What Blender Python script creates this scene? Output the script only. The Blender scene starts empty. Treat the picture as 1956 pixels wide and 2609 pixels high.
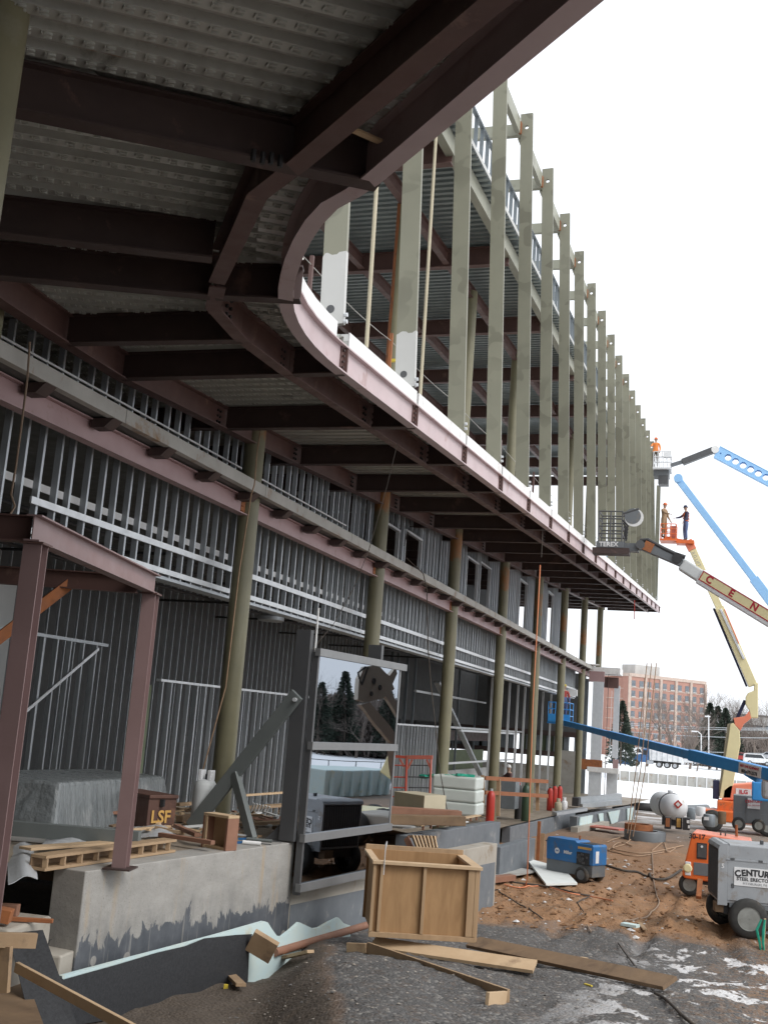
import bpy, bmesh, math, random
import numpy as np
from mathutils import Vector, Matrix
random.seed(7)
rng = np.random.default_rng(11)
scene = bpy.context.scene
COLL = scene.collection
R_ = math.radians

# ------------------------------------------------------------------ camera
CAM = np.array([0.0, 0.0, 1.8])
IW, IH, FPX = 1956.0, 2609.0, 2853.0
_cx, _cy = 978.0, 1304.5
_th, _rho = R_(10.5), 0.075
_Z = np.array([math.sin(_rho) * math.cos(_th), math.cos(_rho) * math.cos(_th), math.sin(_th)])
_v = np.array([1880 - _cx, -(1903 - _cy), FPX]); _v /= np.linalg.norm(_v)
_v = _v - _Z * _v.dot(_Z); _Y = _v / np.linalg.norm(_v)
_X = -np.cross(_Y, _Z)
RC = np.array([_X, _Y, _Z])              # world = RC @ (right, up, forward)
_r, _u, _f = RC @ np.array([1., 0, 0]), RC @ np.array([0, 1., 0]), RC @ np.array([0, 0, 1.])
cam_data = bpy.data.cameras.new('camera')
cam_data.sensor_fit = 'HORIZONTAL'; cam_data.sensor_width = 24.0; cam_data.lens = 35.0
cam_data.clip_start = 0.05; cam_data.clip_end = 3000
cam = bpy.data.objects.new('camera', cam_data); COLL.objects.link(cam)
cam.matrix_world = Matrix(((_r[0], _u[0], -_f[0], CAM[0]), (_r[1], _u[1], -_f[1], CAM[1]), (_r[2], _u[2], -_f[2], CAM[2]), (0, 0, 0, 1)))
scene.camera = cam

# ------------------------------------------------------------------ sky, sun, exposure
world = bpy.data.worlds.new('World'); scene.world = world; world.use_nodes = True
wn, wl = world.node_tree.nodes, world.node_tree.links
wn.clear()
w_out = wn.new('ShaderNodeOutputWorld'); w_bg = wn.new('ShaderNodeBackground')
sky = wn.new('ShaderNodeTexSky'); sky.sky_type = 'NISHITA'; sky.sun_disc = False
SUN_EL, SUN_AZ = R_(44), R_(112)          # overcast: a weak wide sun high on the right
sky.sun_elevation = SUN_EL; sky.sun_rotation = SUN_AZ
sky.air_density = 1.0; sky.dust_density = 6.0; sky.ozone_density = 1.0
w_hsv = wn.new('ShaderNodeHueSaturation'); w_hsv.inputs['Saturation'].default_value = 0.22
w_mix = wn.new('ShaderNodeMix'); w_mix.data_type = 'RGBA'
w_mix.inputs[0].default_value = 0.72     # cloud layer: even white veil over the clear sky
w_mix.inputs[7].default_value = (13.4, 13.9, 14.6, 1)
wl.new(sky.outputs[0], w_hsv.inputs['Color']); wl.new(w_hsv.outputs[0], w_mix.inputs[6])
wl.new(w_mix.outputs[2], w_bg.inputs[0]); w_bg.inputs[1].default_value = 0.12
wl.new(w_bg.outputs[0], w_out.inputs[0])
sun_data = bpy.data.lights.new('sun', 'SUN'); sun_data.energy = 1.5; sun_data.angle = R_(25); sun_data.color = (1, .97, .93)
sun = bpy.data.objects.new('sun', sun_data); COLL.objects.link(sun)
sd = Vector((math.sin(SUN_AZ) * math.cos(SUN_EL), math.cos(SUN_AZ) * math.cos(SUN_EL), math.sin(SUN_EL)))
sun.rotation_euler = sd.to_track_quat('Z', 'Y').to_euler()
vs = scene.view_settings
vs.view_transform = 'Standard'; vs.look = 'None'; vs.exposure = 0.0; vs.gamma = 1.0; vs.use_curve_mapping = False
scene.cycles.max_bounces = 8; scene.cycles.diffuse_bounces = 4; scene.cycles.glossy_bounces = 4
scene.cycles.transmission_bounces = 6; scene.cycles.transparent_max_bounces = 12

# ------------------------------------------------------------------ picture point -> place
ZA, ZB = 6.31 - .0613 * 17.27, .0613     # the overhanging storey rises gently along the facade
def ray(px, py):
    d = RC @ np.array([px - _cx, -(py - _cy), FPX]); return d / np.linalg.norm(d)
def hz(px, py, z):
    d = ray(px, py); return CAM + d * ((z - CAM[2]) / d[2])
def hx(px, py, x):
    d = ray(px, py); return CAM + d * ((x - CAM[0]) / d[0])
def hy(px, py, y):
    d = ray(px, py); return CAM + d * ((y - CAM[1]) / d[1])
def hp(px, py, a=0.):
    d = ray(px, py); return CAM + d * ((ZA + a - CAM[2] + ZB * CAM[1]) / (d[2] - ZB * d[1]))
def hv(px, py, x0, y0, dx, dy):          # vertical plane through (x0,y0) along (dx,dy)
    d = ray(px, py); n = np.array([-dy, dx]); t = (n @ np.array([x0, y0])) / (n @ d[:2]); return CAM + d * t
def P0(y): return ZA + ZB * y
def up(x, y, h): return (x, y, ZA + ZB * y + h)
def sm(a, b, t):
    t = np.clip((t - a) / (b - a), 0, 1); return t * t * (3 - 2 * t)
def zf(y): return -1.45 * sm(17, 34, y)  # ground floor: raised at the near end
_gy = [-60, 6, 13, 17.5, 21, 30, 60, 120, 250, 700]; _gz = [-.95, -1.0, -1.05, -1.5, -1.95, -2.0, -2.1, -2.6, -3.4, -5.0]
def ground(x, y):
    x = np.asarray(x, float); y = np.asarray(y, float)
    z = np.interp(y, _gy, _gz)
    tt = x + .38 * (y - 10.5)                          # trench along the foundation wall
    z = z - .42 * sm(-3.5, -4.5, tt) * sm(18.0, 15.5, y) * sm(2., 6., y)
    z = z + .10 * np.exp(-((tt + 2.9) / .8) ** 2) * sm(17., 14., y) * sm(6., 9., y)
    z = z + .20 * np.exp(-((y - 24.9 - .25 * x) / 1.0) ** 2) * sm(-6, -3, x)   # dirt ridge
    bank = sm(24, 44, x) * sm(80, 60, y); z = z + 1.0 * bank          # snow bank off to the right
    return z
def gnd(px, py):                          # ray against the ground
    d = ray(px, py); a, b = 1.0, 900.0
    ts = np.concatenate([np.linspace(2, 60, 600), np.linspace(60.5, 900, 800)])
    pts = CAM[None] + d[None] * ts[:, None]
    s = pts[:, 2] - rough_ground(pts[:, 0], pts[:, 1]); k = np.argmax(s < 0)
    if s[k] >= 0: return CAM + d * 900
    t0, t1 = ts[max(k - 1, 0)], ts[k]
    for _ in range(30):
        m = .5 * (t0 + t1); p = CAM + d * m
        if p[2] - float(rough_ground(p[0], p[1])) < 0: t1 = m
        else: t0 = m
    return CAM + d * t1
def flr(px, py):                          # ray against the ground-floor slab
    d = ray(px, py); ts = np.linspace(2, 150, 6000); pts = CAM[None] + d[None] * ts[:, None]
    s = pts[:, 2] - zf(pts[:, 1]); k = np.argmax(s < 0); return pts[k]

# ------------------------------------------------------------------ mesh kit
class MB:
    def __init__(self): self.v, self.f, self.mi = [], [], []
    def add(self, vs_, fs, mi=0):
        b = len(self.v); self.v += [tuple(map(float, p)) for p in vs_]
        self.f += [tuple(b + i for i in q) for q in fs]; self.mi += [mi] * len(fs); return self
    def hexa(self, p, mi=0):              # 8 points: bottom ring 0-3, top ring 4-7
        return self.add(p, [(3, 2, 1, 0), (4, 5, 6, 7), (0, 1, 5, 4), (1, 2, 6, 5), (2, 3, 7, 6), (3, 0, 4, 7)], mi)
    def box(self, c, s, rz=0., mi=0, M=None):
        hx_, hy_, hz_ = s[0] / 2, s[1] / 2, s[2] / 2
        ps = [(-hx_, -hy_, -hz_), (hx_, -hy_, -hz_), (hx_, hy_, -hz_), (-hx_, hy_, -hz_), (-hx_, -hy_, hz_), (hx_, -hy_, hz_), (hx_, hy_, hz_), (-hx_, hy_, hz_)]
        if M is not None: ps = [tuple(M @ Vector(q) + Vector(c)) for q in ps]
        else:
            k, s_ = math.cos(rz), math.sin(rz); ps = [(c[0] + x * k - y * s_, c[1] + x * s_ + y * k, c[2] + z) for x, y, z in ps]
        return self.hexa(ps, mi)
    def bar(self, a, b, w, h, upv=(0, 0, 1), mi=0):       # rectangular bar from a to b, w sideways, h along up
        a, b = Vector(a), Vector(b); d = (b - a).normalized(); u_ = Vector(upv)
        s = d.cross(u_)
        if s.length < 1e-4: s = d.cross(Vector((1, 0, 0)))
        s.normalize(); u_ = s.cross(d).normalized()
        o = [-s * w / 2 - u_ * h / 2, s * w / 2 - u_ * h / 2, s * w / 2 + u_ * h / 2, -s * w / 2 + u_ * h / 2]
        return self.add([a + q for q in o] + [b + q for q in o], [(0, 1, 2, 3), (7, 6, 5, 4), (0, 4, 5, 1), (1, 5, 6, 2), (2, 6, 7, 3), (3, 7, 4, 0)], mi)
    def ibeam(self, a, b, h, bf, tf=.02, tw=.014, mi=0):  # a,b = middle of the bottom flange underside
        a, b = Vector(a), Vector(b); z = Vector((0, 0, 1))
        self.bar(a + z * tf / 2, b + z * tf / 2, bf, tf, mi=mi)
        self.bar(a + z * (h - tf / 2), b + z * (h - tf / 2), bf, tf, mi=mi)
        self.bar(a + z * h / 2, b + z * h / 2, tw, h - 2 * tf, mi=mi); return self
    def tube(self, a, b, r, n=10, r2=None, mi=0, cap=True):
        a, b = Vector(a), Vector(b); d = (b - a).normalized(); q = d.orthogonal().normalized(); e = d.cross(q)
        r2 = r if r2 is None else r2; vs_ = []
        for p, rr in ((a, r), (b, r2)):
            for i in range(n):
                t = 2 * math.pi * i / n; vs_.append(p + (q * math.cos(t) + e * math.sin(t)) * rr)
        fs = [(i, (i + 1) % n, n + (i + 1) % n, n + i) for i in range(n)]
        if cap: fs += [tuple(range(n - 1, -1, -1)), tuple(range(n, 2 * n))]
        return self.add(vs_, fs, mi)
    def path(self, pts, r, n=6, mi=0):
        pts = [Vector(p) for p in pts]; m = len(pts); vs_ = []; prev = None
        for i, p in enumerate(pts):
            d = (pts[min(i + 1, m - 1)] - pts[max(i - 1, 0)]).normalized()
            q = d.orthogonal().normalized() if prev is None else (prev - d * prev.dot(d)).normalized()
            prev = q; e = d.cross(q); rr = r[i] if hasattr(r, '__len__') else r
            vs_ += [p + (q * math.cos(2 * math.pi * k / n) + e * math.sin(2 * math.pi * k / n)) * rr for k in range(n)]
        fs = [(i * n + k, i * n + (k + 1) % n, (i + 1) * n + (k + 1) % n, (i + 1) * n + k) for i in range(m - 1) for k in range(n)]
        fs += [tuple(range(n - 1, -1, -1)), tuple((m - 1) * n + k for k in range(n))]
        return self.add(vs_, fs, mi)
    def lathe(self, c, prof, n=20, axis='Z', mi=0, M=None, cap=True):  # prof: (r, h)
        vs_ = []
        for r, h in prof:
            for i in range(n):
                t = 2 * math.pi * i / n; p = (r * math.cos(t), r * math.sin(t), h)
                if axis == 'X': p = (h, p[0], p[1])
                if axis == 'Y': p = (p[0], h, p[1])
                if M is not None: p = M @ Vector(p)
                vs_.append((c[0] + p[0], c[1] + p[1], c[2] + p[2]))
        m = len(prof)
        fs = [(j * n + i, j * n + (i + 1) % n, (j + 1) * n + (i + 1) % n, (j + 1) * n + i) for j in range(m - 1) for i in range(n)]
        if cap: fs += [tuple(range(n - 1, -1, -1)), tuple((m - 1) * n + i for i in range(n))]
        return self.add(vs_, fs, mi)
    def prism(self, poly, off, mi=0):     # planar polygon swept along off
        n = len(poly); off = np.asarray(off, float); a = [np.asarray(p, float) for p in poly]
        fs = [tuple(range(n - 1, -1, -1)), tuple(range(n, 2 * n))] + [(i, (i + 1) % n, n + (i + 1) % n, n + i) for i in range(n)]
        return self.add(a + [p + off for p in a], fs, mi)
    def mesh(self, name, org=(0, 0, 0), rz=0.):
        me = bpy.data.meshes.new(name); o = np.asarray(org, float)
        v = np.array(self.v) - o
        if rz:
            c, s = math.cos(-rz), math.sin(-rz); v = np.c_[v[:, 0] * c - v[:, 1] * s, v[:, 0] * s + v[:, 1] * c, v[:, 2]]
        me.from_pydata(v.tolist(), [], self.f); me.update()
        bm = bmesh.new(); bm.from_mesh(me); bmesh.ops.recalc_face_normals(bm, faces=bm.faces); bm.to_mesh(me); bm.free()
        return me
    def build(self, name, mats, parent=None, smooth=0, bevel=0):
        org = root_of(parent) if parent is not None else np.mean(np.array(self.v), axis=0)
        if parent is None: org[2] = np.array(self.v)[:, 2].min()
        me = self.mesh(name, org)
        mats = mats if isinstance(mats, (list, tuple)) else [mats]
        for m in mats: me.materials.append(MAT[m])
        if len(mats) > 1: me.polygons.foreach_set('material_index', self.mi)
        o = bpy.data.objects.new(name, me); COLL.objects.link(o)
        if parent is not None: o.parent = parent
        else: o.location = org
        if smooth: shade(me, smooth)
        if bevel:
            b = o.modifiers.new('bevel', 'BEVEL'); b.width = bevel; b.segments = 2; b.limit_method = 'ANGLE'; b.angle_limit = R_(40)
        return o
ORG = {}
def root_of(p):
    while p.parent is not None: p = p.parent
    return np.array(p.location)
def shade(me, ang=35):
    me.polygons.foreach_set('use_smooth', [True] * len(me.polygons))
    bm = bmesh.new(); bm.from_mesh(me)
    for e in bm.edges:
        e.smooth = len(e.link_faces) == 2 and e.calc_face_angle(0) < R_(ang)
    bm.to_mesh(me); bm.free()
def tag(o, label=None, cat=None, group=None, kind=None):
    if label: o['label'] = label
    if cat: o['category'] = cat
    if group: o['group'] = group
    if kind: o['kind'] = kind
    return o
def thing(name, loc, label, cat, group=None):
    o = bpy.data.objects.new(name, None); o.empty_display_size = .2; COLL.objects.link(o)
    o.location = tuple(map(float, loc)); return tag(o, label, cat, group)
def inst(name, me, parent, loc, rot=None, scale=None):    # another object on the same mesh; loc in world
    o = bpy.data.objects.new(name, me); COLL.objects.link(o); o.parent = parent
    o.location = tuple(np.asarray(loc, float) - root_of(parent))
    if rot: o.rotation_euler = rot
    if scale: o.scale = scale
    return o
def text_mesh(body, size, depth=.004, align='CENTER', shear=0., bold=0.):
    c = bpy.data.curves.new('t', 'FONT'); c.body = body; c.size = size; c.extrude = depth / 2
    c.align_x = align; c.align_y = 'CENTER'; c.shear = shear; c.offset = bold; c.resolution_u = 3
    o = bpy.data.objects.new('t', c); COLL.objects.link(o); bpy.context.view_layer.update()
    me = bpy.data.meshes.new_from_object(o); bpy.data.objects.remove(o); bpy.data.curves.remove(c); return me
def text(name, body, size, parent, pos, xdir, updir, mat, align='CENTER', depth=.004, shear=0., bold=0.):
    me = text_mesh(body, size, depth, align, shear, bold); me.name = name; me.materials.clear(); me.materials.append(MAT[mat])
    x = Vector(xdir).normalized(); u_ = Vector(updir); n = x.cross(u_).normalized(); u_ = n.cross(x)
    m = Matrix(((x[0], u_[0], n[0]), (x[1], u_[1], n[1]), (x[2], u_[2], n[2])))
    org = root_of(parent)
    for v in me.vertices: v.co = m @ v.co + Vector(tuple(np.asarray(pos, float) - org))
    o = bpy.data.objects.new(name, me); COLL.objects.link(o); o.parent = parent; return o

# ------------------------------------------------------------------ materials
MAT = {}
def _nt(name):
    m = bpy.data.materials.new(name); m.use_nodes = True; MAT[name] = m; nt = m.node_tree
    return m, nt, nt.nodes, nt.links, nt.nodes['Principled BSDF']
def ramp(n, l, src, stops):
    r = n.new('ShaderNodeValToRGB'); e = r.color_ramp.elements
    while len(e) < len(stops): e.new(.5)
    for q, (p, c) in zip(e, stops):
        q.position = p; q.color = (c, c, c, 1) if not hasattr(c, '__len__') else (*c[:3], 1)
    l.new(src, r.inputs[0]); return r.outputs[0]
def noise(n, l, vec, scale, detail=4, rough=.6, dist=0.):
    t = n.new('ShaderNodeTexNoise'); t.inputs['Scale'].default_value = scale; t.inputs['Detail'].default_value = detail
    t.inputs['Roughness'].default_value = rough; t.inputs['Distortion'].default_value = dist
    if vec is not None: l.new(vec, t.inputs['Vector'])
    return t.outputs['Fac']
def mix(n, l, fac, a, b, mode='MIX'):
    m = n.new('ShaderNodeMix'); m.data_type = 'RGBA'; m.blend_type = mode
    for s, q in ((0, fac), (6, a), (7, b)):
        if hasattr(q, 'is_linked') or hasattr(q, 'links'): l.new(q, m.inputs[s])
        elif hasattr(q, '__len__'): m.inputs[s].default_value = (*q[:3], 1)
        else: m.inputs[s].default_value = q
    return m.outputs[2]
def coord(n, l, scale=(1, 1, 1), which='Object', rot=(0, 0, 0)):
    c = n.new('ShaderNodeTexCoord')
    if tuple(scale) == (1, 1, 1) and tuple(rot) == (0, 0, 0): return c.outputs[which]
    m = n.new('ShaderNodeMapping'); m.inputs['Scale'].default_value = scale; m.inputs['Rotation'].default_value = rot
    l.new(c.outputs[which], m.inputs[0]); return m.outputs[0]
def math_(n, l, op, a, b=None):
    m = n.new('ShaderNodeMath'); m.operation = op
    for i, q in enumerate((a, b)):
        if q is None: continue
        if hasattr(q, 'links'): l.new(q, m.inputs[i])
        else: m.inputs[i].default_value = q
    return m.outputs[0]
def sepz(n, l, vec):
    s = n.new('ShaderNodeSeparateXYZ'); l.new(vec, s.inputs[0]); return s.outputs
def bump(n, l, b, h, strength=.3, dist=.02):
    q = n.new('ShaderNodeBump'); q.inputs['Strength'].default_value = strength; q.inputs['Distance'].default_value = dist
    l.new(h, q.inputs['Height']); l.new(q.outputs[0], b.inputs['Normal'])
def mk(name, c, c2=None, scale=3., rough=.6, metal=0., dirt=None, dirt_amt=.4, dirt_scale=2., bmp=.15, bscale=40., stretch=(1, 1, 1), bdist=.004, spec=None):
    m, nt, n, l, b = _nt(name); vec = coord(n, l, stretch)
    c2 = c2 or tuple(q * .72 for q in c)
    f = ramp(n, l, noise(n, l, vec, scale, 6, .62), [(.32, 0.), (.7, 1.)])
    col = mix(n, l, f, c, c2)
    if dirt:
        d = ramp(n, l, noise(n, l, coord(n, l), dirt_scale, 8, .68, .3), [(.62 - dirt_amt * .25, 0.), (.74 - dirt_amt * .12, 1.)])
        col = mix(n, l, d, col, dirt)
    l.new(col, b.inputs['Base Color']); b.inputs['Metallic'].default_value = metal
    rr = ramp(n, l, noise(n, l, vec, scale * 2.3, 3), [(.3, max(0, rough - .1)), (.7, min(1, rough + .12))]); l.new(rr, b.inputs['Roughness'])
    if spec is not None: b.inputs['Specular IOR Level'].default_value = spec
    if bmp: bump(n, l, b, noise(n, l, vec, bscale, 4), bmp, bdist)
    return m
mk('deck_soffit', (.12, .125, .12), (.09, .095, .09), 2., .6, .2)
mk('olive', (.205, .19, .115), (.16, .15, .092), 1.4, .5, dirt=(.23, .22, .16), dirt_amt=.15, bmp=.05)
mk('fin', (.30, .30, .235), (.245, .248, .195), .8, .42, dirt=(.185, .18, .135), dirt_amt=.12, dirt_scale=1.3, bmp=.03)
mk('fin_primer', (.55, .55, .53), (.5, .5, .48), 1., .5, bmp=.03)
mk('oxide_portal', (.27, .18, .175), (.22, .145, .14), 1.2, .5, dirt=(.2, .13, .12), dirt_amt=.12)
mk('oxide_lit', (.52, .415, .42), (.44, .345, .35), 1.2, .5, dirt=(.33, .2, .18), dirt_amt=.12, bmp=.05)  # fascia primer: its bright daylight is put into the paler colour
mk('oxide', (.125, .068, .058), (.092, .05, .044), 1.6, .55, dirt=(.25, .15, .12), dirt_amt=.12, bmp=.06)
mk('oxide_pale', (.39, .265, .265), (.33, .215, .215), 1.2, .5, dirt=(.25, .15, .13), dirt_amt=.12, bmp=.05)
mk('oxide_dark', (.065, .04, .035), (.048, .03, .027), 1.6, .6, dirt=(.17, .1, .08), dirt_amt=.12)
mk('rust', (.36, .13, .045), (.24, .09, .04), 6., .8, dirt=(.1, .05, .03), dirt_amt=.3)
mk('galv', (.50, .53, .555), (.40, .43, .455), 5., .42, .4, bmp=.03)
mk('galv_bright', (.72, .74, .75), (.6, .62, .64), 4., .38, .35, bmp=.03)
mk('galv_dark', (.23, .26, .28), (.18, .205, .225), 4., .48, .4, bmp=.03)
mk('galv_pale', (.72, .76, .80), (.62, .66, .7), 5., .45, .3, bmp=.03)
mk('deck', (.58, .59, .55), (.47, .48, .45), 2.5, .40, .35, dirt=(.2, .2, .17), dirt_amt=.2, bmp=.03)
mk('deck_roof', (.30, .34, .34), (.24, .275, .28), 2.5, .42, .45, bmp=.03)
mk('slab_white', (.80, .80, .79), (.66, .66, .65), 3., .7, dirt=(.5, .48, .45), dirt_amt=.12)
mk('concrete', (.40, .37, .32), (.33, .30, .255), 2., .85, dirt=(.25, .19, .13), dirt_amt=.2, bmp=.3, bscale=30)
mk('slab_conc', (.42, .41, .38), (.33, .32, .295), 2., .8, dirt=(.26, .15, .07), dirt_amt=.2, bmp=.3)
mk('slab_conc_wet', (.33, .28, .22), (.22, .175, .13), 1.1, .6, dirt=(.12, .09, .065), dirt_amt=.35, bmp=.3)
mk('wood', (.42, .285, .165), (.33, .215, .12), 9., .75, stretch=(1, 1, .12), dirt=(.3, .19, .11), dirt_amt=.12, bmp=.2)
mk('plank', (.40, .275, .165), (.30, .20, .115), 3., .78, dirt=(.17, .12, .08), dirt_amt=.25, bmp=.3, bscale=60)
mk('plank_pale', (.55, .40, .25), (.46, .32, .19), 3., .78, dirt=(.3, .2, .12), dirt_amt=.12, bmp=.25)
mk('plank_dark', (.23, .15, .085), (.17, .11, .065), 3., .75, dirt=(.1, .065, .04), dirt_amt=.25, bmp=.3)
mk('plank_red', (.30, .15, .095), (.22, .11, .07), 3., .75, dirt=(.13, .07, .045), dirt_amt=.2, bmp=.2)
mk('grey_steel', (.155, .17, .165), (.125, .14, .138), 2., .5, bmp=.04)
mk('grey_dark', (.085, .087, .09), (.07, .071, .075), 2., .45, bmp=.03)
mk('alu', (.20, .203, .205), (.175, .178, .18), 2., .4, .2, bmp=.02)
mk('rubber', (.03, .03, .03), (.05, .048, .043), 4., .85, dirt=(.16, .12, .08), dirt_amt=.2)
mk('black', (.02, .02, .022), (.035, .034, .035), 4., .6)
mk('wheel', (.33, .34, .32), (.22, .22, .2), 6., .5, .3)
mk('red_paint', (.50, .045, .03), (.42, .035, .025), 3., .4, dirt=(.25, .05, .03), dirt_amt=.12)
mk('red_pale', (.55, .17, .12), (.45, .12, .085), 3., .5, dirt=(.35, .2, .13), dirt_amt=.2)
mk('orange', (.80, .17, .035), (.66, .13, .03), 2., .42, dirt=(.3, .13, .07), dirt_amt=.3, dirt_scale=3.)
mk('orange_pale', (.85, .27, .16), (.78, .23, .13), 2., .45)
mk('cream', (.80, .72, .42), (.74, .66, .38), 2., .45, bmp=.02)
mk('lift_blue', (.045, .30, .70), (.04, .26, .62), 2., .42, dirt=(.12, .25, .42), dirt_amt=.1)
mk('weld_blue', (.03, .165, .40), (.027, .13, .33), 2.5, .5, dirt=(.13, .13, .13), dirt_amt=.3, dirt_scale=4.)
mk('machine_grey', (.33, .345, .36), (.27, .285, .30), 2.2, .5, dirt=(.22, .18, .14), dirt_amt=.35, dirt_scale=3.)
mk('machine_dark', (.15, .165, .175), (.125, .135, .145), 1.5, .5, dirt=(.2, .18, .15), dirt_amt=.12)
mk('tank_white', (.74, .75, .76), (.66, .67, .68), 1.5, .45, dirt=(.45, .4, .33), dirt_amt=.12)
mk('cyl_grey', (.55, .57, .57), (.47, .49, .49), 2., .5, dirt=(.35, .3, .25), dirt_amt=.15)
mk('cyl_green', (.045, .085, .05), (.035, .065, .04), 2., .45)
mk('white', (.78, .78, .77), (.7, .7, .69), 2., .6)
mk('foam_blue', (.52, .66, .68), (.58, .67, .63), 3., .8, dirt=(.55, .5, .35), dirt_amt=.2, bmp=.15)
mk('foam_white', (.74, .76, .74), (.66, .69, .66), 3., .8)
mk('bundle', (.62, .66, .62), (.52, .57, .53), 1.4, .4, stretch=(1, 1, 4))
mk('tar', (.055, .062, .07), (.085, .092, .10), 2.5, .7, dirt=(.33, .29, .24), dirt_amt=.13, bmp=.15)
mk('tar_grey', (.125, .14, .155), (.17, .185, .2), 2., .7, dirt=(.38, .36, .33), dirt_amt=.14, bmp=.15)
mk('drain_mat', (.02, .021, .024), (.04, .042, .046), 30., .6, bmp=.5, bscale=160)
mk('boom_beige', (.36, .33, .28), (.3, .275, .235), 2., .5)
mk('beige', (.48, .43, .31), (.42, .375, .27), 2., .7)
mk('sheathing', (.085, .088, .09), (.11, .112, .112), 1.5, .9)
mk('gyp_green', (.16, .19, .12), (.13, .155, .1), 2., .85)
mk('gyp_white', (.55, .56, .55), (.48, .49, .48), 1., .85)
mk('jobbox', (.105, .05, .035), (.08, .038, .028), 3., .6, dirt=(.2, .1, .06), dirt_amt=.2)
mk('ochre', (.62, .36, .10), None, 4., .7)
mk('yellow', (.72, .55, .06), None, 3., .6)
mk('rope_tan', (.42, .28, .18), None, 8., .9)
mk('rope_orange', (.75, .26, .12), (.6, .25, .14), 8., .8)
mk('cable_black', (.045, .04, .038), (.10, .08, .06), 6., .8)
mk('cable_brown', (.24, .17, .12), (.3, .22, .16), 6., .85)
mk('wire', (.42, .41, .38), None, 6., .6, .3)
mk('scaffold', (.50, .085, .05), (.42, .07, .045), 4., .55, dirt=(.5, .2, .13), dirt_amt=.15)
mk('rail_wood', (.30, .125, .06), (.25, .1, .05), 4., .8)
mk('blue_tarp', (.04, .30, .60), (.03, .24, .5), 2., .5)
mk('ribbon_green', (.02, .36, .24), None, 4., .6)
mk('navy', (.035, .04, .09), None, 4., .8)
mk('denim', (.09, .13, .25), None, 6., .85)
mk('skin', (.55, .36, .27), None, 4., .6)
mk('tan_cloth', (.34, .22, .12), None, 5., .85)
mk('car_white', (.72, .73, .74), None, 2., .35)
mk('car_silver', (.45, .47, .5), None, 2., .35, .2)
mk('car_blue', (.06, .16, .36), None, 2., .35)
mk('car_red', (.35, .04, .03), None, 2., .35)
mk('car_glass', (.03, .035, .04), None, 2., .12)
mk('bark', (.17, .135, .11), (.12, .095, .08), 8., .9)
mk('twig', (.20, .165, .145), (.15, .125, .11), 8., .95)
mk('needle', (.030, .045, .033), (.045, .06, .042), 8., .9)
mk('brick_far', (.37, .205, .16), (.32, .175, .14), .8, .9)
mk('pilaster', (.50, .40, .34), None, .8, .9)
mk('far_glass', (.10, .12, .14), (.16, .18, .2), .6, .25)
mk('far_dark', (.12, .12, .125), None, .3, .8)
mk('far_concrete', (.52, .51, .49), None, .3, .85)
mk('text_red', (.50, .03, .05), None, 3., .6)
mk('text_black', (.025, .025, .028), None, 3., .6)
mk('text_white', (.8, .8, .8), None, 3., .6)
mk('text_grey', (.32, .33, .34), None, 3., .6)
mk('snow', (.83, .85, .88), (.78, .80, .84), .8, .9, bmp=.3, bscale=8, bdist=.03)
mk('plastic_grey', (.20, .215, .22), (.14, .155, .16), 2., .28, dirt=(.32, .33, .33), dirt_amt=.2, dirt_scale=1.5, bmp=.9, bscale=4, bdist=.06, stretch=(1, 2.2, .5))
# ---- special materials
def m_column():
    m, nt, n, l, b = _nt('olive_rust'); vec = coord(n, l)
    z = sepz(n, l, coord(n, l))[2]
    base = mix(n, l, ramp(n, l, noise(n, l, vec, 1.4, 6), [(.3, 0.), (.7, 1.)]), (.205, .19, .115), (.155, .145, .09))
    streak = noise(n, l, coord(n, l, (9, 9, .6)), 1.5, 5)
    base = mix(n, l, ramp(n, l, streak, [(.56, 0.), (.75, .6)]), base, (.25, .24, .17))
    zz = math_(n, l, 'ADD', z, math_(n, l, 'MULTIPLY', noise(n, l, vec, 3., 6), 1.0))
    band = math_(n, l, 'MULTIPLY', ramp(n, l, math_(n, l, 'MULTIPLY', zz, .1), [(.70, 0.), (.715, 1.), (.765, 1.), (.80, 0.)]), ramp(n, l, noise(n, l, coord(n, l, (1, 1, .5)), 2.4, 5), [(.36, 0.), (.5, .9)]))
    col = mix(n, l, band, base, (.30, .13, .04)); l.new(col, b.inputs['Base Color'])
    b.inputs['Roughness'].default_value = .5; bump(n, l, b, noise(n, l, vec, 30, 3), .05, .004)
m_column()
def m_fin():
    m, nt, n, l, b = _nt('fin_stained'); vec = coord(n, l); oi = n.new('ShaderNodeObjectInfo')
    base = mix(n, l, ramp(n, l, noise(n, l, vec, .7, 5), [(.3, 0.), (.7, 1.)]), (.245, .24, .178), (.2, .198, .148))
    off = n.new('ShaderNodeVectorMath'); off.operation = 'ADD'; l.new(vec, off.inputs[0]); l.new(oi.outputs['Location'], off.inputs[1])
    st = noise(n, l, off.outputs[0], 2.1, 1.5, .4, .6)
    s2 = ramp(n, l, st, [(.565, 0.), (.59, 1.)])
    gate = ramp(n, l, noise(n, l, coord(n, l, (.3, .3, 1)), .35, 2), [(.42, 0.), (.52, .75)])
    col = mix(n, l, math_(n, l, 'MULTIPLY', s2, gate), base, (.15, .145, .105))
    hs = n.new('ShaderNodeHueSaturation'); l.new(col, hs.inputs['Color'])
    v = n.new('ShaderNodeMapRange'); v.inputs[3].default_value = .9; v.inputs[4].default_value = 1.08; l.new(oi.outputs['Random'], v.inputs[0]); l.new(v.outputs[0], hs.inputs['Value'])
    l.new(hs.outputs[0], b.inputs['Base Color']); b.inputs['Roughness'].default_value = .42
    bump(n, l, b, noise(n, l, vec, 25, 3), .03, .003)
m_fin()
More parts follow.
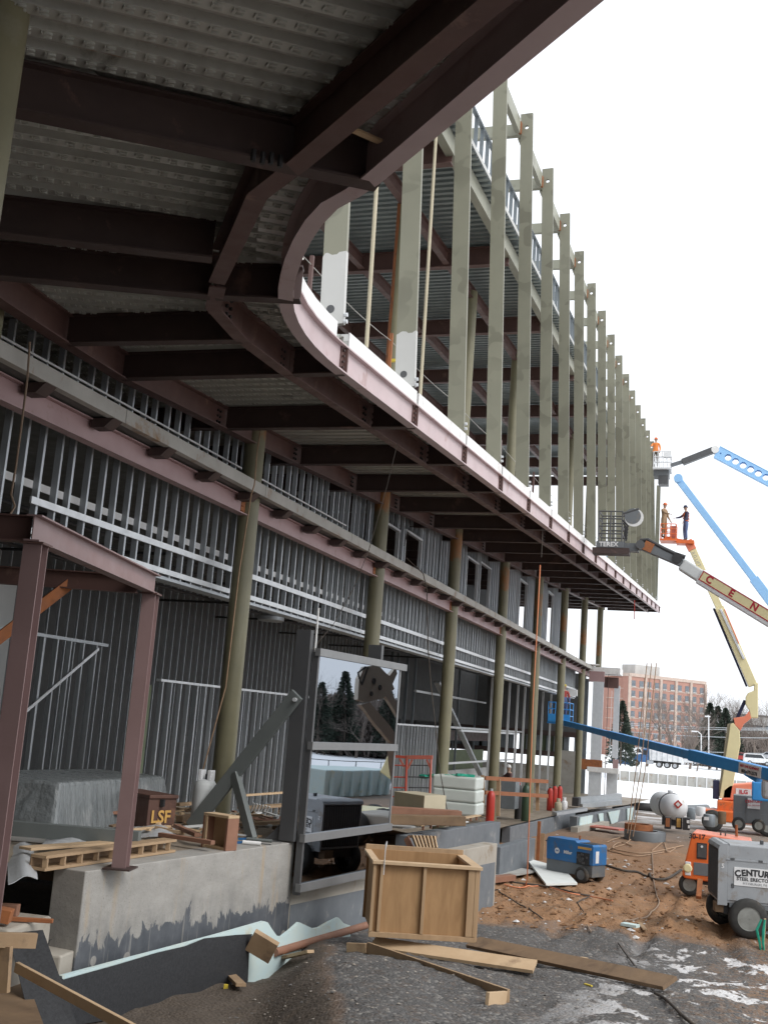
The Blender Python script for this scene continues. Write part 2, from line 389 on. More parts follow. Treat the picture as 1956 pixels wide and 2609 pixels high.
def m_wall():
    m, nt, n, l, b = _nt('foundation'); vec = coord(n, l)
    s = sepz(n, l, vec); z = s[2]
    base = mix(n, l, ramp(n, l, noise(n, l, coord(n, l, (1, 1, 2.2)), 1.6, 8, .7), [(.3, 0.), (.7, 1.)]), (.38, .365, .34), (.265, .255, .235))
    stain = ramp(n, l, noise(n, l, coord(n, l, (3, 3, .45)), 1.8, 5), [(.55, 0.), (.75, .55)])
    base = mix(n, l, stain, base, (.42, .30, .17))
    pits = ramp(n, l, noise(n, l, vec, 55, 2), [(.30, 1.), (.36, 0.)]); base = mix(n, l, math_(n, l, 'MULTIPLY', pits, .6), base, (.12, .1, .085))
    # torn waterproofing: ragged upper edge, bare drips and round bare spots
    nz = math_(n, l, 'MULTIPLY', math_(n, l, 'SUBTRACT', noise(n, l, coord(n, l, (1, 1, .38)), 2.6, 7, .66, .8), .5), 1.3)
    e = math_(n, l, 'ADD', z, nz)
    hgt = n.new('ShaderNodeMapRange'); hgt.inputs[1].default_value = 1.13; hgt.inputs[2].default_value = 1.15; hgt.inputs[3].default_value = 1; hgt.inputs[4].default_value = 0
    l.new(e, hgt.inputs[0])
    v = n.new('ShaderNodeTexVoronoi'); v.inputs['Scale'].default_value = 2.6; l.new(vec, v.inputs['Vector'])
    spot = ramp(n, l, v.outputs['Distance'], [(.17, 0.), (.185, 1.)])
    f = math_(n, l, 'MULTIPLY', hgt.outputs[0], spot)
    tarc = mix(n, l, ramp(n, l, noise(n, l, vec, 3, 6), [(.35, 0.), (.7, 1.)]), (.06, .067, .078), (.115, .122, .135))
    sme = n.new('ShaderNodeMapRange'); sme.inputs[1].default_value = 1.10; sme.inputs[2].default_value = 1.55; sme.inputs[3].default_value = .75; sme.inputs[4].default_value = 0; l.new(e, sme.inputs[0])
    sm_f = math_(n, l, 'MULTIPLY', sme.outputs[0], ramp(n, l, noise(n, l, coord(n, l, (2, 2, .7)), 2.5, 7, .7), [(.4, 0.), (.62, 1.)]))
    base = mix(n, l, sm_f, base, (.17, .165, .16))
    drip = ramp(n, l, noise(n, l, coord(n, l, (14, 14, .5)), 1.2, 4), [(.60, 0.), (.66, .8)]); f = math_(n, l, 'MULTIPLY', f, math_(n, l, 'SUBTRACT', 1., math_(n, l, 'MULTIPLY', drip, .7)))
    col = mix(n, l, f, base, tarc); l.new(col, b.inputs['Base Color']); b.inputs['Roughness'].default_value = .82
    h = mix(n, l, f, noise(n, l, vec, 22, 6), (.2, .2, .2)); bump(n, l, b, h, .4, .01)
m_wall()
def m_ply():
    m, nt, n, l, b = _nt('plywood'); vec = coord(n, l, (1, 1, .16))
    w = noise(n, l, vec, 7., 6, .62, 1.2)
    col = mix(n, l, ramp(n, l, w, [(.3, 0.), (.7, 1.)]), (.41, .245, .115), (.29, .165, .072))
    k = n.new('ShaderNodeTexVoronoi'); k.inputs['Scale'].default_value = 2.2; l.new(coord(n, l, (1, 1, .8)), k.inputs['Vector'])
    col = mix(n, l, ramp(n, l, k.outputs['Distance'], [(.02, .9), (.06, 0.)]), col, (.12, .055, .025))
    col = mix(n, l, ramp(n, l, noise(n, l, coord(n, l), 1.3, 4), [(.45, 0.), (.75, .5)]), col, (.30, .17, .075))
    l.new(col, b.inputs['Base Color']); b.inputs['Roughness'].default_value = .7; bump(n, l, b, w, .12, .004)
m_ply()
def m_glass(name, tint, op, rough=.0):
    m, nt, n, l, b = _nt(name)
    b.inputs['Base Color'].default_value = (*tint, 1); b.inputs['Roughness'].default_value = rough; b.inputs['IOR'].default_value = 1.5
    b.inputs['Specular IOR Level'].default_value = .5
    out = n['Material Output']; g = n.new('ShaderNodeBsdfGlossy'); g.inputs['Roughness'].default_value = .01; g.inputs[0].default_value = (.58, .63, .70, 1)
    t = n.new('ShaderNodeBsdfTransparent'); t.inputs[0].default_value = (*tint, 1)
    fr = n.new('ShaderNodeFresnel'); fr.inputs[0].default_value = 1.9
    mr = n.new('ShaderNodeMapRange'); mr.inputs[1].default_value = 0; mr.inputs[2].default_value = 1; mr.inputs[3].default_value = op; mr.inputs[4].default_value = 1.; l.new(fr.outputs[0], mr.inputs[0])
    # slow waviness of the panes
    bu = n.new('ShaderNodeBump'); bu.inputs['Strength'].default_value = .06; bu.inputs['Distance'].default_value = .03
    l.new(noise(n, l, coord(n, l), .9, 1), bu.inputs['Height']); l.new(bu.outputs[0], g.inputs['Normal'])
    ms = n.new('ShaderNodeMixShader'); l.new(mr.outputs[0], ms.inputs[0]); l.new(t.outputs[0], ms.inputs[1]); l.new(g.outputs[0], ms.inputs[2]); l.new(ms.outputs[0], out.inputs[0])
m_glass('pane_coated', (.22, .28, .27), .62)
m_glass('pane_low', (.26, .36, .33), .16)
def m_sheet():
    m, nt, n, l, b = _nt('plastic_sheet')
    b.inputs['Base Color'].default_value = (.66, .68, .70, 1); b.inputs['Roughness'].default_value = .28; b.inputs['Alpha'].default_value = .62
    bump(n, l, b, noise(n, l, coord(n, l), 5, 4), .6, .03)
m_sheet()
def m_ground():
    m, nt, n, l, b = _nt('ground'); vec = coord(n, l); s = sepz(n, l, vec); x, y = s[0], s[1]
    big = noise(n, l, vec, .22, 5, .6); mid = noise(n, l, vec, .9, 6, .65); fine = noise(n, l, vec, 9., 8, .7); grit = noise(n, l, vec, 55., 4, .7)
    vor = n.new('ShaderNodeTexVoronoi'); vor.inputs['Scale'].default_value = 26.; l.new(vec, vor.inputs['Vector'])
    gravel = mix(n, l, ramp(n, l, grit, [(.35, 0.), (.68, 1.)]), (.045, .042, .041), (.135, .13, .125))
    gravel = mix(n, l, ramp(n, l, vor.outputs['Color'], [(.70, 0.), (.86, .8)]), gravel, (.25, .235, .215))
    gravel = mix(n, l, ramp(n, l, fine, [(.5, 0.), (.78, .7)]), gravel, (.13, .075, .04))
    dirt = mix(n, l, ramp(n, l, fine, [(.3, 0.), (.7, 1.)]), (.34, .18, .085), (.215, .12, .062))
    dirt = mix(n, l, ramp(n, l, mid, [(.5, 0.), (.68, .8)]), dirt, (.22, .145, .09))
    dirt = mix(n, l, ramp(n, l, grit, [(.62, 0.), (.72, .7)]), dirt, (.32, .27, .22))
    def band(src, a, b_, lo, hi, namp, nz):
        q = math_(n, l, 'ADD', src, math_(n, l, 'MULTIPLY', math_(n, l, 'SUBTRACT', nz, .5), namp))
        r = n.new('ShaderNodeMapRange'); r.interpolation_type = 'SMOOTHSTEP'; r.inputs[1].default_value = a; r.inputs[2].default_value = b_; r.inputs[3].default_value = lo; r.inputs[4].default_value = hi; l.new(q, r.inputs[0]); return r.outputs[0]
    yy = math_(n, l, 'SUBTRACT', y, math_(n, l, 'MULTIPLY', x, .25))
    d_in = band(yy, 23.2, 24.2, 0, 1, 3.0, mid)
    d_out = band(y, 44, 54, 1, 0, 9, mid)
    tt = math_(n, l, 'ADD', x, math_(n, l, 'MULTIPLY', math_(n, l, 'SUBTRACT', y, 10.5), .38))
    trench = math_(n, l, 'MULTIPLY', band(tt, -3.7, -3.4, 1, 0, .7, mid), band(y, 17, 20, 1, 0, 2, mid))
    dm = math_(n, l, 'MAXIMUM', math_(n, l, 'MULTIPLY', d_in, d_out), math_(n, l, 'MULTIPLY', trench, .9))
    right = math_(n, l, 'MULTIPLY', band(x, -1.0, 1.2, 0, 1, 2.6, mid), ramp(n, l, fine, [(.45, 0.), (.56, .9)])); dm = math_(n, l, 'MAXIMUM', dm, right)
    mud = mix(n, l, ramp(n, l, fine, [(.3, 0.), (.7, 1.)]), (.105, .078, .054), (.07, .054, .042))
    dirt = mix(n, l, trench, dirt, mud)
    col = mix(n, l, dm, gravel, dirt)
    far = mix(n, l, ramp(n, l, mid, [(.4, 0.), (.6, 1.)]), (.20, .17, .145), (.25, .185, .135))
    col = mix(n, l, math_(n, l, 'MULTIPLY', band(y, 40, 52, 0, 1, 9, mid), .8), col, far)
    # snow: patches in the foreground, broken cover further out, full cover on the field
    patch = ramp(n, l, noise(n, l, coord(n, l, (1, .55, 1)), .95, 6, .68, .4), [(.535, 0.), (.56, 1.)])
    pz = math_(n, l, 'MULTIPLY', band(x, -2.2, -.4, 0, 1, 1.2, mid), band(y, 22.5, 23.8, 1, 0, 2.0, mid))
    lo = math_(n, l, 'MULTIPLY', band(y, 13.2, 11.6, 0, 1, 1.5, mid), band(x, -3.0, -1.6, 0, 1, 1.2, mid)); lo = math_(n, l, 'MULTIPLY', lo, ramp(n, l, noise(n, l, vec, 1.7, 5, .6), [(.60, 0.), (.63, 1.)]))
    spk = math_(n, l, 'MULTIPLY', ramp(n, l, noise(n, l, vec, 3.2, 5, .6), [(.675, 0.), (.69, 1.)]), band(y, 23, 25, 0, 1, 2, mid))
    fieldm = band(y, 70, 74, 0, 1, 8, mid); brk = math_(n, l, 'MULTIPLY', band(y, 52, 62, 0, 1, 8, mid), ramp(n, l, noise(n, l, coord(n, l, (.35, 1, 1)), .5, 6, .7), [(.50, 0.), (.54, 1.)]))
    bank = band(x, 20, 25, 0, 1, 6, mid)
    sn = math_(n, l, 'MAXIMUM', math_(n, l, 'MAXIMUM', math_(n, l, 'MULTIPLY', patch, pz), math_(n, l, 'MAXIMUM', lo, spk)), math_(n, l, 'MAXIMUM', math_(n, l, 'MAXIMUM', fieldm, brk), bank))
    snowc = mix(n, l, ramp(n, l, fine, [(.35, 0.), (.75, .7)]), (.72, .72, .73), (.42, .36, .31))
    snowc = mix(n, l, math_(n, l, 'MAXIMUM', fieldm, bank), snowc, (.86, .88, .90))
    col = mix(n, l, sn, col, snowc)
    l.new(col, b.inputs['Base Color'])
    l.new(ramp(n, l, mid, [(.3, .72), (.7, .98)]), b.inputs['Roughness'])
    h = math_(n, l, 'ADD', math_(n, l, 'MULTIPLY', fine, .6), math_(n, l, 'MULTIPLY', vor.outputs['Distance'], -.5)); bump(n, l, b, h, .8, .035)
m_ground()

# ------------------------------------------------------------------ ground sheet
_LT = {}
def lattice(x, y, seed):
    if seed not in _LT: _LT[seed] = np.random.default_rng(seed).random((256, 256))
    T = _LT[seed]; x = np.asarray(x, float); y = np.asarray(y, float)
    xi, yi = np.floor(x).astype(int), np.floor(y).astype(int); fx, fy = x - xi, y - yi
    fx = fx * fx * (3 - 2 * fx); fy = fy * fy * (3 - 2 * fy)
    g = lambda a, c: T[a % 256, c % 256]
    return (g(xi, yi) * (1 - fx) + g(xi + 1, yi) * fx) * (1 - fy) + (g(xi, yi + 1) * (1 - fx) + g(xi + 1, yi + 1) * fx) * fy - .5
def rough_ground(x, y):
    z = ground(x, y); near = sm(70, 26, y)
    z = z + near * (.08 * lattice(x * .9, y * .9, 1) + .06 * lattice(x * 2.3, y * 2.3, 2) + .045 * lattice(x * 5.7, y * 5.7, 3) + .028 * lattice(x * 12., y * 12., 4))
    d = sm(22.8, 24.5, y - .25 * x) * sm(38, 30, y) * sm(-7, -5, x); z = z + d * (.12 * lattice(x * 3.1, y * 3.1, 5) + .10 * lattice(x * 7., y * 7., 6))
    for k, (x0, sl) in enumerate(((-2.6, .10), (-1.0, .02))):      # wheel ruts
        for off in (-.8, .8):
            c_ = x0 + sl * (y - 24) + off + .25 * np.sin(y * .35 + k); e_ = np.exp(-((x - c_) / .17) ** 2); q_ = np.exp(-((x - c_ - .3) / .14) ** 2)
            z = z + (-.085 * e_ + .04 * q_) * sm(20, 23, y) * sm(44, 36, y)
    return z
def grow(a, b, s0, k):
    out = [a]; s = s0; sg = 1 if b > a else -1
    while sg * (b - out[-1]) > 0: out.append(out[-1] + sg * s); s *= k
    return out
xs = np.array(sorted(set([round(q, 3) for q in grow(-8., -500., .1, 1.12)] + list(np.round(np.arange(-8, 8.01, .085), 3)) + [round(q, 3) for q in grow(8., 700., .1, 1.1)])))
ys = np.array(sorted(set([round(q, 3) for q in grow(6., -120., .1, 1.13)] + list(np.round(np.arange(6, 27.51, .085), 3)) + [round(q, 3) for q in grow(27.5, 1500., .1, 1.05)])))
GX, GY = np.meshgrid(xs, ys); GZ = rough_ground(GX, GY)
nx, ny = len(xs), len(ys)
me = bpy.data.meshes.new('ground'); idx = np.arange(nx * ny).reshape(ny, nx)
quads = np.stack([idx[:-1, :-1], idx[:-1, 1:], idx[1:, 1:], idx[1:, :-1]], -1).reshape(-1, 4)
me.from_pydata(np.stack([GX, GY, GZ], -1).reshape(-1, 3).tolist(), [], quads.tolist()); me.update()
me.polygons.foreach_set('use_smooth', [True] * len(me.polygons)); me.materials.append(MAT['ground'])
g_o = bpy.data.objects.new('ground', me); COLL.objects.link(g_o); tag(g_o, kind='structure')
# loose stones
sb = MB()
ico = [(0, 0, 1), (.9, 0, .2), (-.3, .85, .25), (-.7, -.5, .2), (.2, -.9, .1), (0, 0, -.5)]
icf = [(0, 1, 2), (0, 2, 3), (0, 3, 4), (0, 4, 1), (5, 2, 1), (5, 3, 2), (5, 4, 3), (5, 1, 4)]
for k in range(15000):
    y = 7.5 + 22 * rng.random() ** 2.1; x = -5.2 + rng.random() * (6.5 + y * .55)
    s = (.006 + .022 * rng.random() ** 3) * (1.6 if rng.random() < .04 else 1); a = rng.random() * 6.28
    z = float(rough_ground(x, y)); c_, s_ = math.cos(a), math.sin(a)
    sb.add([(x + s * (p[0] * c_ - p[1] * s_) * (1 + .5 * rng.random()), y + s * (p[0] * s_ + p[1] * c_), z + s * .6 * p[2]) for p in ico], icf, int(rng.random() < .3))
mk('stone_a', (.17, .16, .15), (.10, .095, .09), 3., .85); mk('stone_b', (.34, .31, .27), (.26, .22, .18), 3., .85)
o = sb.build('loose_gravel', ['stone_a', 'stone_b']); tag(o, 'loose grey and tan stones strewn over the ground', 'gravel', kind='stuff')

cb_ = MB()
for k in range(2600):
    y = 22.5 + 16 * rng.random() ** 1.3; x = -5.4 + rng.random() * (6.5 + y * .12)
    if y - .25 * x < 23.6: continue
    sc = .02 + .07 * rng.random() ** 3; z = float(rough_ground(x, y)); a = rng.random() * 6.28; c_, s_ = math.cos(a), math.sin(a)
    cb_.add([(x + sc * (p[0] * c_ - p[1] * s_) * (1 + .6 * rng.random()), y + sc * (p[0] * s_ + p[1] * c_), z + sc * .7 * p[2]) for p in ico], icf, int(rng.random() < .12) * 2 + int(rng.random() < .3) * 0)
mk('clod', (.27, .14, .065), (.18, .1, .052), 4., .95); mk('clod_dark', (.13, .085, .055), None, 4., .95); mk('snow_lump', (.68, .68, .69), (.5, .46, .42), 5., .9)
o = cb_.build('dirt_clods', ['clod', 'clod_dark', 'snow_lump']); tag(o, 'loose brown dirt clods and frozen lumps on the churned ground', 'dirt', kind='stuff')
# ------------------------------------------------------------------ the building
BX = -8.06
CY = [17.27 + 7.315 * (i - 2) for i in range(1, 10)]
YB = [12.68 + 3.26 * k for k in range(19)]      # cross beams of the overhang
YEND = 72.2
bld = thing('steel_building', (-8., 17., 0.), 'unfinished steel framed building with metal studs, overhanging storey and tall olive fins', 'building')
def part(mb, name, mat, parent=None, **k): return mb.build(name, mat, parent or bld, **k)

def sweep(mb, pts, rects, mi=0):   # rects (u0,u1,h0,h1): u to the right of travel, h above P0
    P = [Vector((p[0], p[1])) for p in pts]; N = []
    for i in range(len(P)):
        d0 = (P[i] - P[i - 1]).normalized() if i else None; d1 = (P[i + 1] - P[i]).normalized() if i < len(P) - 1 else None
        d0 = d0 or d1; d1 = d1 or d0
        n0, n1 = Vector((d0.y, -d0.x)), Vector((d1.y, -d1.x)); m = (n0 + n1).normalized(); N.append(m / max(.4, m.dot(n0)))
    for (u0, u1, h0, h1) in rects:
        vs_ = []
        for p, n in zip(P, N):
            for u_, h in ((u0, h0), (u1, h0), (u1, h1), (u0, h1)):
                q = p + n * u_; vs_.append((q.x, q.y, P0(p.y) + h))
        fs = [(i * 4 + k, i * 4 + (k + 1) % 4, i * 4 + 4 + (k + 1) % 4, i * 4 + 4 + k) for i in range(len(P) - 1) for k in range(4)]
        fs += [(3, 2, 1, 0), tuple(len(vs_) - 4 + k for k in range(4))]
        mb.add(vs_, fs, mi)
    return mb
BD = .36
def I_(w, h=BD, t=.02): return [(-w / 2, w / 2, 0, t), (-w / 2, w / 2, h - t, h), (-.008, .008, t, h - t)]

# columns, lower
prof = [(.178, 0.), (.178, 1.)]
for i, y in enumerate(CY):
    mb = MB(); mb.tube((BX, y, zf(y) - .02), (BX, y, P0(y) + .33), .178, 28, cap=False)
    part(mb, 'column', 'olive_rust', smooth=40)
mb = MB(); mb.tube((-4.455, 5.18, -1.4), (-4.455, 5.18, P0(5.) + .45), .20, 32, cap=False); part(mb, 'column', 'olive', smooth=40)
# second floor: girders, slab, outriggers
ends = [6.0] + CY
for a, b in zip(ends[:-1], ends[1:]):
    mb = MB(); mb.ibeam((BX, a + .19, 5.03), (BX, b - .19, 5.03), .31, .17, .018, .012); g = part(mb, 'girder', 'oxide_pale')
    mb = MB()
    for k in range(3):
        for q in (0, 1): mb.tube((BX + .004, b - .27 - q * .05, 5.09 + .08 * k), (BX + .03, b - .27 - q * .05, 5.09 + .08 * k), .012, 6)
    part(mb, 'bolts', 'rust', g)
    mb = MB(); mb.bar((BX + .012, b - .25, 5.06), (BX + .012, b - .25, 5.32), .008, .16, (0, 1, 0)); part(mb, 'end_plate', 'rust', g)
mb = MB(); y = 5.5
edges = [5.5, 9.4, 12.4, 17.0, 21.5, 26, 30.5, 35, 39.5, 44, 48.5, 53, 57.5, 63.0]
for a, b in zip(edges[:-1], edges[1:]):
    mb = MB(); mb.box((-7.71, (a + b) / 2, 5.435), (.12, b - a - .012, .19)); part(mb, 'slab_edge', 'slab_conc', bevel=.006)
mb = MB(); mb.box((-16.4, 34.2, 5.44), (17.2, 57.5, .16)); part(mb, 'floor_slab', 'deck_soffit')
mb0 = MB(); mb0.hexa([(-8.0, -.11, -.005), (-7.80, -.11, -.005), (-7.80, .11, -.005), (-8.0, .11, -.005), (-8.0, -.11, .115), (-7.67, -.11, .115), (-7.67, .11, .115), (-8.0, .11, .115)])
meb = mb0.mesh('outrigger', (-7.85, 0, 0)); meb.materials.append(MAT['oxide_dark'])
for k in range(36): inst('outrigger', meb, bld, (-7.85, 9.25 + 1.5 * k, 5.225))

# stud walls
def stud_mesh(h, d=.09, w=.038, mat='galv'):   # C section, open towards +y; web faces the street end
    mb = MB(); t = .004
    mb.box((0, 0, h / 2), (d, t, h)); mb.box((d / 2, w / 2, h / 2), (t, w, h)); mb.box((-d / 2, w / 2, h / 2), (t, w, h))
    m_ = mb.mesh('stud'); m_.materials.append(MAT[mat]); return m_
def stud_wall(x, y0, y1, z0, z1, mat='galv', sp=.406, skip=None, track='galv_bright', dense=True, zfun=None, depth=.09):
    w = bpy.data.objects.new('stud_wall', None); COLL.objects.link(w); w.parent = bld
    m_ = stud_mesh(1.0, depth, .038, mat)
    n_ = int((y1 - y0) / sp)
    for k in range(n_ + 1):
        y = y0 + k * sp
        if skip and skip(y): continue
        za = z0(y) if callable(z0) else z0; zb = z1(y) if callable(z1) else z1
        inst('stud', m_, w, (x + rng.normal(0, .006), y + rng.normal(0, .012), za), rot=(rng.normal(0, .003), 0, rng.normal(0, .05)), scale=(1, 1, zb - za))
    return w
w1 = stud_wall(-8.5, 8.6, 61.6, 3.72, 5.335, sp=.362)
for a, b in ((11.7, 61.7),):
    mb = MB(); mb.box((-8.43, (a + b) / 2, 4.17), (.03, b - a, .09)); part(mb, 'header_track', 'galv_bright', w1)
    mb = MB(); mb.box((-8.43, (a + b) / 2, 3.79), (.03, b - a, .08)); part(mb, 'header_track', 'galv_bright', w1)
    mb = MB(); mb.box((-8.62, (a + b) / 2, 3.70), (.28, b - a, .05)); part(mb, 'ceiling_track', 'galv', w1)
mb = MB(); mb.box((-8.64, 35, 4.42), (.02, 53., .10)); part(mb, 'bridging_channel', 'white', w1)
w2 = stud_wall(-8.62, 8.6, 58.0, 5.53, lambda y: P0(y) + .40, 'galv_pale', sp=.362, skip=lambda y: any(a < y < a + 1.5 for a in (26.2, 28.4, 35.6, 37.6, 45.0, 52.0)))
for a in (26.2, 28.4, 35.6, 37.6, 45.0, 52.0):           # framed window openings
    mb = MB(); zt = P0(a) - .15
    for yy in (a - .05, a + 1.55): mb.box((-8.6, yy, (5.53 + zt) / 2), (.10, .05, zt - 5.53))
    mb.box((-8.6, a + .75, zt), (.11, 1.7, .06)); part(mb, 'window_frame', 'galv_bright', w2)
    mb = MB()
    for k in range(4): mb.box((-8.6, a + .15 + .4 * k, (zt + P0(a) + .4) / 2), (.09, .03, P0(a) + .4 - zt - .04))
    part(mb, 'cripple_studs', 'galv', w2)
mb = MB(); mb.bar((-8.52, 8.6, 5.98), (-8.52, 23.5, 6.05), .02, .028); part(mb, 'bridging_channel', 'white', w2)
# interior: partitions, dark back wall, pipes
w3 = stud_wall(-11.5, 21.2, 29.6, lambda y: zf(y), 2.24, 'galv')
mb = MB(); mb.box((-11.5, 25.4, 2.27), (.11, 8.6, .05)); part(mb, 'top_track', 'galv_bright', w3)
w4 = stud_wall(-11.5, 36.8, 46.0, lambda y: zf(y), 1.66, 'galv')
mb = MB(); mb.box((-11.5, 41.4, 1.69), (.11, 9.4, .06)); part(mb, 'top_track', 'galv_bright', w4)
w5 = stud_wall(-12.6, 15.2, 20.6, lambda y: zf(y), 2.87, 'galv', sp=.46)
mb = MB(); mb.box((-12.6, 17.9, 2.9), (.11, 5.6, .06)); part(mb, 'top_track', 'galv', w5)
mb = MB(); mb.bar((-12.52, 16.3, .4), (-12.52, 20.3, 2.8), .02, .06); part(mb, 'diagonal_strap', 'galv_bright', w5)
mb = MB()
for k in range(76): mb.box((-15.2, 14.6 + .406 * k, (zf(14.6 + .406 * k) + 5.3) / 2), (.05, .03, 5.3 - zf(14.6 + .406 * k)))
sb_ = part(mb, 'back_wall_studs', 'galv'); tag(sb_, kind='stuff')
mb = MB(); mb.hexa([(-15.5, 8, -.2), (-15.35, 8, -.2), (-15.35, 45, -1.6), (-15.5, 45, -1.6), (-15.5, 8, 5.3), (-15.35, 8, 5.3), (-15.35, 45, 5.3), (-15.5, 45, 5.3)]); part(mb, 'sheathing', 'sheathing')
mb = MB(); mb.hexa([(-12.9, 8, 5.53), (-12.8, 8, 5.53), (-12.8, 60, 5.53), (-12.9, 60, 5.53), (-12.9, 8, 6.0), (-12.8, 8, 6.0), (-12.8, 60, 9.1), (-12.9, 60, 9.1)]); part(mb, 'sheathing', 'sheathing')  # dark backing added so the second storey behind the studs looks shaded
mb = MB(); mb.box((-11.55, 20.5, 1.0), (.05, .75, 2.3)); part(mb, 'wall_board', 'gyp_green')
mb = MB(); mb.box((-14.2, 19.0, 2.6), (.06, 1.2, 3.0)); part(mb, 'wall_board', 'gyp_white')
mb = MB(); mb.box((-14.6, 16.9, 3.9), (.06, 2.4, .7)); part(mb, 'wall_board', 'gyp_white')
mb = MB(); mb.box((-14.6, 16.6, 3.0), (.06, 1.6, 1.0)); part(mb, 'wall_board', 'gyp_green')
for (x, z) in ((-10.6, 4.62), (-11.9, 4.75), (-13.2, 4.55)):
    mb = MB(); mb.tube((x, 10, z), (x, 60, z), .04, 8); part(mb, 'ceiling_pipe', 'black')
for y in (14.5, 18.2, 22.4, 26.6, 31.0, 36.0, 41., 46.): 
    mb = MB(); mb.tube((-10, y, 4.5), (-15.2, y, 4.5), .03, 8); part(mb, 'ceiling_pipe', 'black')
mb = MB(); mb.lathe((-11.4, 26.4, 4.05), [(.28, 0), (.34, .03), (.34, .12), (.2, .2), (.16, .45)], 24); part(mb, 'ceiling_diffuser', 'galv', smooth=40)
for y in (24.2, 26.1, 28.4, 33): 
    mb = MB(); mb.tube((-10.4, y, 4.0), (-10.4, y, 5.3), .008, 6); part(mb, 'hanger_rod', 'wire')
# see-through far end: loose studs, stair, half walls
w6 = bpy.data.objects.new('stud_wall', None); COLL.objects.link(w6); w6.parent = bld
ms = stud_mesh(1.0, .1, .05, 'galv_bright')
for px in (1245, 1290, 1312, 1330, 1377, 1398, 1255, 1270): 
    p = hx(px, 1900, -10.2); inst('stud', ms, w6, (-10.2, p[1], zf(p[1])), scale=(1, 1, 3.95 - zf(p[1])))
ms2 = stud_mesh(1.0, .1, .05, 'galv_dark')
for k in range(30):
    y = 46 + rng.random() * 22; x = -13 - rng.random() * 8; inst('stud', ms2, w6, (x, y, -1.45), scale=(1, 1, 6.6))
for (x, y0, y1, z) in ((-12, 47, 66, 1.7), (-13, 46, 60, 3.1), (-12.4, 50, 66, .1), (-11.2, 47, 60, 1.6)):
    mb = MB(); mb.bar((x, y0, z), (x, y1, z), .1, .09); part(mb, 'rail_track', 'galv_bright', w6)
mb = MB(); mb.bar((-12.6, 48, 3.6), (-12.6, 58, -.6), .25, .12); part(mb, 'stair_stringer', 'galv')
mb = MB(); mb.box((-14, 56, -.2), (.15, 17, 1.5)); part(mb, 'half_wall', 'gyp_green')
mb = MB(); mb.box((-13.2, 58, -.9), (.15, 13, 1.1)); part(mb, 'half_wall', 'gyp_white')
mb = MB(); mb.box((-13.6, 57, 1.3), (.12, 18, .5)); part(mb, 'edge_beam', 'oxide_dark')
mb = MB(); mb.box((-15.4, 60, 3.6), (.1, 30, 3.4)); part(mb, 'sheathing', 'sheathing')
for (y0_, y1_) in ((45., 50.4), (51.1, 55.2), (56., 62.), (62.8, 70.)):
    mb = MB(); mb.box((-17.5, (y0_ + y1_) / 2, .3), (.1, y1_ - y0_, 3.4)); part(mb, 'sheathing', 'sheathing')
    for z in (2.15, -.9): mb = MB(); mb.box((-17.2, (y0_ + y1_) / 2, z), (.1, y1_ - y0_ + .9, .18)); part(mb, 'edge_beam', 'oxide_dark')

# far end wall of the ground floor, with slits of daylight
mb = MB(); mb.box((-17.5, 68.4, 3.6), (17.5, .12, 3.6)); part(mb, 'sheathing', 'sheathing')
mb = MB(); mb.box((-17.5, 68.4, -.9), (17.5, .12, 1.5)); part(mb, 'half_wall', 'slab_conc')
for z in (.55, 1.75): mb = MB(); mb.box((-17.5, 68.2, z), (17.5, .2, .3)); part(mb, 'edge_beam', 'oxide_dark')
for (x0_, x1_, m_) in ((-12.6, -9.6, 'gyp_green'), (-15.1, -13.1, 'gyp_green'), (-19.6, -17.6, 'oxide_dark'), (-22.5, -20.0, 'gyp_green'), (-26., -22.8, 'sheathing')):
    mb = MB(); mb.box(((x0_ + x1_) / 2, 68.45, 1.1), (x1_ - x0_, .1, 1.3)); part(mb, 'wall_board', m_)
mb = MB(); mb.box((-15.8, 68.45, 1.1), (3.0, .1, 1.3)); part(mb, 'sheathing', 'sheathing')
for k in range(30):
    mb = MB(); mb.box((-9.2 - .55 * k, 68.3, 1.1), (.16 + .12 * (k % 3), .1, 1.3)); part(mb, 'stud', 'galv_dark', w6)
for (x, y, z0_, z1_) in ((-10.4, 60, 1.9, 5.3), (-11.6, 63, 2.4, 5.3), (-10., 66, 3., 5.3)):
    mb = MB(); mb.box((x - 1., y, (z0_ + z1_) / 2), (2., .1, z1_ - z0_)); part(mb, 'sheathing', 'sheathing')
# overhang: fascia, middle beam, girder
FAS = [(17., -14.5), (.6, 3.85), (-.73, 5.29), (-1.5, 6.11), (-2.59, 7.27), (-2.81, 7.47), (-3.06, 7.66), (-3.3, 7.95), (-3.55, 8.32), (-3.80, 8.74), (-4.0, 9.12), (-4.18, 9.49), (-4.31, 9.80), (-4.43, 10.14), (-4.53, 10.5), (-4.62, 10.92), (-4.69, 11.4), (-4.735, 11.94), (-4.75, 12.3), (-4.755, 12.68)]
fas_in = [(p[0], p[1]) for p in FAS]
W_ = .15
def fseg(pts):
    mb = MB(); sweep(mb, pts, [(-W_, 0, 0, .02), (-W_, 0, BD - .02, BD), (-.075 - .008, -.075 + .008, .02, BD - .02)]); return mb
f1 = part(fseg(FAS[:5]), 'fascia_beam', 'oxide_lit'); f2 = part(fseg(FAS[4:]), 'fascia_beam', 'oxide_lit')
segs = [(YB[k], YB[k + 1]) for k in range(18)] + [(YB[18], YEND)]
for a, b in segs: part(fseg([(-4.755, a + .004), (-4.755, b - .004)]), 'fascia_beam', 'oxide_lit')
stm = MB(); stm.box((0, 0, BD / 2), (.012 + .06, .03, BD - .045)); 
stm.box((-.02, -.06, BD / 2), (.012, .12, BD - .06)); sme = stm.mesh('stiffener'); sme.materials.append(MAT['oxide'])
btm = MB()
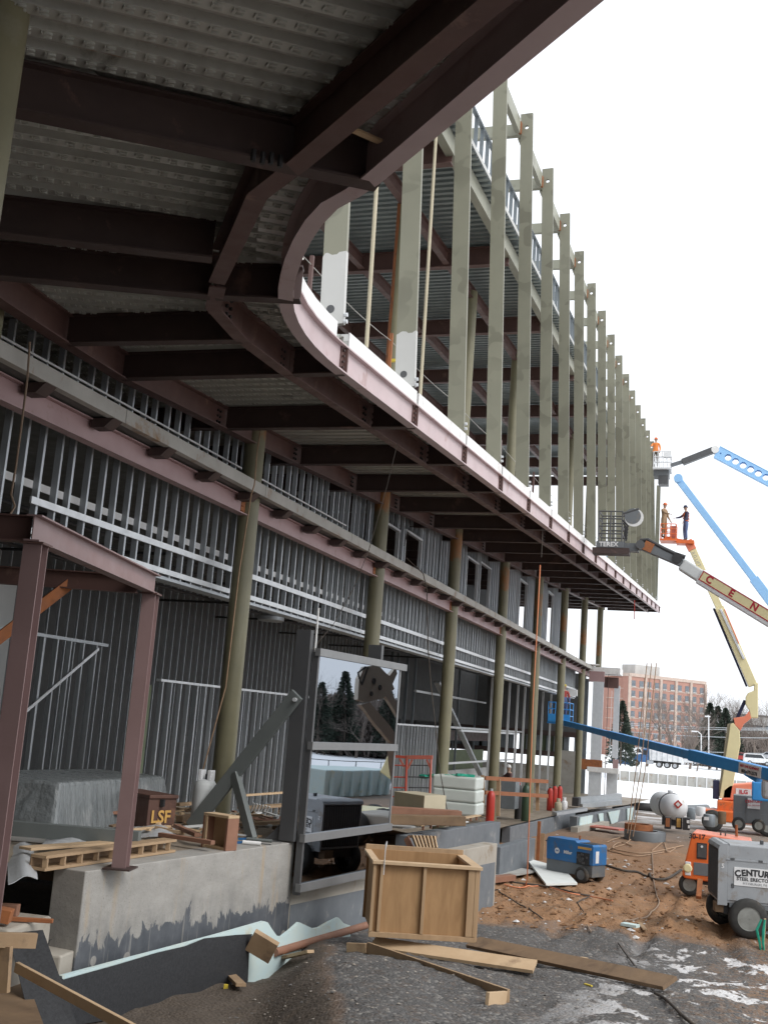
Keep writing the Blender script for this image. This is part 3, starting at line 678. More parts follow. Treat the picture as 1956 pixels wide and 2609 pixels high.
for k in range(4): btm.tube((-.012, -.075, .07 + .073 * k), (.016, -.075, .07 + .073 * k), .017, 6)
bme = btm.mesh('bolts'); bme.materials.append(MAT['oxide_dark'])
for y in YB:
    s_ = inst('stiffener', sme, bld, (-4.79, y, P0(y)))
    b_ = bpy.data.objects.new('bolts', bme); COLL.objects.link(b_); b_.parent = s_
# slab edge form: white strips with open joints
def estrip(pts): 
    mb = MB(); sweep(mb, pts, [(-.055, -.035, .375, .58), (-.40, -.055, .375, .42), (-.36, -.05, .42, .565)]); return mb
part(estrip(FAS[:5]), 'slab_edge_form', 'slab_white'); part(estrip(FAS[4:19]), 'slab_edge_form', 'slab_white')
for a, b in segs: part(estrip([(-4.755, a + .10), (-4.755, b - .02)]), 'slab_edge_form', 'slab_white')
MIDN = [tuple(hp(*q)[:2]) for q in ((1300, -30), (762, 418), (655, 500), (552, 722))]
MIDN = [(15.6, -14.5)] + MIDN
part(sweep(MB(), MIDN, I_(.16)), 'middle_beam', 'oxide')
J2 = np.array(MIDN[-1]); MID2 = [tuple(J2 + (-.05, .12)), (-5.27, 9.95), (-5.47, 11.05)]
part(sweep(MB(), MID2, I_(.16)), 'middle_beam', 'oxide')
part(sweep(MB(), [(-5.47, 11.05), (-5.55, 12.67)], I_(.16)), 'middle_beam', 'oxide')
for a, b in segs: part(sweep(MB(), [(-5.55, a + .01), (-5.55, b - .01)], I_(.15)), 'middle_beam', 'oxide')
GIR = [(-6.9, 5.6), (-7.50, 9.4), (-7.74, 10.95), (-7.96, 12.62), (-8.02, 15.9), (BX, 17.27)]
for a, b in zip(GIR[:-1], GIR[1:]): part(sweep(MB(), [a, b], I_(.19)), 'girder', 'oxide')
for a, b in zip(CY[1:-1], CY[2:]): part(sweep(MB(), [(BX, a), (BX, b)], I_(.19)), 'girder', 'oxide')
# cross beams
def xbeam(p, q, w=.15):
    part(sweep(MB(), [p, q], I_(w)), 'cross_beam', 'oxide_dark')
pA, pB, pC = [hp(*q) for q in ((50, 290), (655, 408), (955, 476))]
dA = (pC - pA)[:2]; dA = dA / np.linalg.norm(dA)
xbeam(tuple(pA[:2] - dA * 5), tuple(pC[:2] + dA * .02))
b0, b1 = hp(0, 600)[:2], hp(548, 664)[:2]; dB = (b1 - b0) / np.linalg.norm(b1 - b0); xbeam(tuple(b0 - dB * 3), tuple(b1 - dB * .03))
c0, c1, c2 = hp(0, 708)[:2], hp(535, 758)[:2], hp(765, 768)[:2]; dC = (c1 - c0) / np.linalg.norm(c1 - c0)
xbeam(tuple(c0 - dC * 2.2), tuple(c1)); xbeam(tuple(c1 + (c2 - c1) * .05), tuple(c2))
xbeam((-7.72, 11.0), (-5.5, 11.14))
for y in YB: 
    xbeam((-7.98, y), (-5.62, y)); xbeam((-5.48, y), (-4.80, y))
for y in YB[1:]: xbeam((-14., y), (-8.14, y))
mb = MB(); ga, gb = hp(900, 330, .15), hp(968, 360, .15); mb.bar(ga, gb, .06, .015); part(mb, 'cover_plate', 'plank_pale')
# connection bolts under the kinks
for (cx_, cy_) in ((645, 400), (690, 408)):
    p = hp(cx_, cy_, .0); mb = MB()
    for k in range(2): mb.tube(p + np.array([.05 * k, .05 * k, -.03]), p + np.array([.05 * k, .05 * k, .06]), .02, 6)
    part(mb, 'bolts', 'black')
def bolts_at(x, y, nx_=2, nz_=3):
    mb = MB()
    for i in range(nx_):
        for k in range(nz_): mb.tube((x - .01, y + .09 * i, P0(y) + .08 + .09 * k), (x + .02, y + .09 * i, P0(y) + .08 + .09 * k), .02, 6)
    part(mb, 'bolts', 'black')
for y in YB[:8]: bolts_at(-5.535, y - .32); bolts_at(-5.535, y + .14); bolts_at(-8.0, y - .3); bolts_at(-8.0, y + .12)
for (x, y) in ((-5.24, 9.95), (-5.32, 10.35)): bolts_at(x, y)

# metal deck
def clip_iv(poly, u, v, s):
    ts = []
    n_ = len(poly)
    for i in range(n_):
        a, b = poly[i], poly[(i + 1) % n_]; sa, sb2 = a @ v - s, b @ v - s
        if sa * sb2 < 0: ts.append((a + (b - a) * (sa / (sa - sb2))) @ u)
    return (min(ts), max(ts)) if len(ts) >= 2 else None
def deck(poly, u, h, zfun, mat, name='deck_panel', period=.265, rib=.10, emboss=False, parent=None):
    poly = [np.array(p, float) for p in poly]; u = np.array(u, float); u /= np.linalg.norm(u); v = np.array([-u[1], u[0]])
    ss = [p @ v for p in poly]; s0, s1 = min(ss), max(ss)
    prof_ = [(0, 0), (.46, 0), (.50, 1), (.60, 1), (.63, .72), (.70, .72), (.73, 1), (.96, 1)]
    rows = []; k = math.floor(s0 / period)
    while k * period < s1:
        for a, hh in prof_: rows.append((k * period + a * period, h + hh * rib))
        k += 1
    mb = MB(); eb = MB(); prev = None
    for s, hh in rows:
        iv = clip_iv(poly, u, v, s)
        if iv is None: prev = None; continue
        cur = [(*(u * t + v * s), hh) for t in iv]; cur = [(p[0], p[1], zfun(p[1]) + p[2]) for p in cur]
        if prev is not None: mb.add([prev[0], prev[1], cur[1], cur[0]], [(0, 1, 2, 3)])
        prev = cur
    o = part(mb, name, mat, parent)
    if emboss:
        k = math.floor(s0 / period)
        while k * period < s1:
            s = (k + .21) * period; iv = clip_iv(poly, u, v, s)
            if iv:
                t = iv[0] + .05; j = 0
                while t < iv[1] - .06:
                    items = [(t, s - .026, .052, .014), (t, s + .026, .052, .014)] if j % 2 == 0 else [(t + .012, s, .014, .062)]
                    for (tt, sq, lu, lv) in items:
                        ring = []
                        for (a, b_) in ((-1, -.5), (-.5, -1), (.5, -1), (1, -.5), (1, .5), (.5, 1), (-.5, 1), (-1, .5)):
                            q = u * (tt + a * lu / 2) + v * (sq + b_ * lv / 2); ring.append((q[0], q[1], zfun(q[1]) + h + .004))
                        low = [(q[0], q[1], q[2] - .020) for q in ring]
                        eb.add(ring + low, [(8, 9, 10, 11, 12, 13, 14, 15)] + [(i, (i + 1) % 8, 8 + (i + 1) % 8, 8 + i) for i in range(8)])
                    t += .080 if j % 2 == 0 else .052
                    j += 1
            k += 1
        e = part(eb, 'embossing', 'deck', o); tag(e, kind='stuff')
    return o
aL = pA[:2] - dA * 7; cL = c0 - dC * 3
deck([aL, tuple(pC[:2]), (-.80, 5.25), (.5, 3.85), (5., -1.3), (-8.5, -1.5)], dA, BD + .005, P0, 'deck', emboss=True)
uB = (pC - pA)[:2] * .6 + (b1 - b0) * .6
curve_in = [(x - .06, y + .02) for x, y in FAS[4:12]]
deck([aL + dA * .001, tuple(pC[:2])] + curve_in[1:] + [tuple(c2), tuple(c1), tuple(cL)], uB, BD + .005, P0, 'deck', emboss=True)
curve_in2 = [(x - .06, y + .02) for x, y in FAS[11:18]]
deck([tuple(cL), tuple(c1), tuple(c2)] + curve_in2[1:] + [(-4.80, 11.9), (-5.5, 11.14), (-7.9, 11.0), (-9.5, 10.9)], dC, BD + .005, P0, 'deck', emboss=True)
allb = [11.1] + YB + [YEND]
for a, b in zip(allb[:-1], allb[1:]):
    deck([(-9.3, a + .01), (-4.80, a + .01), (-4.80, b - .01), (-9.3, b - .01)], (1, 0), BD + .005, P0, 'deck', period=.30, emboss=(a < 14))
# the building goes on behind the camera: unseen walls added there to block light
mb = MB(); mb.box((-15.45, -4., 2.0), (.15, 24., 9.)); part(mb, 'sheathing', 'sheathing')
mb = MB(); mb.box((-2., -14.6, 2.2), (27., .15, 7.6)); part(mb, 'sheathing', 'sheathing')
# concrete on the deck
top = [(FAS[i][0] - .42, FAS[i][1]) for i in range(len(FAS))] + [(-5.17, YEND - .05), (-24., YEND - .05), (-24., -14.5)]
mb = MB(); lo = [(x, y, P0(y) + .43) for x, y in top]; mb.prism(lo, (0, 0, .13)); part(mb, 'floor_slab', 'slab_conc')

# upper storey: columns, fins, ties, roof
for y in CY[1:]:
    mb = MB(); mb.tube((BX, y, P0(y) + .56), (BX, y, P0(y) + 7.8), .178, 24, cap=False); part(mb, 'column', 'olive_rust', smooth=40)
mb = MB(); yq = CY[2]; vs_, fs_ = [], []
for k in range(14):
    h = .6 + 7.0 * k / 13
    for j in range(5): t = -2.75 + .22 * j + .05 * math.sin(k * 1.7) ; vs_.append((BX + .181 * math.cos(t), yq + .181 * math.sin(t), P0(yq) + h))
fs_ = [(k * 5 + j, k * 5 + j + 1, k * 5 + j + 6, k * 5 + j + 5) for k in range(13) for j in range(4)]
mb.add(vs_, fs_); part(mb, 'rust_streak', 'rust', smooth=60)
YF = [12.55 + 3.26 * i for i in range(18)]
def fin_mesh(h, mat, holes=((.16, 9.95), )):
    # flat box section plate with a round hole through it near the top; local base at 0
    bm = bmesh.new(); w, t = .31, .07
    zc = holes[0][1]; zs = [0., zc - .2, zc + .2, h]; r, n_ = .055, 16
    vsx = {}
    def V(x, y, z): 
        k = (round(x, 4), round(y, 4), round(z, 4))
        if k not in vsx: vsx[k] = bm.verts.new((x, y, z))
        return vsx[k]
    for sy in (-1, 1):
        y = sy * t / 2
        for (za, zb) in ((0, zs[1]), (zs[2], h)): bm.faces.new([V(-w / 2, y, za), V(w / 2, y, za), V(w / 2, y, zb), V(-w / 2, y, zb)])
        outer = [(w / 2, 0), (w / 2, .2), (0, .2), (-w / 2, .2), (-w / 2, 0), (-w / 2, -.2), (0, -.2), (w / 2, -.2)]
        inner = [(r * math.cos(i * math.pi / 4), r * math.sin(i * math.pi / 4)) for i in range(8)]
        for i in range(8):
            a, b = outer[i], outer[(i + 1) % 8]; c, d = inner[(i + 1) % 8], inner[i]
            bm.faces.new([V(a[0], y, zc + a[1]), V(b[0], y, zc + b[1]), V(c[0], y, zc + c[1]), V(d[0], y, zc + d[1])])
    for i in range(8):
        a = (r * math.cos(i * math.pi / 4), r * math.sin(i * math.pi / 4)); b = (r * math.cos((i + 1) * math.pi / 4), r * math.sin((i + 1) * math.pi / 4))
        bm.faces.new([V(a[0], -t / 2, zc + a[1]), V(b[0], -t / 2, zc + b[1]), V(b[0], t / 2, zc + b[1]), V(a[0], t / 2, zc + a[1])])
    for x in (-w / 2, w / 2):
        for za, zb in ((0, zs[1]), (zs[1], zc), (zc, zs[2]), (zs[2], h)): bm.faces.new([V(x, -t / 2, za), V(x, t / 2, za), V(x, t / 2, zb), V(x, -t / 2, zb)])
    for z in (0, h): bm.faces.new([V(-w / 2, -t / 2, z), V(w / 2, -t / 2, z), V(w / 2, t / 2, z), V(-w / 2, t / 2, z)])
    bmesh.ops.recalc_face_normals(bm, faces=bm.faces)
    m_ = bpy.data.meshes.new('fin'); bm.to_mesh(m_); bm.free(); m_.materials.append(MAT[mat]); return m_
FH = 9.68
fmesh = fin_mesh(FH, 'fin_stained', ((.16, 9.30),))
lean = math.atan2(.37, FH)
footm = MB(); footm.box((-.02, .0, -.07), (.10, .05, .26)); fme = footm.mesh('foot_bracket'); fme.materials.append(MAT['oxide_pale'])
nutm = MB(); 
for q in (-.04, .05): nutm.lathe((.17, -.03, .06 + q), [(.028, 0), (.028, .04)], 8, 'X')
nme = nutm.mesh('bolts'); nme.materials.append(MAT['galv_bright'])
for i, y in enumerate(YF):
    f_ = inst('fin', fmesh, bld, (-4.955, y, P0(y) + .62), rot=(0, -lean, 0))
    for m_, nm in ((fme, 'foot_bracket'), (nme, 'bolts')):
        q = bpy.data.objects.new(nm, m_); COLL.objects.link(q); q.parent = f_
    if i < 2:   # unpainted lower ends with a blanked hole
        mb = MB(); hh = .95 if i == 0 else .88
        pts = [(-.159, 0), (.159, 0), (.159, hh + .02)] + [(.159 - .0318 * k, hh + .02 * math.sin(k * .9 + 2 * i) + .006 * math.sin(k * 2.7)) for k in range(1, 10)] + [(-.159, hh - .03)]
        mb.prism([(a, -.038, b) for a, b in pts], (0, .076, 0)); m_ = mb.mesh('primer_end'); m_.materials.append(MAT['fin_primer'])
        q = bpy.data.objects.new('primer_end', m_); COLL.objects.link(q); q.parent = f_
        mb = MB(); mb.lathe((-.02, -.042, .20), [(.055, 0), (.055, .003)], 20, 'Y'); m_ = mb.mesh('hole_plug'); m_.materials.append(MAT['grey_dark'])
        q = bpy.data.objects.new('hole_plug', m_); COLL.objects.link(q); q.parent = f_
mb = MB(); mb.box((-5.0, 70.6, P0(70) + 4.2), (.25, .07, 7.6)); part(mb, 'fin', 'fin_stained')
TX = -5.50; HT = 9.72
for i, y in enumerate(YF):
    mb = MB(); mb.bar(up(TX, y + .06, HT + .16), up(-9.2, y + .06, HT + .16), .14, .31); part(mb, 'tie_strut', 'fin')
    mb = MB(); mb.bar(up(TX + .04, y - .15, HT + .16), up(TX + .04, y - .02, HT + .16), .06, .30); part(mb, 'splice_plate', 'rust')
    if i < 17: mb = MB(); mb.bar(up(TX, y + .14, HT + .16), up(TX, y + 3.05, HT + .16), .12, .38); part(mb, 'tie_beam', 'fin')
    mb = MB(); mb.bar(up(TX - .1, y, HT + .15), up(TX + .06, y, HT + .15), .06, .28); part(mb, 'fin_bracket', 'fin')
HR = 7.5
for k, y in enumerate([15.85 + 6.52 * j for j in range(9)]):
    mb = MB(); mb.ibeam(up(-6.3, y, HR), up(-24, y, HR), .55, .22, .025, .016); part(mb, 'roof_beam', 'oxide')
for x in (-8.06, -10.6, -13.2, -16.2, -19.4):
    for k in range(9):
        y0 = 9.3 + 6.52 * k
        mb = MB(); sweep(mb, [(x, y0 + .08), (x, y0 + 6.44)], [(-.09, .09, HR + .06, HR + .08), (-.09, .09, HR + .40, HR + .42), (-.007, .007, HR + .08, HR + .40)]); part(mb, 'roof_purlin', 'oxide')
for k in range(9):
    y0 = 9.3 + 6.52 * k
    mb = MB(); sweep(mb, [(-6.35, y0), (-6.35, y0 + 6.5)], [(-.10, .10, HR + .2, HR + .62)]); part(mb, 'edge_beam', 'fin')
for k in range(9):
    y0 = 9.3 + 6.52 * k
    deck([(-24, y0), (-6.0, y0), (-6.0, y0 + 6.5), (-24, y0 + 6.5)], (1, 0), HR + .63, P0, 'deck_roof', period=.30, rib=.07)
mb = MB(); mb.prism([up(-24, 9.3, HR + .72), up(-6.0, 9.3, HR + .72), up(-6.0, 68, HR + .72), up(-24, 68, HR + .72)], (0, 0, .12)); part(mb, 'roof_slab', 'gyp_white')
wp = bpy.data.objects.new('parapet', None); COLL.objects.link(wp); wp.parent = bld
psm = stud_mesh(.95, .09, .03, 'galv_dark')
for k in range(56): y = 15. + .61 * k; inst('stud', psm, wp, up(-6.1, y, HR + .8))
for k in range(5):
    y0 = 15 + 6.6 * k; mb = MB(); mb.bar(up(-6.1, y0, HR + 1.77), up(-6.1, y0 + 6.58, HR + 1.77), .1, .05); part(mb, 'parapet_track', 'galv_dark', wp)
# temporary edge protection on the upper floor
posts = [13.0, 16.6, 20.9, 25.5, 30., 35., 40., 46., 52.]
for i, y in enumerate(posts):
    mb = MB(); mb.bar(up(-5.5, y, .56), up(-5.5, y, 1.75), .05, .05); part(mb, 'guard_post', 'rust' if i == 1 else 'oxide')
for h in (1.05, 1.62):
    for a, b in zip([10.2] + posts[:-1], posts):
        xa = -5.2 if a == 10.2 else -5.5
        pts = [up(xa + (-5.5 - xa) * t, a + (b - a) * t, h - .06 * 4 * t * (1 - t)) for t in np.linspace(0, 1, 7)]
        mb = MB(); mb.path(pts, .007, 5); part(mb, 'safety_cable', 'wire')
for (px0, py0, px1, py1, y) in ((963, 470, 933, 885, 14.2), (1114, 345, 1070, 1010, 18.2)):
    a, b = hy(px0, py0 - 60, y), hy(px1, py1, y); mb = MB(); mb.tube(b, a, .03, 10); part(mb, 'hanging_pole', 'beige')
mb = MB(); mb.box((-10, 68.5, P0(68) + 1.9), (6, .1, 2.6)); part(mb, 'hung_tarp', 'blue_tarp')
mb = MB(); p = hp(1118, 1018, .75); mb.box((p[0] - .6, p[1], P0(p[1]) + 1.05), (.03, .03, .9)); part(mb, 'guard_post', 'orange')
mb = MB(); mb.box((p[0] - .75, p[1], P0(p[1]) + 1.45), (.35, .05, .05)); part(mb, 'clamp', 'yellow')

# far corner: galvanised panels between red columns
yc = 63.2
def pq(px, py, y): return hy(px, py, y)
def wallbox(name, mat, px0, px1, py0, py1, y, t=.12, parent=None):
    a, b = hy(px0, py1, y), hy(px1, py0, y); mb = MB()
    mb.box(((a[0] + b[0]) / 2, y + t / 2, (a[2] + b[2]) / 2), (b[0] - a[0], t, b[2] - a[2])); return part(mb, name, mat, parent)
wallbox('corner_panel', 'galv_pale', 1503, 1538, 1738, 1936, yc); wallbox('corner_panel', 'galv_pale', 1558, 1579, 1748, 1932, yc + 1.0)
wallbox('corner_panel', 'galv_bright', 1552, 1558, 1760, 1934, yc + .9)
wallbox('corner_column', 'oxide', 1538, 1551, 1712, 2030, yc + .4); wallbox('corner_beam', 'oxide_pale', 1500, 1540, 1712, 1737, yc + .1); wallbox('corner_beam', 'oxide', 1538, 1576, 1727, 1752, yc + .5)
wallbox('corner_band', 'rust', 1478, 1534, 1938, 1960, yc - .05); wallbox('corner_band', 'oxide_pale', 1560, 1575, 1936, 1958, yc + .8)
wallbox('corner_panel', 'galv_pale', 1497, 1532, 1966, 2028, yc); wallbox('corner_panel', 'galv_pale', 1543, 1573, 1966, 2028, yc + .6)
wallbox('corner_ledge', 'slab_white', 1495, 1575, 1960, 1966, yc - .1, .6); wallbox('parapet_cap', 'slab_white', 1488, 1580, 1703, 1714, yc + .2, 1.5)
wallbox('concrete_panel', 'slab_conc', 1424, 1465, 1915, 2032, yc + 1.6); wallbox('concrete_panel', 'galv_dark', 1470, 1500, 1730, 2030, yc + 2.2)
wallbox('white_panel', 'white', 1435, 1470, 1758, 1772, yc - 4, .2)
wallbox('roof_vent_pipe', 'grey_dark', 1570, 1572, 1676, 1722, yc + 4, .06)
a = hz(1497, 1700, 5.6); mb = MB(); mb.box((-7.9, 62.6, 5.6), (.9, 1.6, .05), .3); part(mb, 'deck_offcut', 'slab_white')
# ground floor
fl = MB(); ysf = list(np.arange(7.6, 66.1, .52)); 
FX = lambda y: float(np.interp(y, [10.8, 15.4, 15.5, 25, 30, 30.1, 38.9, 49.4, 58.5, 66], [-6.75, -6.25, -6.5, -6.85, -6.15, -7.4, -7.5, -6.75, -5.2, -4.6]))
vs_ = []; fs_ = []
for y in ysf: vs_ += [(-26., y, zf(y) - .004), (FX(y) if y > 10.8 else -7.6, y, zf(y) - .004)]
for i in range(len(ysf) - 1): fs_.append((2 * i, 2 * i + 1, 2 * i + 3, 2 * i + 2))
fl.add(vs_, fs_); o = fl.build('floor', 'slab_conc_wet'); tag(o, kind='structure')
# ------------------------------------------------------------------ foundation walls
WA, WB = np.array([-6.53, 10.85]), np.array([-5.98, 15.44]); wd = (WB - WA) / np.linalg.norm(WB - WA); wn_ = np.array([wd[1], -wd[0]])
def wall_seg(mb, a, b, z0, z1a, z1b, t=.32, n=12, jag=0.):
    a, b = np.array(a, float), np.array(b, float); d = (b - a) / np.linalg.norm(b - a); nn = np.array([-d[1], d[0]]) * t
    for i in range(n):
        p, q = a + (b - a) * i / n, a + (b - a) * (i + 1) / n; za, zb = z1a + (z1b - z1a) * i / n, z1a + (z1b - z1a) * (i + 1) / n
        mb.hexa([(*p, z0), (*q, z0), (*(q + nn), z0), (*(p + nn), z0), (*p, za), (*q, zb), (*(q + nn), zb), (*(p + nn), za)])
    return mb
fw = thing('foundation_wall', (-6.3, 13., -1.9), 'near raw concrete foundation wall with torn black waterproofing along its foot', 'wall')
wall_seg(MB(), WA, WB, -1.9, 0., 0., .42, 1).build('wall_stem', 'foundation', fw, bevel=.012)
a = WA + np.array([-.42, .05]) ; 
mb = MB(); mb.box((-7.0, 10.75, -1.35), (.9, .5, 1.1), .12); mb.build('footing_return', 'concrete', fw, bevel=.02)
mb = MB(); mb.box((-7.35, 10.3, -1.15), (.9, .35, .55), .15); mb.build('footing_step', 'concrete', fw, bevel=.02)
mb = MB(); mb.box((-7.45, 10.15, -.95), (1.5, .9, 1.0), .1); mb.build('footing_ledge', 'concrete', fw, bevel=.03)
mb = MB(); mb.box((-8.6, 9.2, -.75), (2.6, 2.2, 1.3), .1); mb.build('footing_ledge', 'concrete', fw, bevel=.03)
for (lab, a, b, w, m_) in (('rusty steel channel lying below the wall end', (-8.2, 9.35, -.12), (-6.75, 9.95, -.36), .16, 'rust'), ('brown steel stub lying on the footing ledge', (-7.9, 10.0, -.38), (-6.95, 10.35, -.38), .14, 'plank_red'), ('thin rusty bar across the footing ledge', (-7.6, 9.8, -.42), (-6.5, 10.3, -.42), .05, 'rust')):
    o = MB(); o.bar(a, b, w, w * .8); o = o.build('steel_offcut', m_, bevel=.005); tag(o, lab, 'steel offcut')
fw2 = thing('foundation_wall', (-6., 19., -2.1), 'low tan concrete foundation wall below the dark glass unit', 'wall')
wall_seg(MB(), WB + wd * .01, WB + wd * 9.2, -2.3, -.56, -.62, .32, 1).build('wall_stem', 'concrete', fw2, bevel=.012)
m_wl = MB(); wall_seg(m_wl, WB + wd * .02 + wn_ * .006, WB + wd * 9.1 + wn_ * .006, -2.3, -.86, -1.0, .006, 1); m_wl.build('waterproofing', 'tar_grey', fw2)
def fwall(label, pxa, pxb, z, zlow, mat, t=.3, zb=None, grp=None):
    a, b = hz(*pxa, z), hz(*pxb, z if zb is None else zb); root = thing('foundation_wall', (*((a + b) / 2)[:2], zlow), label, 'wall')
    wall_seg(MB(), a[:2], b[:2], zlow, a[2], b[2], t, 1).build('wall_stem', mat, root, bevel=.012); return root, a, b
fwall('tall slate grey foundation wall with white drips behind the wooden crate', (1040, 2131), (1275, 2095), -.6, -2.6, 'tar_grey', .3)
fwall('short low grey foundation wall left of the blue welder', (1275, 2160), (1364, 2136), -1.2, -2.6, 'tar_grey', .25)
fwall('long grey foundation wall running behind the blue welder', (1300, 2108), (1466, 2070), -1.5, -2.6, 'tar_grey', .3)
r5, a5, b5 = fwall('far foundation wall faced with torn pale green foam pieces', (1470, 2082), (1618, 2055), -1.5, -2.7, 'tar_grey', .3)
d5 = (b5 - a5)[:2] / np.linalg.norm((b5 - a5)[:2]); n5 = np.array([d5[1], -d5[0]])
for (t0, t1, t2, t3, h) in ((.3, 2.4, 2.1, .1, .55), (3.4, 4.3, 4.4, 3.9, .5), (5.2, 7.6, 7.2, 6.0, .5), (9.2, 10.8, 10.6, 9.4, .6)):
    mb = MB(); P = [(*(a5[:2] + d5 * t + n5 * .02), z) for t, z in ((t0, -1.53), (t1, -1.53), (t2, -1.53 - h), (t3, -1.55 - h * 1.1))]
    mb.prism(P, (*(n5 * .05), 0)); mb.build('foam_piece', 'foam_blue', r5)
fwall('low pale concrete footing wall just behind the blue welder', (1472, 2109), (1552, 2094), -1.85, -2.6, 'concrete', .3)
# foam board and drainage mat in the trench
fo = WA + wn_ * .26
def wp_(px, py, o=.26): q = WA + wn_ * o; return hv(px, py, q[0], q[1], wd[0], wd[1])
foam_px = [(148, 2486), (300, 2446), (400, 2420), (560, 2377), (665, 2347), (674, 2350), (684, 2366), (697, 2384), (712, 2386), (735, 2368), (755, 2350), (764, 2354), (790, 2366), (806, 2364), (830, 2350), (855, 2338), (868, 2352), (884, 2358), (890, 2480), (160, 2600)]
mb = MB(); mb.prism([wp_(*q) for q in foam_px], (*(wn_ * .05), 0)); o = mb.build('foam_board', 'foam_blue'); tag(o, 'pale blue foam board standing in the trench along the concrete wall', 'foam board')
mat_px = [(118, 2470), (160, 2497), (300, 2458), (400, 2428), (470, 2412), (520, 2392), (600, 2383), (640, 2381), (632, 2430), (628, 2520), (500, 2560), (150, 2620)]
mb = MB(); mb.prism([wp_(*q, .345) for q in mat_px], (*(wn_ * .015), 0)); o = mb.build('drainage_mat', 'drain_mat'); tag(o, 'black dimpled drainage mat leaning on the blue foam board', 'drainage mat')
mb = MB(); a, b, c, d = hy(20, 2380, 10.0), hy(108, 2370, 10.2), hy(205, 2640, 9.7), hy(90, 2660, 9.4); mb.prism([a, b, c, d], (.02, -.02, .0)); o = mb.build('drainage_mat', 'drain_mat'); tag(o, 'black mat sheet hanging at the end of the near concrete wall', 'drainage mat')
mb = MB(); a, b = wp_(700, 2428, .32), wp_(935, 2358, .32); mb.tube(a, b, .055, 14); o = mb.build('timber_pole', 'plank_red', smooth=40); tag(o, 'round brown pole lying along the trench edge left of the crate', 'pole')

# ------------------------------------------------------------------ steel portal frame
pf = thing('steel_portal', (-6.3, 11.3, 0.), 'small red primed steel portal frame standing on the near foundation wall', 'steel frame')
p2 = hz(306, 2214, 0.); zt = 3.0
p1 = hz(92, 1390, zt); 
def hcol(mb, x, y, z0, z1, d=.155, rz=0.):
    c, s = math.cos(rz), math.sin(rz)
    for q in (-1, 1): mb.box((x - s * q * (d / 2 - .006), y + c * q * (d / 2 - .006), (z0 + z1) / 2), (d, .012, z1 - z0), rz)
    mb.box((x, y, (z0 + z1) / 2), (.01, d - .026, z1 - z0), rz)
fa = math.atan2(p2[1] - p1[1], p2[0] - p1[0]) - math.pi / 2
for p, z0 in ((p1, -.9), (p2, .016)):
    mb = MB(); hcol(mb, p[0], p[1], z0, zt, .155, fa); mb.build('post', 'oxide_portal', pf)
mb = MB(); mb.box((p2[0], p2[1], .008), (.30, .34, .018), fa); mb.build('base_plate', 'oxide_dark', pf)
for p in (p1, p2):
    mb = MB(); mb.box((p[0], p[1], zt + .01), (.2, .22, .018), fa); mb.build('cap_plate', 'oxide', pf)
d_ = (p2 - p1)[:2]; d_ /= np.linalg.norm(d_); s_ = np.array([-d_[1], d_[0]])
mb = MB(); mb.ibeam((*(p1[:2] - d_ * .12), zt + .02), (*(p2[:2] + d_ * .1), zt + .02), .22, .13, .014, .01); mb.build('front_beam', 'oxide_portal', pf)
mb = MB(); mb.ibeam((*(p1[:2] + s_ * .06), zt + .021), (*(p1[:2] + s_ * 2.5), zt + .021), .22, .13, .014, .01); mb.build('side_beam', 'oxide', pf)
mb = MB(); mb.ibeam((*(p2[:2] + s_ * .08 - d_ * .3), zt - .02), (*(p2[:2] + s_ * 2.2 - d_ * .3), zt - .02), .2, .1, .012, .01); mb.build('side_beam', 'oxide', pf)
q0, q1 = p1[:2] + s_ * 1.25 - d_ * 1.2, p2[:2] + s_ * 1.0
mb = MB(); mb.ibeam((*q0, zt - .02), (*(q0 + d_ * 3.3), zt - .02), .24, .12, .012, .01); mb.build('rear_beam', 'oxide', pf)
a, b = hy(190, 1478, 10.9), hy(-60, 1670, 10.2); mb = MB(); mb.bar(a, b, .09, .12); mb.build('diagonal_brace', 'rust', pf)

# ------------------------------------------------------------------ glass wall unit
GP = (-5.86, 15.30, .122, 1.0)
def gp(px, py): return hv(px, py, *GP)
gd = Vector((.122, 1, 0)).normalized(); gn = Vector((gd.y, -gd.x, 0))
gu = thing('glass_wall_unit', gp(770, 2266), 'tall dark framed glass wall unit reflecting trees and snow beside the concrete wall', 'glass unit')
def quad_plate(p, off, t, name, mat): 
    mb = MB(); mb.prism([np.array(q) + np.array(gn) * off for q in p], np.array(gn) * t); return mb.build(name, mat, gu)
zb_ = lambda px, py: gp(px, py)[2]
y0, y1 = gp(785, 1893)[1], gp(1002, 1895)[1]
def G(y, z): return np.array([GP[0] + .122 * (y - GP[1]), y, z])
zr = [zb_(757, 2262), zb_(772, 2135), zb_(790, 1900), zb_(803, 1661)]
names = ['pane_low', 'pane_coated', 'pane_coated']
for k in range(3):
    za, zc = zr[k] + .05, zr[k + 1] - .05
    yr = y1 - .06 if k else y0 + (y1 - y0) * .80
    quad_plate([G(y0 + .04, za), G(yr, za), G(yr, zc), G(y0 + .04, zc)], .03, .012, 'pane', names[k])
for k in range(4):
    ye = y1 + (.16 if k == 3 else .0)
    quad_plate([G(y0 - .02, zr[k] - .055), G(ye, zr[k] - .055), G(ye, zr[k] + .055), G(y0 - .02, zr[k] + .055)], .0, .085, 'rail', 'alu')
quad_plate([G(y0, zr[0] - .1), G(y0 + .05, zr[0] - .1), G(y0 + .05, zr[3]), G(y0, zr[3])], -.05, .10, 'jamb', 'grey_dark')
quad_plate([G(y1 - .05, zr[1]), G(y1, zr[1]), G(y1, zr[3]), G(y1 - .05, zr[3])], .0, .05, 'jamb', 'alu')
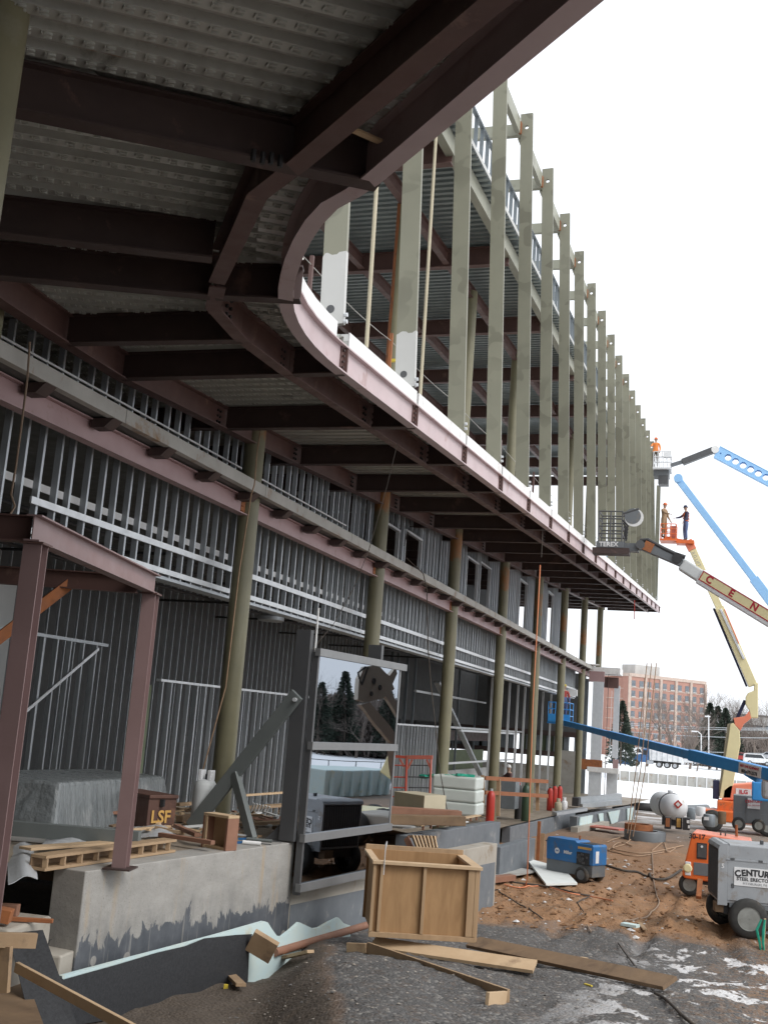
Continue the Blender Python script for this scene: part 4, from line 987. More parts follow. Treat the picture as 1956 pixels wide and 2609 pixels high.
for (ya, za, zc) in ((y0 - .02, .02, zb_(770, 1598)), (y1 - .55, zr[0], zb_(985, 1645))):
    mb = MB(); c = G(ya, 0) - np.array(gn) * .19; mb.box((c[0], c[1], (za + zc) / 2), (.24, .09, zc - za), math.atan2(gd.y, gd.x) - math.pi / 2); mb.build('mast', 'grey_dark', gu, bevel=.004)
mb = MB(); c = G(y0 + .03, 0) - np.array(gn) * .03; mb.box((c[0], c[1], (zb_(790, 1650) + zb_(785, 1560)) / 2), (.02, .02, .7)); mb.build('edge_trim', 'white', gu)
c = G(y0, 0) - np.array(gn) * .25; mb = MB(); mb.prism([(c[0] + .02, c[1], .01), (c[0] - .30, c[1] - .0, .01), (c[0] + .02, c[1], .34)], (0, .03, 0)); mb.build('gusset', 'grey_dark', gu)
mast = G(y0 - .02, 0) - np.array(gn) * .19
bt = np.array([mast[0] - .03, mast[1] - .10, zb_(752, 1775)]); bb = flr(486, 2118); bb[2] = .05
mb = MB(); mb.bar(bb, bt + (bt - bb) * .02, .07, .21, (0, 0, 1)); mb.build('long_brace', 'grey_steel', gu, bevel=.006)
sb0 = bb + (bt - bb) * .42; sb1 = flr(642, 2142)
mb = MB(); mb.bar((sb1[0], sb1[1], 0.01), sb0, .09, .14); mb.build('short_brace', 'grey_steel', gu, bevel=.006)
mb = MB(); mb.lathe((bt[0] + .02, bt[1] - .06, bt[2] - .04), [(.03, -.02), (.03, .02)], 12, 'Y'); mb.build('pin', 'galv_bright', gu)

# ------------------------------------------------------------------ wooden crate
ca, cb = hz(938, 2388, -1.02), hz(1210, 2404, -1.02); cu = (cb - ca); cu[2] = 0; cw = np.linalg.norm(cu); cu /= cw; cv = np.array([-cu[1], cu[0], 0.]); chh = .98; cdp = 1.35
cr = thing('wooden_crate', ca, 'large open topped plywood crate standing on the dark gravel', 'crate')
def C_(u_, v_, z): return ca + cu * u_ + cv * v_ + np.array([0, 0, z])
crz = math.atan2(cu[1], cu[0])
def cbox(name, mat, u0, u1, v0, v1, z0, z1): 
    mb = MB(); c = C_((u0 + u1) / 2, (v0 + v1) / 2, (z0 + z1) / 2); mb.box(c, (u1 - u0, v1 - v0, z1 - z0), crz); return mb.build(name, mat, cr, bevel=.004)
W = cw
cbox('front_panel', 'plywood', .02, W - .02, .055, .07, .03, chh - .05); cbox('back_panel', 'plywood', .02, W - .02, cdp - .07, cdp - .055, .03, chh)
cbox('side_panel', 'plywood', .055, .07, .07, cdp - .07, .03, chh - .05); cbox('side_panel', 'plywood', W - .07, W - .055, .07, cdp - .07, .03, chh - .05)
cbox('bottom_panel', 'plywood', .07, W - .07, .07, cdp - .07, .03, .05)
for u0 in (.0, .10, W * .475, W - .14, W - .045): cbox('stud', 'wood', u0, u0 + .042 + (.05 if u0 == W - .14 else 0), .0, .05, .07, chh - .055)
cbox('bottom_rail', 'wood', 0, W, .0, .052, .0, .065)
cbox('top_rail', 'plank_pale', -.015, W + .045, -.03, .10, chh - .05, chh - .008); cbox('top_rail', 'plank_pale', W - .09, W + .045, .10, cdp, chh - .049, chh - .009); cbox('top_rail', 'plank_pale', -.015, .08, .10, cdp, chh - .049, chh - .009)
cbox('back_rail', 'wood', 0, W, cdp - .05, cdp - .01, chh - .1, chh + .06)
cbox('stud', 'wood', W - .05, W + .03, .055, .10, .0, chh - .055); cbox('stud', 'wood', W - .05, W + .03, cdp - .12, cdp - .05, .0, chh - .055)
mb = MB(); e = C_(.14, -.04, chh - .18); mb.path([e, e + np.array([0, 0, .32]), e + np.array([.004, 0, .38]), e + np.array([.012, 0, .43])], [.006, .006, .014, .010], 8); mb.build('hook_rod', 'galv_bright', cr)

# ------------------------------------------------------------------ loose timber
def plank(label, mat, pa, pb, w, t, za=None, zb=None, flat=True, lift=0., name='plank', tilt=0., cat='plank', group=None):
    a = gnd(*pa) if za is None else hz(*pa, za); b = gnd(*pb) if zb is None else hz(*pb, zb)
    if za is None:      # rest on the highest ground along the board
        for _ in range(3):
            for k in np.linspace(0, 1, 25):
                p = a + (b - a) * k; d_ = float(rough_ground(p[0], p[1])) - p[2]
                if d_ > 0: a = a + np.array([0, 0, d_ * (1 - k)]); b = b + np.array([0, 0, d_ * k])
    a = a + np.array([0, 0, (t if flat else w) / 2 + lift]); b = b + np.array([0, 0, (t if flat else w) / 2 + lift])
    mb = MB(); upv = Vector((0, -math.sin(tilt), math.cos(tilt)))
    if flat: mb.bar(a, b, w, t, upv)
    else: mb.bar(a, b, t, w, upv)
    o = mb.build(name, mat, bevel=.003); return tag(o, label, cat, group)
plank('broad tan plank lying in front of the crate', 'plank_pale', (948, 2418), (1362, 2482), .28, .045, lift=.05, tilt=.3)
plank('long dark brown plank with cut yellow end on the gravel', 'plank_dark', (1203, 2432), (1706, 2540), .29, .05, lift=.06, tilt=.42)
o = thing('form_board', gnd(1290, 2545), 'board standing on edge with a nailed end block, nearest the camera', 'plank')
a, b = gnd(936, 2430), gnd(1294, 2556)
mb = MB(); mb.bar(a + [0, 0, .065], b + [0, 0, .065], .04, .14); mb.build('long_board', 'plank', o, bevel=.003)
a2, b2 = gnd(1240, 2562), gnd(1286, 2558); mb = MB(); mb.bar(a2 + [0, 0, .06], b2 + [0, 0, .06], .04, .13); mb.build('end_block', 'plank_pale', o, bevel=.003)
a2, b2 = gnd(884, 2426), gnd(932, 2430); mb = MB(); mb.bar(a2 + [0, 0, .05], b2 + [0, 0, .06], .04, .12); mb.build('short_board', 'plank_pale', o, bevel=.003)
plank('short pale timber lying behind the dark brown plank', 'plank_pale', (1345, 2445), (1492, 2448), .09, .04)
plank('brown timber offcut beside the blue scrap on snow', 'plank', (1628, 2362), (1642, 2380), .09, .035, name='timber_offcut')
plank('long diagonal timber reaching into the bottom left corner', 'plank_pale', (40, 2478), (520, 2740), .09, .04, za=-.72, zb=-.95, flat=False)
hs = thing('sawhorse', gnd(40, 2520), 'corner of a wooden sawhorse at the left picture edge', 'sawhorse')
a, b = hy(-40, 2395, 9.0), hy(92, 2398, 9.35); mb = MB(); mb.bar(a, b, .05, .13); mb.build('top_rail', 'plank', hs, bevel=.003)
a, b = hy(16, 2412, 9.15), hy(8, 2530, 9.15); mb = MB(); mb.bar(a, b, .11, .05, (0, 1, 0)); mb.build('leg', 'plank', hs, bevel=.003)
mb = MB(); a, b, c, d = hz(-80, 2500, -1.05), hz(60, 2480, -1.05), hz(140, 2700, -.95), hz(-100, 2760, -.95); mb.prism([a, b, c, d], (0, 0, .02)); o = mb.build('plywood_sheet', 'plank_dark'); tag(o, 'muddy plywood sheet on the ground in the bottom left corner', 'plywood')
bk = thing('timber_block', wp_(690, 2440, .5), 'square timber block leaning on the foam board', 'timber')
M_ = Matrix.Rotation(.5, 3, 'Y') @ Matrix.Rotation(.2, 3, 'X') @ Matrix.Rotation(.25, 3, 'Z')
c = wp_(668, 2412, .55); mb = MB(); mb.box(c, (.34, .09, .28), M=M_); mb.build('block', 'plank', bk, bevel=.004)
c = wp_(700, 2428, .62); plank('pale board end wedged under the timber block', 'plank_pale', (690, 2462), (790, 2440), .10, .04, lift=.05, name='board_end')
plank('short board in the trench left of the gravel mound', 'plank_pale', (560, 2490), (650, 2462), .10, .045, lift=.06, name='board_end')
plank('little crossed board in the trench beside the short board', 'plank', (565, 2478), (612, 2530), .12, .04, lift=.03, name='board_end')
o = MB(); o.box(gnd(575, 2520) + [0, 0, .02], (.05, .04, .05), .4); o = o.build('scrap', 'yellow'); tag(o, 'yellow scrap on the mud in the trench', 'scrap')
o = MB(); o.box(gnd(1498, 2513) + [0, 0, .01], (.12, .03, .015), -.6); o = o.build('strap_scrap', 'yellow'); tag(o, 'yellow strap scrap in front of the dark plank', 'scrap')
mb = MB(); c = gnd(1605, 2362); mb.box(c + [0, 0, .03], (.32, .2, .05), -.3); o = mb.build('foam_scrap', 'foam_blue'); tag(o, 'light blue foam scrap lying on snow beside a timber offcut', 'foam scrap')
mb = MB(); p = [gnd(1338, 2205), gnd(1432, 2232), gnd(1470, 2262), gnd(1390, 2264)]; mb.prism([q + [0, 0, .16 if i < 2 else .06] for i, q in enumerate(p)], (0, 0, .05)); o = mb.build('foam_board', 'foam_white'); tag(o, 'tilted white foam board lying on the brown dirt', 'foam board')
mb = MB(); p = [gnd(1228, 2238), gnd(1300, 2215), gnd(1372, 2228), gnd(1290, 2242)]; mb.prism([q + [0, 0, .05] for q in p], (0, 0, .03)); o = mb.build('board_sheet', 'slab_conc'); tag(o, 'flat grey board sheet behind the white foam board', 'board')
plank('rusty brown beam half buried beside the white foam board', 'plank_red', (1232, 2255), (1305, 2250), .22, .14, name='beam_offcut')

# ------------------------------------------------------------------ things on the near slab
def on_floor(px, py): q = flr(px, py); return q
jb = thing('job_box', on_floor(371, 2121), 'rusty brown steel job box lettered LSF on the slab', 'tool box')
e0 = on_floor(371, 2121); eL, eR = on_floor(262, 2088), on_floor(446, 2119)
u1_, u2_ = (eL - e0)[:2], (eR - e0)[:2]; u2_ = u2_ / np.linalg.norm(u2_) * .48; perp = np.array([-u2_[1], u2_[0]]); perp = perp / np.linalg.norm(perp) * .95
if perp @ u1_ < 0: perp = -perp
hb = .46
def jq(s, t, z): return (*(e0[:2] + perp * s + u2_ * t), z)
mb = MB(); mb.hexa([jq(0, 0, 0), jq(1, 0, 0), jq(1, 1, 0), jq(0, 1, 0), jq(0, 0, hb), jq(1, 0, hb), jq(1, 1, hb), jq(0, 1, hb)]); mb.build('body', 'jobbox', jb, bevel=.01)
mb = MB(); mb.hexa([jq(-.03, -.03, hb), jq(1.03, -.03, hb), jq(1.03, 1.03, hb), jq(-.03, 1.03, hb), jq(-.03, -.03, hb + .05), jq(1.03, -.03, hb + .05), jq(1.03, 1.03, hb + .05), jq(-.03, 1.03, hb + .05)]); mb.build('lid', 'jobbox', jb, bevel=.01)
mb = MB(); mb.box(jq(-.03, .45, hb - .06), (.05, .05, .1)); mb.build('hasp', 'black', jb)
fx = np.array([*u2_, 0.]); 
text('lettering', 'LSF', .24, jb, np.array(jq(-.02, .45, .2)), -fx if False else fx, (0, 0, 1), 'ochre', bold=.006)
pc = thing('propane_cylinder', on_floor(512, 2118), 'tall pale grey propane cylinder beside the thick column', 'gas cylinder')
c = on_floor(512, 2118); mb = MB(); mb.lathe(c, [(.15, 0), (.17, .02), (.175, .06), (.175, .58), (.165, .66), (.13, .72), (.06, .745)], 28); mb.build('body', 'cyl_grey', pc, smooth=50)
for s in (-1, 1): mb = MB(); mb.box(c + [s * .075, 0, .80], (.06, .15, .16)); mb.build('collar', 'tank_white', pc, bevel=.01)
mb = MB(); mb.lathe(c + [0, 0, .74], [(.02, 0), (.02, .08)], 10); mb.build('valve', 'grey_dark', pc)
st = thing('wrapped_stack', on_floor(160, 2080), 'low stack wrapped in grey plastic sheeting behind the steel frame', 'wrapped stack')
a, b = hx(70, 2080, -8.6), hx(395, 2085, -8.9); mb = MB(); 
mb.hexa([(-8.2, a[1], 0), (-8.6, b[1], 0), (-10.2, b[1] + .3, 0), (-10.2, a[1], 0), (-8.35, a[1] + .25, .70), (-8.75, b[1] - .1, .66), (-10.1, b[1], .66), (-10.1, a[1] + .2, .70)]); mb.build('sheeting', 'plastic_grey', st, bevel=.05)
gb = thing('steel_beam', on_floor(200, 2110), 'grey steel box beam lying on the slab behind the frame post', 'beam')
a, b = hz(-30, 2124, .10), hz(354, 2156, .10); mb = MB(); mb.bar(a + [0, 0, .085], b + [0, 0, .085], .14, .17); mb.build('body', 'grey_steel', gb, bevel=.006)
o = MB(); o.box(hz(70, 2150, 0.) + [-.1, .2, .08], (.75, .3, .15), .25); o = o.build('foam_block', 'white', bevel=.01); tag(o, 'bright white foam block under the grey box beam', 'foam block')
# ladder-like formwork on the wall top
lf = thing('timber_formwork', hz(300, 2205, 0.), 'ladder-like timber formwork panel lying along the wall top', 'formwork')
a, b = hz(140, 2226, 0.), hz(470, 2176, 0.); a = a - np.array([.22, 0, 0]); b = b - np.array([.22, 0, 0])
mb = MB(); mb.bar(a + [0, 0, .145], b + [0, 0, .145], .2, .03); mb.build('top_board', 'plank', lf, bevel=.002)
mb = MB(); mb.bar(a + [0, 0, .02], b + [0, 0, .02], .2, .03); mb.build('bottom_board', 'plank', lf, bevel=.002)
for k in range(9):
    p = a + (b - a) * (k + .1) / 8.6; mb = MB(); mb.box(p + [.07, 0, .083], (.05, .04, .09), .2); mb.build('spacer_block', 'plank', lf)
mb = MB(); mb.bar(a + [-.09, 0, .083], b + [-.09, 0, .083], .015, .09); mb.build('back_board', 'plank_dark', lf)
wt = thing('wooden_tray', hz(545, 2163, 0.), 'small open wooden box form standing upright on the wall top', 'wooden box')
c = hz(545, 2164, 0.); rz = -.35
def tb(name, dx, dy, dz, sx, sy, sz, mat='wood'): 
    mb = MB(); k, s = math.cos(rz), math.sin(rz); mb.box((c[0] + dx * k - dy * s, c[1] + dx * s + dy * k, c[2] + dz), (sx, sy, sz), rz); mb.build(name, mat, wt, bevel=.003)
tb('side', -.22, .09, .2, .04, .2, .40, 'plank_red'); tb('side', .20, .09, .2, .04, .2, .40, 'plank_red'); tb('top', -.01, .09, .42, .46, .2, .035, 'plank_pale'); tb('back', -.01, .17, .2, .38, .02, .40, 'plank_pale'); tb('front_stile', -.185, -.0, .2, .04, .025, .40, 'plank_pale'); tb('bottom', -.01, .09, .02, .38, .2, .035)
def scrap(label, mat, pa, pb, w, t, z=0., lift=0., name='timber_scrap'):
    return plank(label, mat, pa, pb, w, t, za=z, zb=z, lift=lift, name=name, cat='timber')
scrap('reddish timber laid across the wall top beside the wooden tray', 'plank_red', (405, 2150), (540, 2172), .08, .05, lift=.09)
scrap('second reddish timber crossing behind the wall top', 'plank_red', (445, 2132), (500, 2158), .08, .05, lift=.12)
scrap('pale timber sticking up over the grey box beam', 'plank_pale', (120, 2110), (250, 2075), .08, .05, lift=.22)
scrap('weathered plank leaning left of the job box', 'plank', (75, 2095), (205, 2060), .12, .05, lift=.2)
scrap('brown plank under the pale timber near the frame post', 'plank_red', (150, 2108), (300, 2112), .12, .04, lift=.2)
scrap('pale board lying flat left of the plastic sheet', 'plank_pale', (60, 2190), (290, 2172), .2, .03, lift=.1)
scrap('long grey board lying behind the glass unit', 'plank', (615, 2078), (735, 2068), .2, .04, lift=.1)
scrap('pale stick lying above the grey board behind the glass unit', 'plank_pale', (622, 2050), (738, 2040), .06, .04, lift=.15)
scrap('reddish board under the grey boards behind the glass unit', 'plank_red', (640, 2096), (735, 2090), .14, .04, lift=.02)
scrap('plank lying behind the propane cylinder', 'plank', (448, 2070), (500, 2066), .12, .05, lift=.1)
def sheet(label, pts, z0, hgt, mat='plastic_sheet', n=9, seed=3, name='plastic_sheet'):
    r = np.random.default_rng(seed); P = [hz(*q, z0) for q in pts]; vs_, fs_ = [], []
    for i in range(n):
        for j in range(n):
            u_, v_ = i / (n - 1), j / (n - 1); p = P[0] * (1 - u_) * (1 - v_) + P[1] * u_ * (1 - v_) + P[2] * u_ * v_ + P[3] * (1 - u_) * v_
            vs_.append(p + [0, 0, .015 + hgt * (.5 + .28 * math.sin(5 * u_ + seed) + .22 * math.sin(7 * v_ + 3 * u_ + seed) + .12 * r.random()) * (math.sin(math.pi * u_) * .6 + .4) * (math.sin(math.pi * v_) * .5 + .5)])
    fs_ = [(i * n + j, (i + 1) * n + j, (i + 1) * n + j + 1, i * n + j + 1) for i in range(n - 1) for j in range(n - 1)]
    mb = MB(); mb.add(vs_, fs_); o = mb.build(name, mat, smooth=80); so = o.modifiers.new('thick', 'SOLIDIFY'); so.thickness = .004; return tag(o, label, 'plastic sheet')
sheet('crumpled clear plastic sheet in front of the job box', [(330, 2135), (450, 2150), (445, 2118), (345, 2105)], 0., .16, seed=4)
sheet('crumpled plastic sheet beside the first frame post', [(20, 2260), (95, 2250), (85, 2160), (15, 2170)], -.05, .14, seed=5)
sheet('thin plastic sheet spread over the boards left of the second post', [(100, 2170), (290, 2150), (285, 2130), (120, 2140)], .05, .10, seed=6)
sheet('shiny plastic bag heaped on the grey wrapped stack', [(355, 2040), (405, 2045), (400, 2005), (362, 2008)], .15, .45, seed=8)
wl_ = thing('work_light', on_floor(655, 2070), 'black twin work light propped on boards beside the column', 'work light')
c = on_floor(655, 2062) + np.array([0, 0, .28]); M_ = Matrix.Rotation(-.5, 3, 'Y') @ Matrix.Rotation(-.3, 3, 'Z')
mb = MB(); mb.box(c, (.34, .14, .16), M=M_); mb.build('housing', 'black', wl_, bevel=.015)
for s in (-1, 1):
    mb = MB(); q = Vector(tuple(c)) + M_ @ Vector((s * .085, -.075, 0)); mb.box(q, (.11, .01, .10), M=M_); mb.build('lens', 'text_white', wl_)
mb = MB(); mb.box(c - [.05, 0, .19], (.55, .22, .2)); mb.build('carton', 'black', wl_, bevel=.01)
for k in range(6):
    mb = MB(); p = on_floor(638 + k * 8, 2086); mb.tube(p + [0, 0, .12], p + [.05, -.02, .26 - .01 * k], .018, 10); o = mb.build('plastic_tube', 'white', smooth=40); tag(o, ('leftmost', 'second', 'third', 'fourth', 'fifth', 'rightmost')[k] + ' of six short white plastic tubes left of the glass unit', 'tube', 'white tubes behind the glass unit')
for (lab, mt, a, b, r) in (('white caulking tube lying on the wall top', 'white', (618, 2152), (664, 2156), .028), ('grey caulking gun lying on the wall top near the mast', 'grey_steel', (628, 2142), (692, 2148), .022)):
    a, b = hz(*a, 0.), hz(*b, 0.); cg = thing('caulking_gun', a, lab, 'caulking gun'); mb = MB(); mb.tube(a + [0, 0, r], b + [0, 0, r], r, 12); mb.build('barrel', mt, cg, smooth=40)
    dn = (b - a) / np.linalg.norm(b - a); mb = MB(); mb.tube(b + [0, 0, r], b + dn * .14 + [0, 0, r], .007, 8); mb.build('nozzle', 'grey_dark', cg); mb = MB(); mb.bar(a + [0, 0, r], a - dn * .12 + [0, 0, r * .4], .02, .03); mb.build('handle', 'weld_blue', cg)

# scattered offcuts and rubble on the slab, too many and too small to pick apart
db_ = MB(); rq = np.random.default_rng(5)
for k in range(420):
    px, py = (rq.uniform(20, 740), rq.uniform(2058, 2140)) if k < 330 else (rq.uniform(1000, 1270), rq.uniform(2062, 2096))
    p = flr(px, py); L = rq.uniform(.08, .55) * (1 if rq.random() < .5 else .35); w = rq.uniform(.03, .09); t = rq.uniform(.012, .04)
    if p[0] > FX(p[1]) - .1: continue
    M_ = Matrix.Rotation(rq.uniform(0, 6.28), 3, 'Z') @ Matrix.Rotation(rq.normal(0, .12), 3, 'Y')
    db_.box(p + [0, 0, t / 2 + .01 + .1 * rq.random() ** 3], (L, w, t), M=M_, mi=int(rq.integers(0, 5)))
o = db_.build('slab_debris', ['plank', 'plank_red', 'plank_pale', 'plank_dark', 'gyp_white']); tag(o, 'scattered timber offcuts and rubble lying all over the slab', 'debris', kind='stuff')
for (lab, m_, pa, pb, w, t, lf_) in (('long weathered board lying left of the wrapped stack', 'plank_dark', (30, 2078), (230, 2092), .16, .05, .12), ('brown board crossing under the pale timber', 'plank', (110, 2088), (200, 2110), .1, .05, .16), ('narrow pale lath lying over the plastic by the job box', 'plank_pale', (300, 2140), (430, 2128), .05, .03, .1), ('thick brown board lying behind the short brace', 'plank', (600, 2110), (735, 2104), .14, .05, .03), ('dark timber end beside the propane cylinder', 'plank_dark', (455, 2098), (500, 2092), .12, .09, .02)):
    scrap(lab, m_, pa, pb, w, t, lift=lf_)
# ------------------------------------------------------------------ things on the far slab
def at(px, py, y): return hy(px, py, y)
def vbox(name, mat, parent, px0, px1, py0, py1, y, dep, bev=.004):   # upright box whose front face spans the picture points at distance y
    a, b = hy(px0, py1, y), hy(px1, py0, y); mb = MB()
    mb.box(((a[0] + b[0]) / 2, y + dep / 2, (a[2] + b[2]) / 2), (abs(b[0] - a[0]), dep, abs(b[2] - a[2]))); return mb.build(name, mat, parent, bevel=bev)
def cyl(label, mat, px, py, r, h, kind='tall', cap=None, group=None, smooth=50, yd=None):
    c = flr(px, py)
    if yd: c = hy(px, py, yd); c[2] = zf(yd)
    t = thing('gas_cylinder', c, label, 'gas cylinder', group)
    mb = MB()
    if kind == 'tall':
        mb.lathe(c, [(r * .9, 0), (r, .02), (r, h * .80), (r * .93, h * .86), (r * .66, h * .92), (r * .35, h * .95)], 20); mb.build('body', mat, t, smooth=smooth)
        mb = MB(); mb.lathe(c + [0, 0, h * .94], [(r * .35, 0), (r * .38, .02), (r * .38, h * .06)], 12); mb.build('valve_cap', cap or mat, t)
    else:
        mb.lathe(c, [(r * .7, 0), (r * .75, .03), (r, .08), (r, h * .55), (r * .9, h * .66), (r * .4, h * .72)], 20); mb.build('body', mat, t, smooth=smooth)
        mb = MB()
        mb.lathe(c + [0, 0, h * .70], [(r * .55, 0), (r * .55, h * .28), (r * .48, h * .28), (r * .48, 0)], 14, cap=False); mb.build('collar', mat, t)
    return t
cyl('large red gas cylinder standing by the column near the grey wall', 'red_paint', 1247, 2095, .135, 1.38, cap='galv', yd=35.6)
cyl('black gas cylinder with red cap beside the green one', 'black', 1319, 2064, .125, 1.32, cap='red_paint', yd=42.6)
cyl('dark green gas cylinder behind the wooden guard rail', 'cyl_green', 1338, 2066, .15, 1.35, cap='cyl_green', yd=42.)
cyl('leftmost bright red cylinder of the three by the columns', 'red_paint', 1399, 2066, .12, .98, cap='grey_dark')
cyl('middle red cylinder of the three by the columns', 'red_paint', 1411, 2060, .12, 1.0, cap='grey_dark')
cyl('rightmost red cylinder of the three, half hidden by small tanks', 'red_paint', 1424, 2056, .12, .95, cap='grey_dark')
cyl('front squat cream propane tank before the red cylinders', 'beige', 1421, 2069, .16, .56, 'squat')
cyl('squat white propane tank right of the cream one', 'tank_white', 1436, 2063, .15, .52, 'squat')
# red scaffold frame
ysc = 29.5
sc_ = thing('scaffold_frame', hy(1070, 2040, ysc), 'red steel scaffold frame standing behind the beige box', 'scaffold')
for px, m_ in ((1036, 'scaffold'), (1098, 'red_pale'), (984, 'scaffold')):
    a, b = hy(px, 1930, ysc), hy(px - 4, 2050, ysc); mb = MB(); mb.tube(b, a, .03, 10); mb.build('post', m_, sc_)
a, b = hy(1034, 1930, ysc), hy(1102, 1930, ysc); mb = MB(); mb.bar(a, b, .06, .10); mb.build('top_beam', 'red_pale', sc_)
a, b = hy(985, 1926, ysc), hy(1036, 1930, ysc); mb = MB(); mb.bar(a, b, .06, .07); mb.build('top_beam', 'scaffold', sc_)
for (p, q) in (((1038, 1960), (1050, 1936)), ((1097, 1958), (1087, 1936)), ((1030, 1955), (1018, 1934))):
    mb = MB(); mb.bar(hy(*p, ysc), hy(*q, ysc), .03, .05); mb.build('knee_brace', 'red_pale', sc_)
for py in (1950, 1980, 2007, 2030):
    mb = MB(); mb.tube(hy(984, py, ysc), hy(1035, py + 1, ysc), .018, 8); mb.build('rung', 'scaffold', sc_)
    mb = MB(); mb.tube(hy(1040, py, ysc), hy(1096, py + 1, ysc), .015, 8); mb.build('rung', 'grey_dark', sc_)
# beige box on timbers
bb_ = thing('beige_box', hy(1080, 2058, 26.), 'beige sheet metal box resting on brown timbers', 'metal box')
mb = MB(); a, e, d = hy(1002, 2050, 26.), hy(1080, 2053, 25.4), hy(1135, 2055, 26.2); hh = .33; bk_ = a + d - e
P = [a, e, d, bk_]; zz = min(q[2] for q in P)
mb.hexa([(q[0], q[1], zz) for q in P] + [(q[0], q[1], zz + hh) for q in P]); mb.build('body', 'beige', bb_, bevel=.01)
for (lab, p, q, w, h, m_) in (('upper brown timber beam under the beige box', (985, 2066), (1172, 2078), .3, .2, 'plank_red'), ('lower dark timber beam under the beige box', (985, 2088), (1182, 2092), .34, .2, 'plank_dark')):
    a, b = hy(*p, 24.8 if 'upper' in lab else 24.2), hy(*q, 25.6 if 'upper' in lab else 25.0); mb = MB(); mb.bar(a, b, w, h); o = mb.build('timber_beam', m_, bevel=.01); tag(o, lab, 'timber')
# wrapped bundle of white insulation
bn = thing('insulation_bundle', hy(1160, 2075, 31.), 'stacked white wrapped insulation bundle topped with green netting', 'bundle')
for k in range(3):
    mb = MB(); a, b = hy(1100, 2070 - 33 * k, 31.), hy(1213, 2075 - 33.5 * k, 31.)
    mb.box(((a[0] + b[0]) / 2, 31.5, a[2] + .16), (b[0] - a[0], 1.0, .34)); mb.build('bale', 'bundle', bn, bevel=.05)
mb = MB(); 
for k in range(60):
    p = hy(1075 + rng.random() * 125, 1976 + rng.random() * 6, 31.1 + rng.random() * .8); mb.box(p + [0, 0, -.02 + .05 * rng.random()], (.22, .14, .04), rng.random() * 3)
o = mb.build('green_netting', 'ribbon_green', bn); tag(o, kind='stuff')
# guard rail of timber
gr = thing('guard_rail', flr(1370, 2070), 'rough timber guard rail along the slab edge before the gas cylinders', 'railing')
for (px, py0, py1, y) in ((1229, 1976, 2056, 37.), (1369, 1988, 2066, 41.)):
    mb = MB(); mb.bar(hy(px, py1, y), hy(px, py0, y), .12, .06, (0, 1, 0)); mb.build('post', 'wood', gr)
for (p, q) in (((1236, 1983), (1395, 1992)), ((1236, 2020), (1395, 2029))):
    mb = MB(); mb.bar(hy(*p, 37.1), hy(*q, 41.4), .05, .13); mb.build('rail', 'rail_wood', gr)
o = MB(); o.bar(hy(1268, 2080, 38.), hy(1270, 1985, 38.), .12, .12, (0, 1, 0)); o = o.build('steel_post', 'plank'); tag(o, 'brown steel post stub beside the large red cylinder', 'post')
o = vbox('steel_cabinet', 'galv_dark', None, 1274, 1314, 1992, 2060, 41.5, .8, .01); tag(o, 'plain grey steel cabinet left of the green cylinder', 'cabinet')
o = vbox('site_box', 'black', None, 1456, 1474, 2034, 2054, 52., .8, .02); tag(o, 'black box at the foot of the last column', 'box')
for i, (p, q, y, hgt, lab) in enumerate((((1472, 2040), (1580, 2030), 54., .28, 'upper galvanised channel stacked at the far slab corner'), ((1480, 2054), (1580, 2044), 53.6, .2, 'lower galvanised channel stacked at the far slab corner'), ((1412, 2074), (1490, 2062), 46., .12, 'galvanised angles lying along the slab edge'))):
    o = MB(); o.bar(hy(*p, y), hy(*q, y + 1.2), .3, hgt); o = o.build('metal_channel', 'galv'); tag(o, lab, 'channel')
ft_ = thing('slatted_pallet', hy(1085, 2150, 23.), 'slatted wooden pallet leaning on the slate grey wall', 'pallet')
for k in range(7):
    a, b = hy(1051 + k * 9.2, 2131 + k * .3, 23.), hy(1063 + k * 8.2, 2163, 22.7); mb = MB(); mb.bar(a, b, .055, .03, (0, 1, .3)); mb.build('slat', 'plank_pale', ft_)
mb = MB(); mb.bar(hy(1035, 2136, 23.1), hy(1047, 2162, 22.9), .12, .04, (0, 1, 0)); mb.build('runner', 'plank_red', ft_)
mb = MB(); mb.bar(hy(1040, 2132, 23.15), hy(1112, 2134, 23.15), .06, .05); mb.build('runner', 'plank_dark', ft_)
lg = thing('timber_strip', hy(1150, 2110, 26.), 'long timber strip with blocks on top of the slate grey wall', 'formwork')
a, b = hz(1076, 2117, -.56), hz(1228, 2089, -.56); mb = MB(); mb.bar(a + [-.1, 0, .1], b + [-.1, 0, .1], .14, .03); mb.build('top_board', 'plank_pale', lg)
for k in range(9):
    p = a + (b - a) * (k + .4) / 9; mb = MB(); mb.box(p + [-.06, 0, .04], (.05, .05, .09)); mb.build('spacer_block', 'plank_red', lg)
o = MB(); o.bar(hz(1000, 2108, -.5), hz(1170, 2092, -.5), .5, .03); o = o.build('plywood_sheet', 'gyp_white'); tag(o, 'pale sheet lying flat in front of the timber beams', 'sheet')
o = MB(); o.box(hz(1105, 2093, -.45), (.9, .5, .05), .1); o = o.build('foam_offcut', 'foam_white'); tag(o, 'small white foam slab before the brown timber beams', 'foam')
o = MB(); p = gnd(1369, 2192); o.bar(p + [0, 0, -.1], p + [0, 0, 1.12], .09, .09, (0, 1, 0)); o = o.build('steel_post', 'rust'); tag(o, 'rusty steel post standing left of the blue welder', 'post')
o = MB(); p = gnd(1378, 2190); o.bar(p + [0, 0, -.1], p + [.02, 0, .75], .12, .05, (0, 1, 0)); o = o.build('timber_stake', 'plank'); tag(o, 'grey timber stake close behind the blue welder', 'stake')

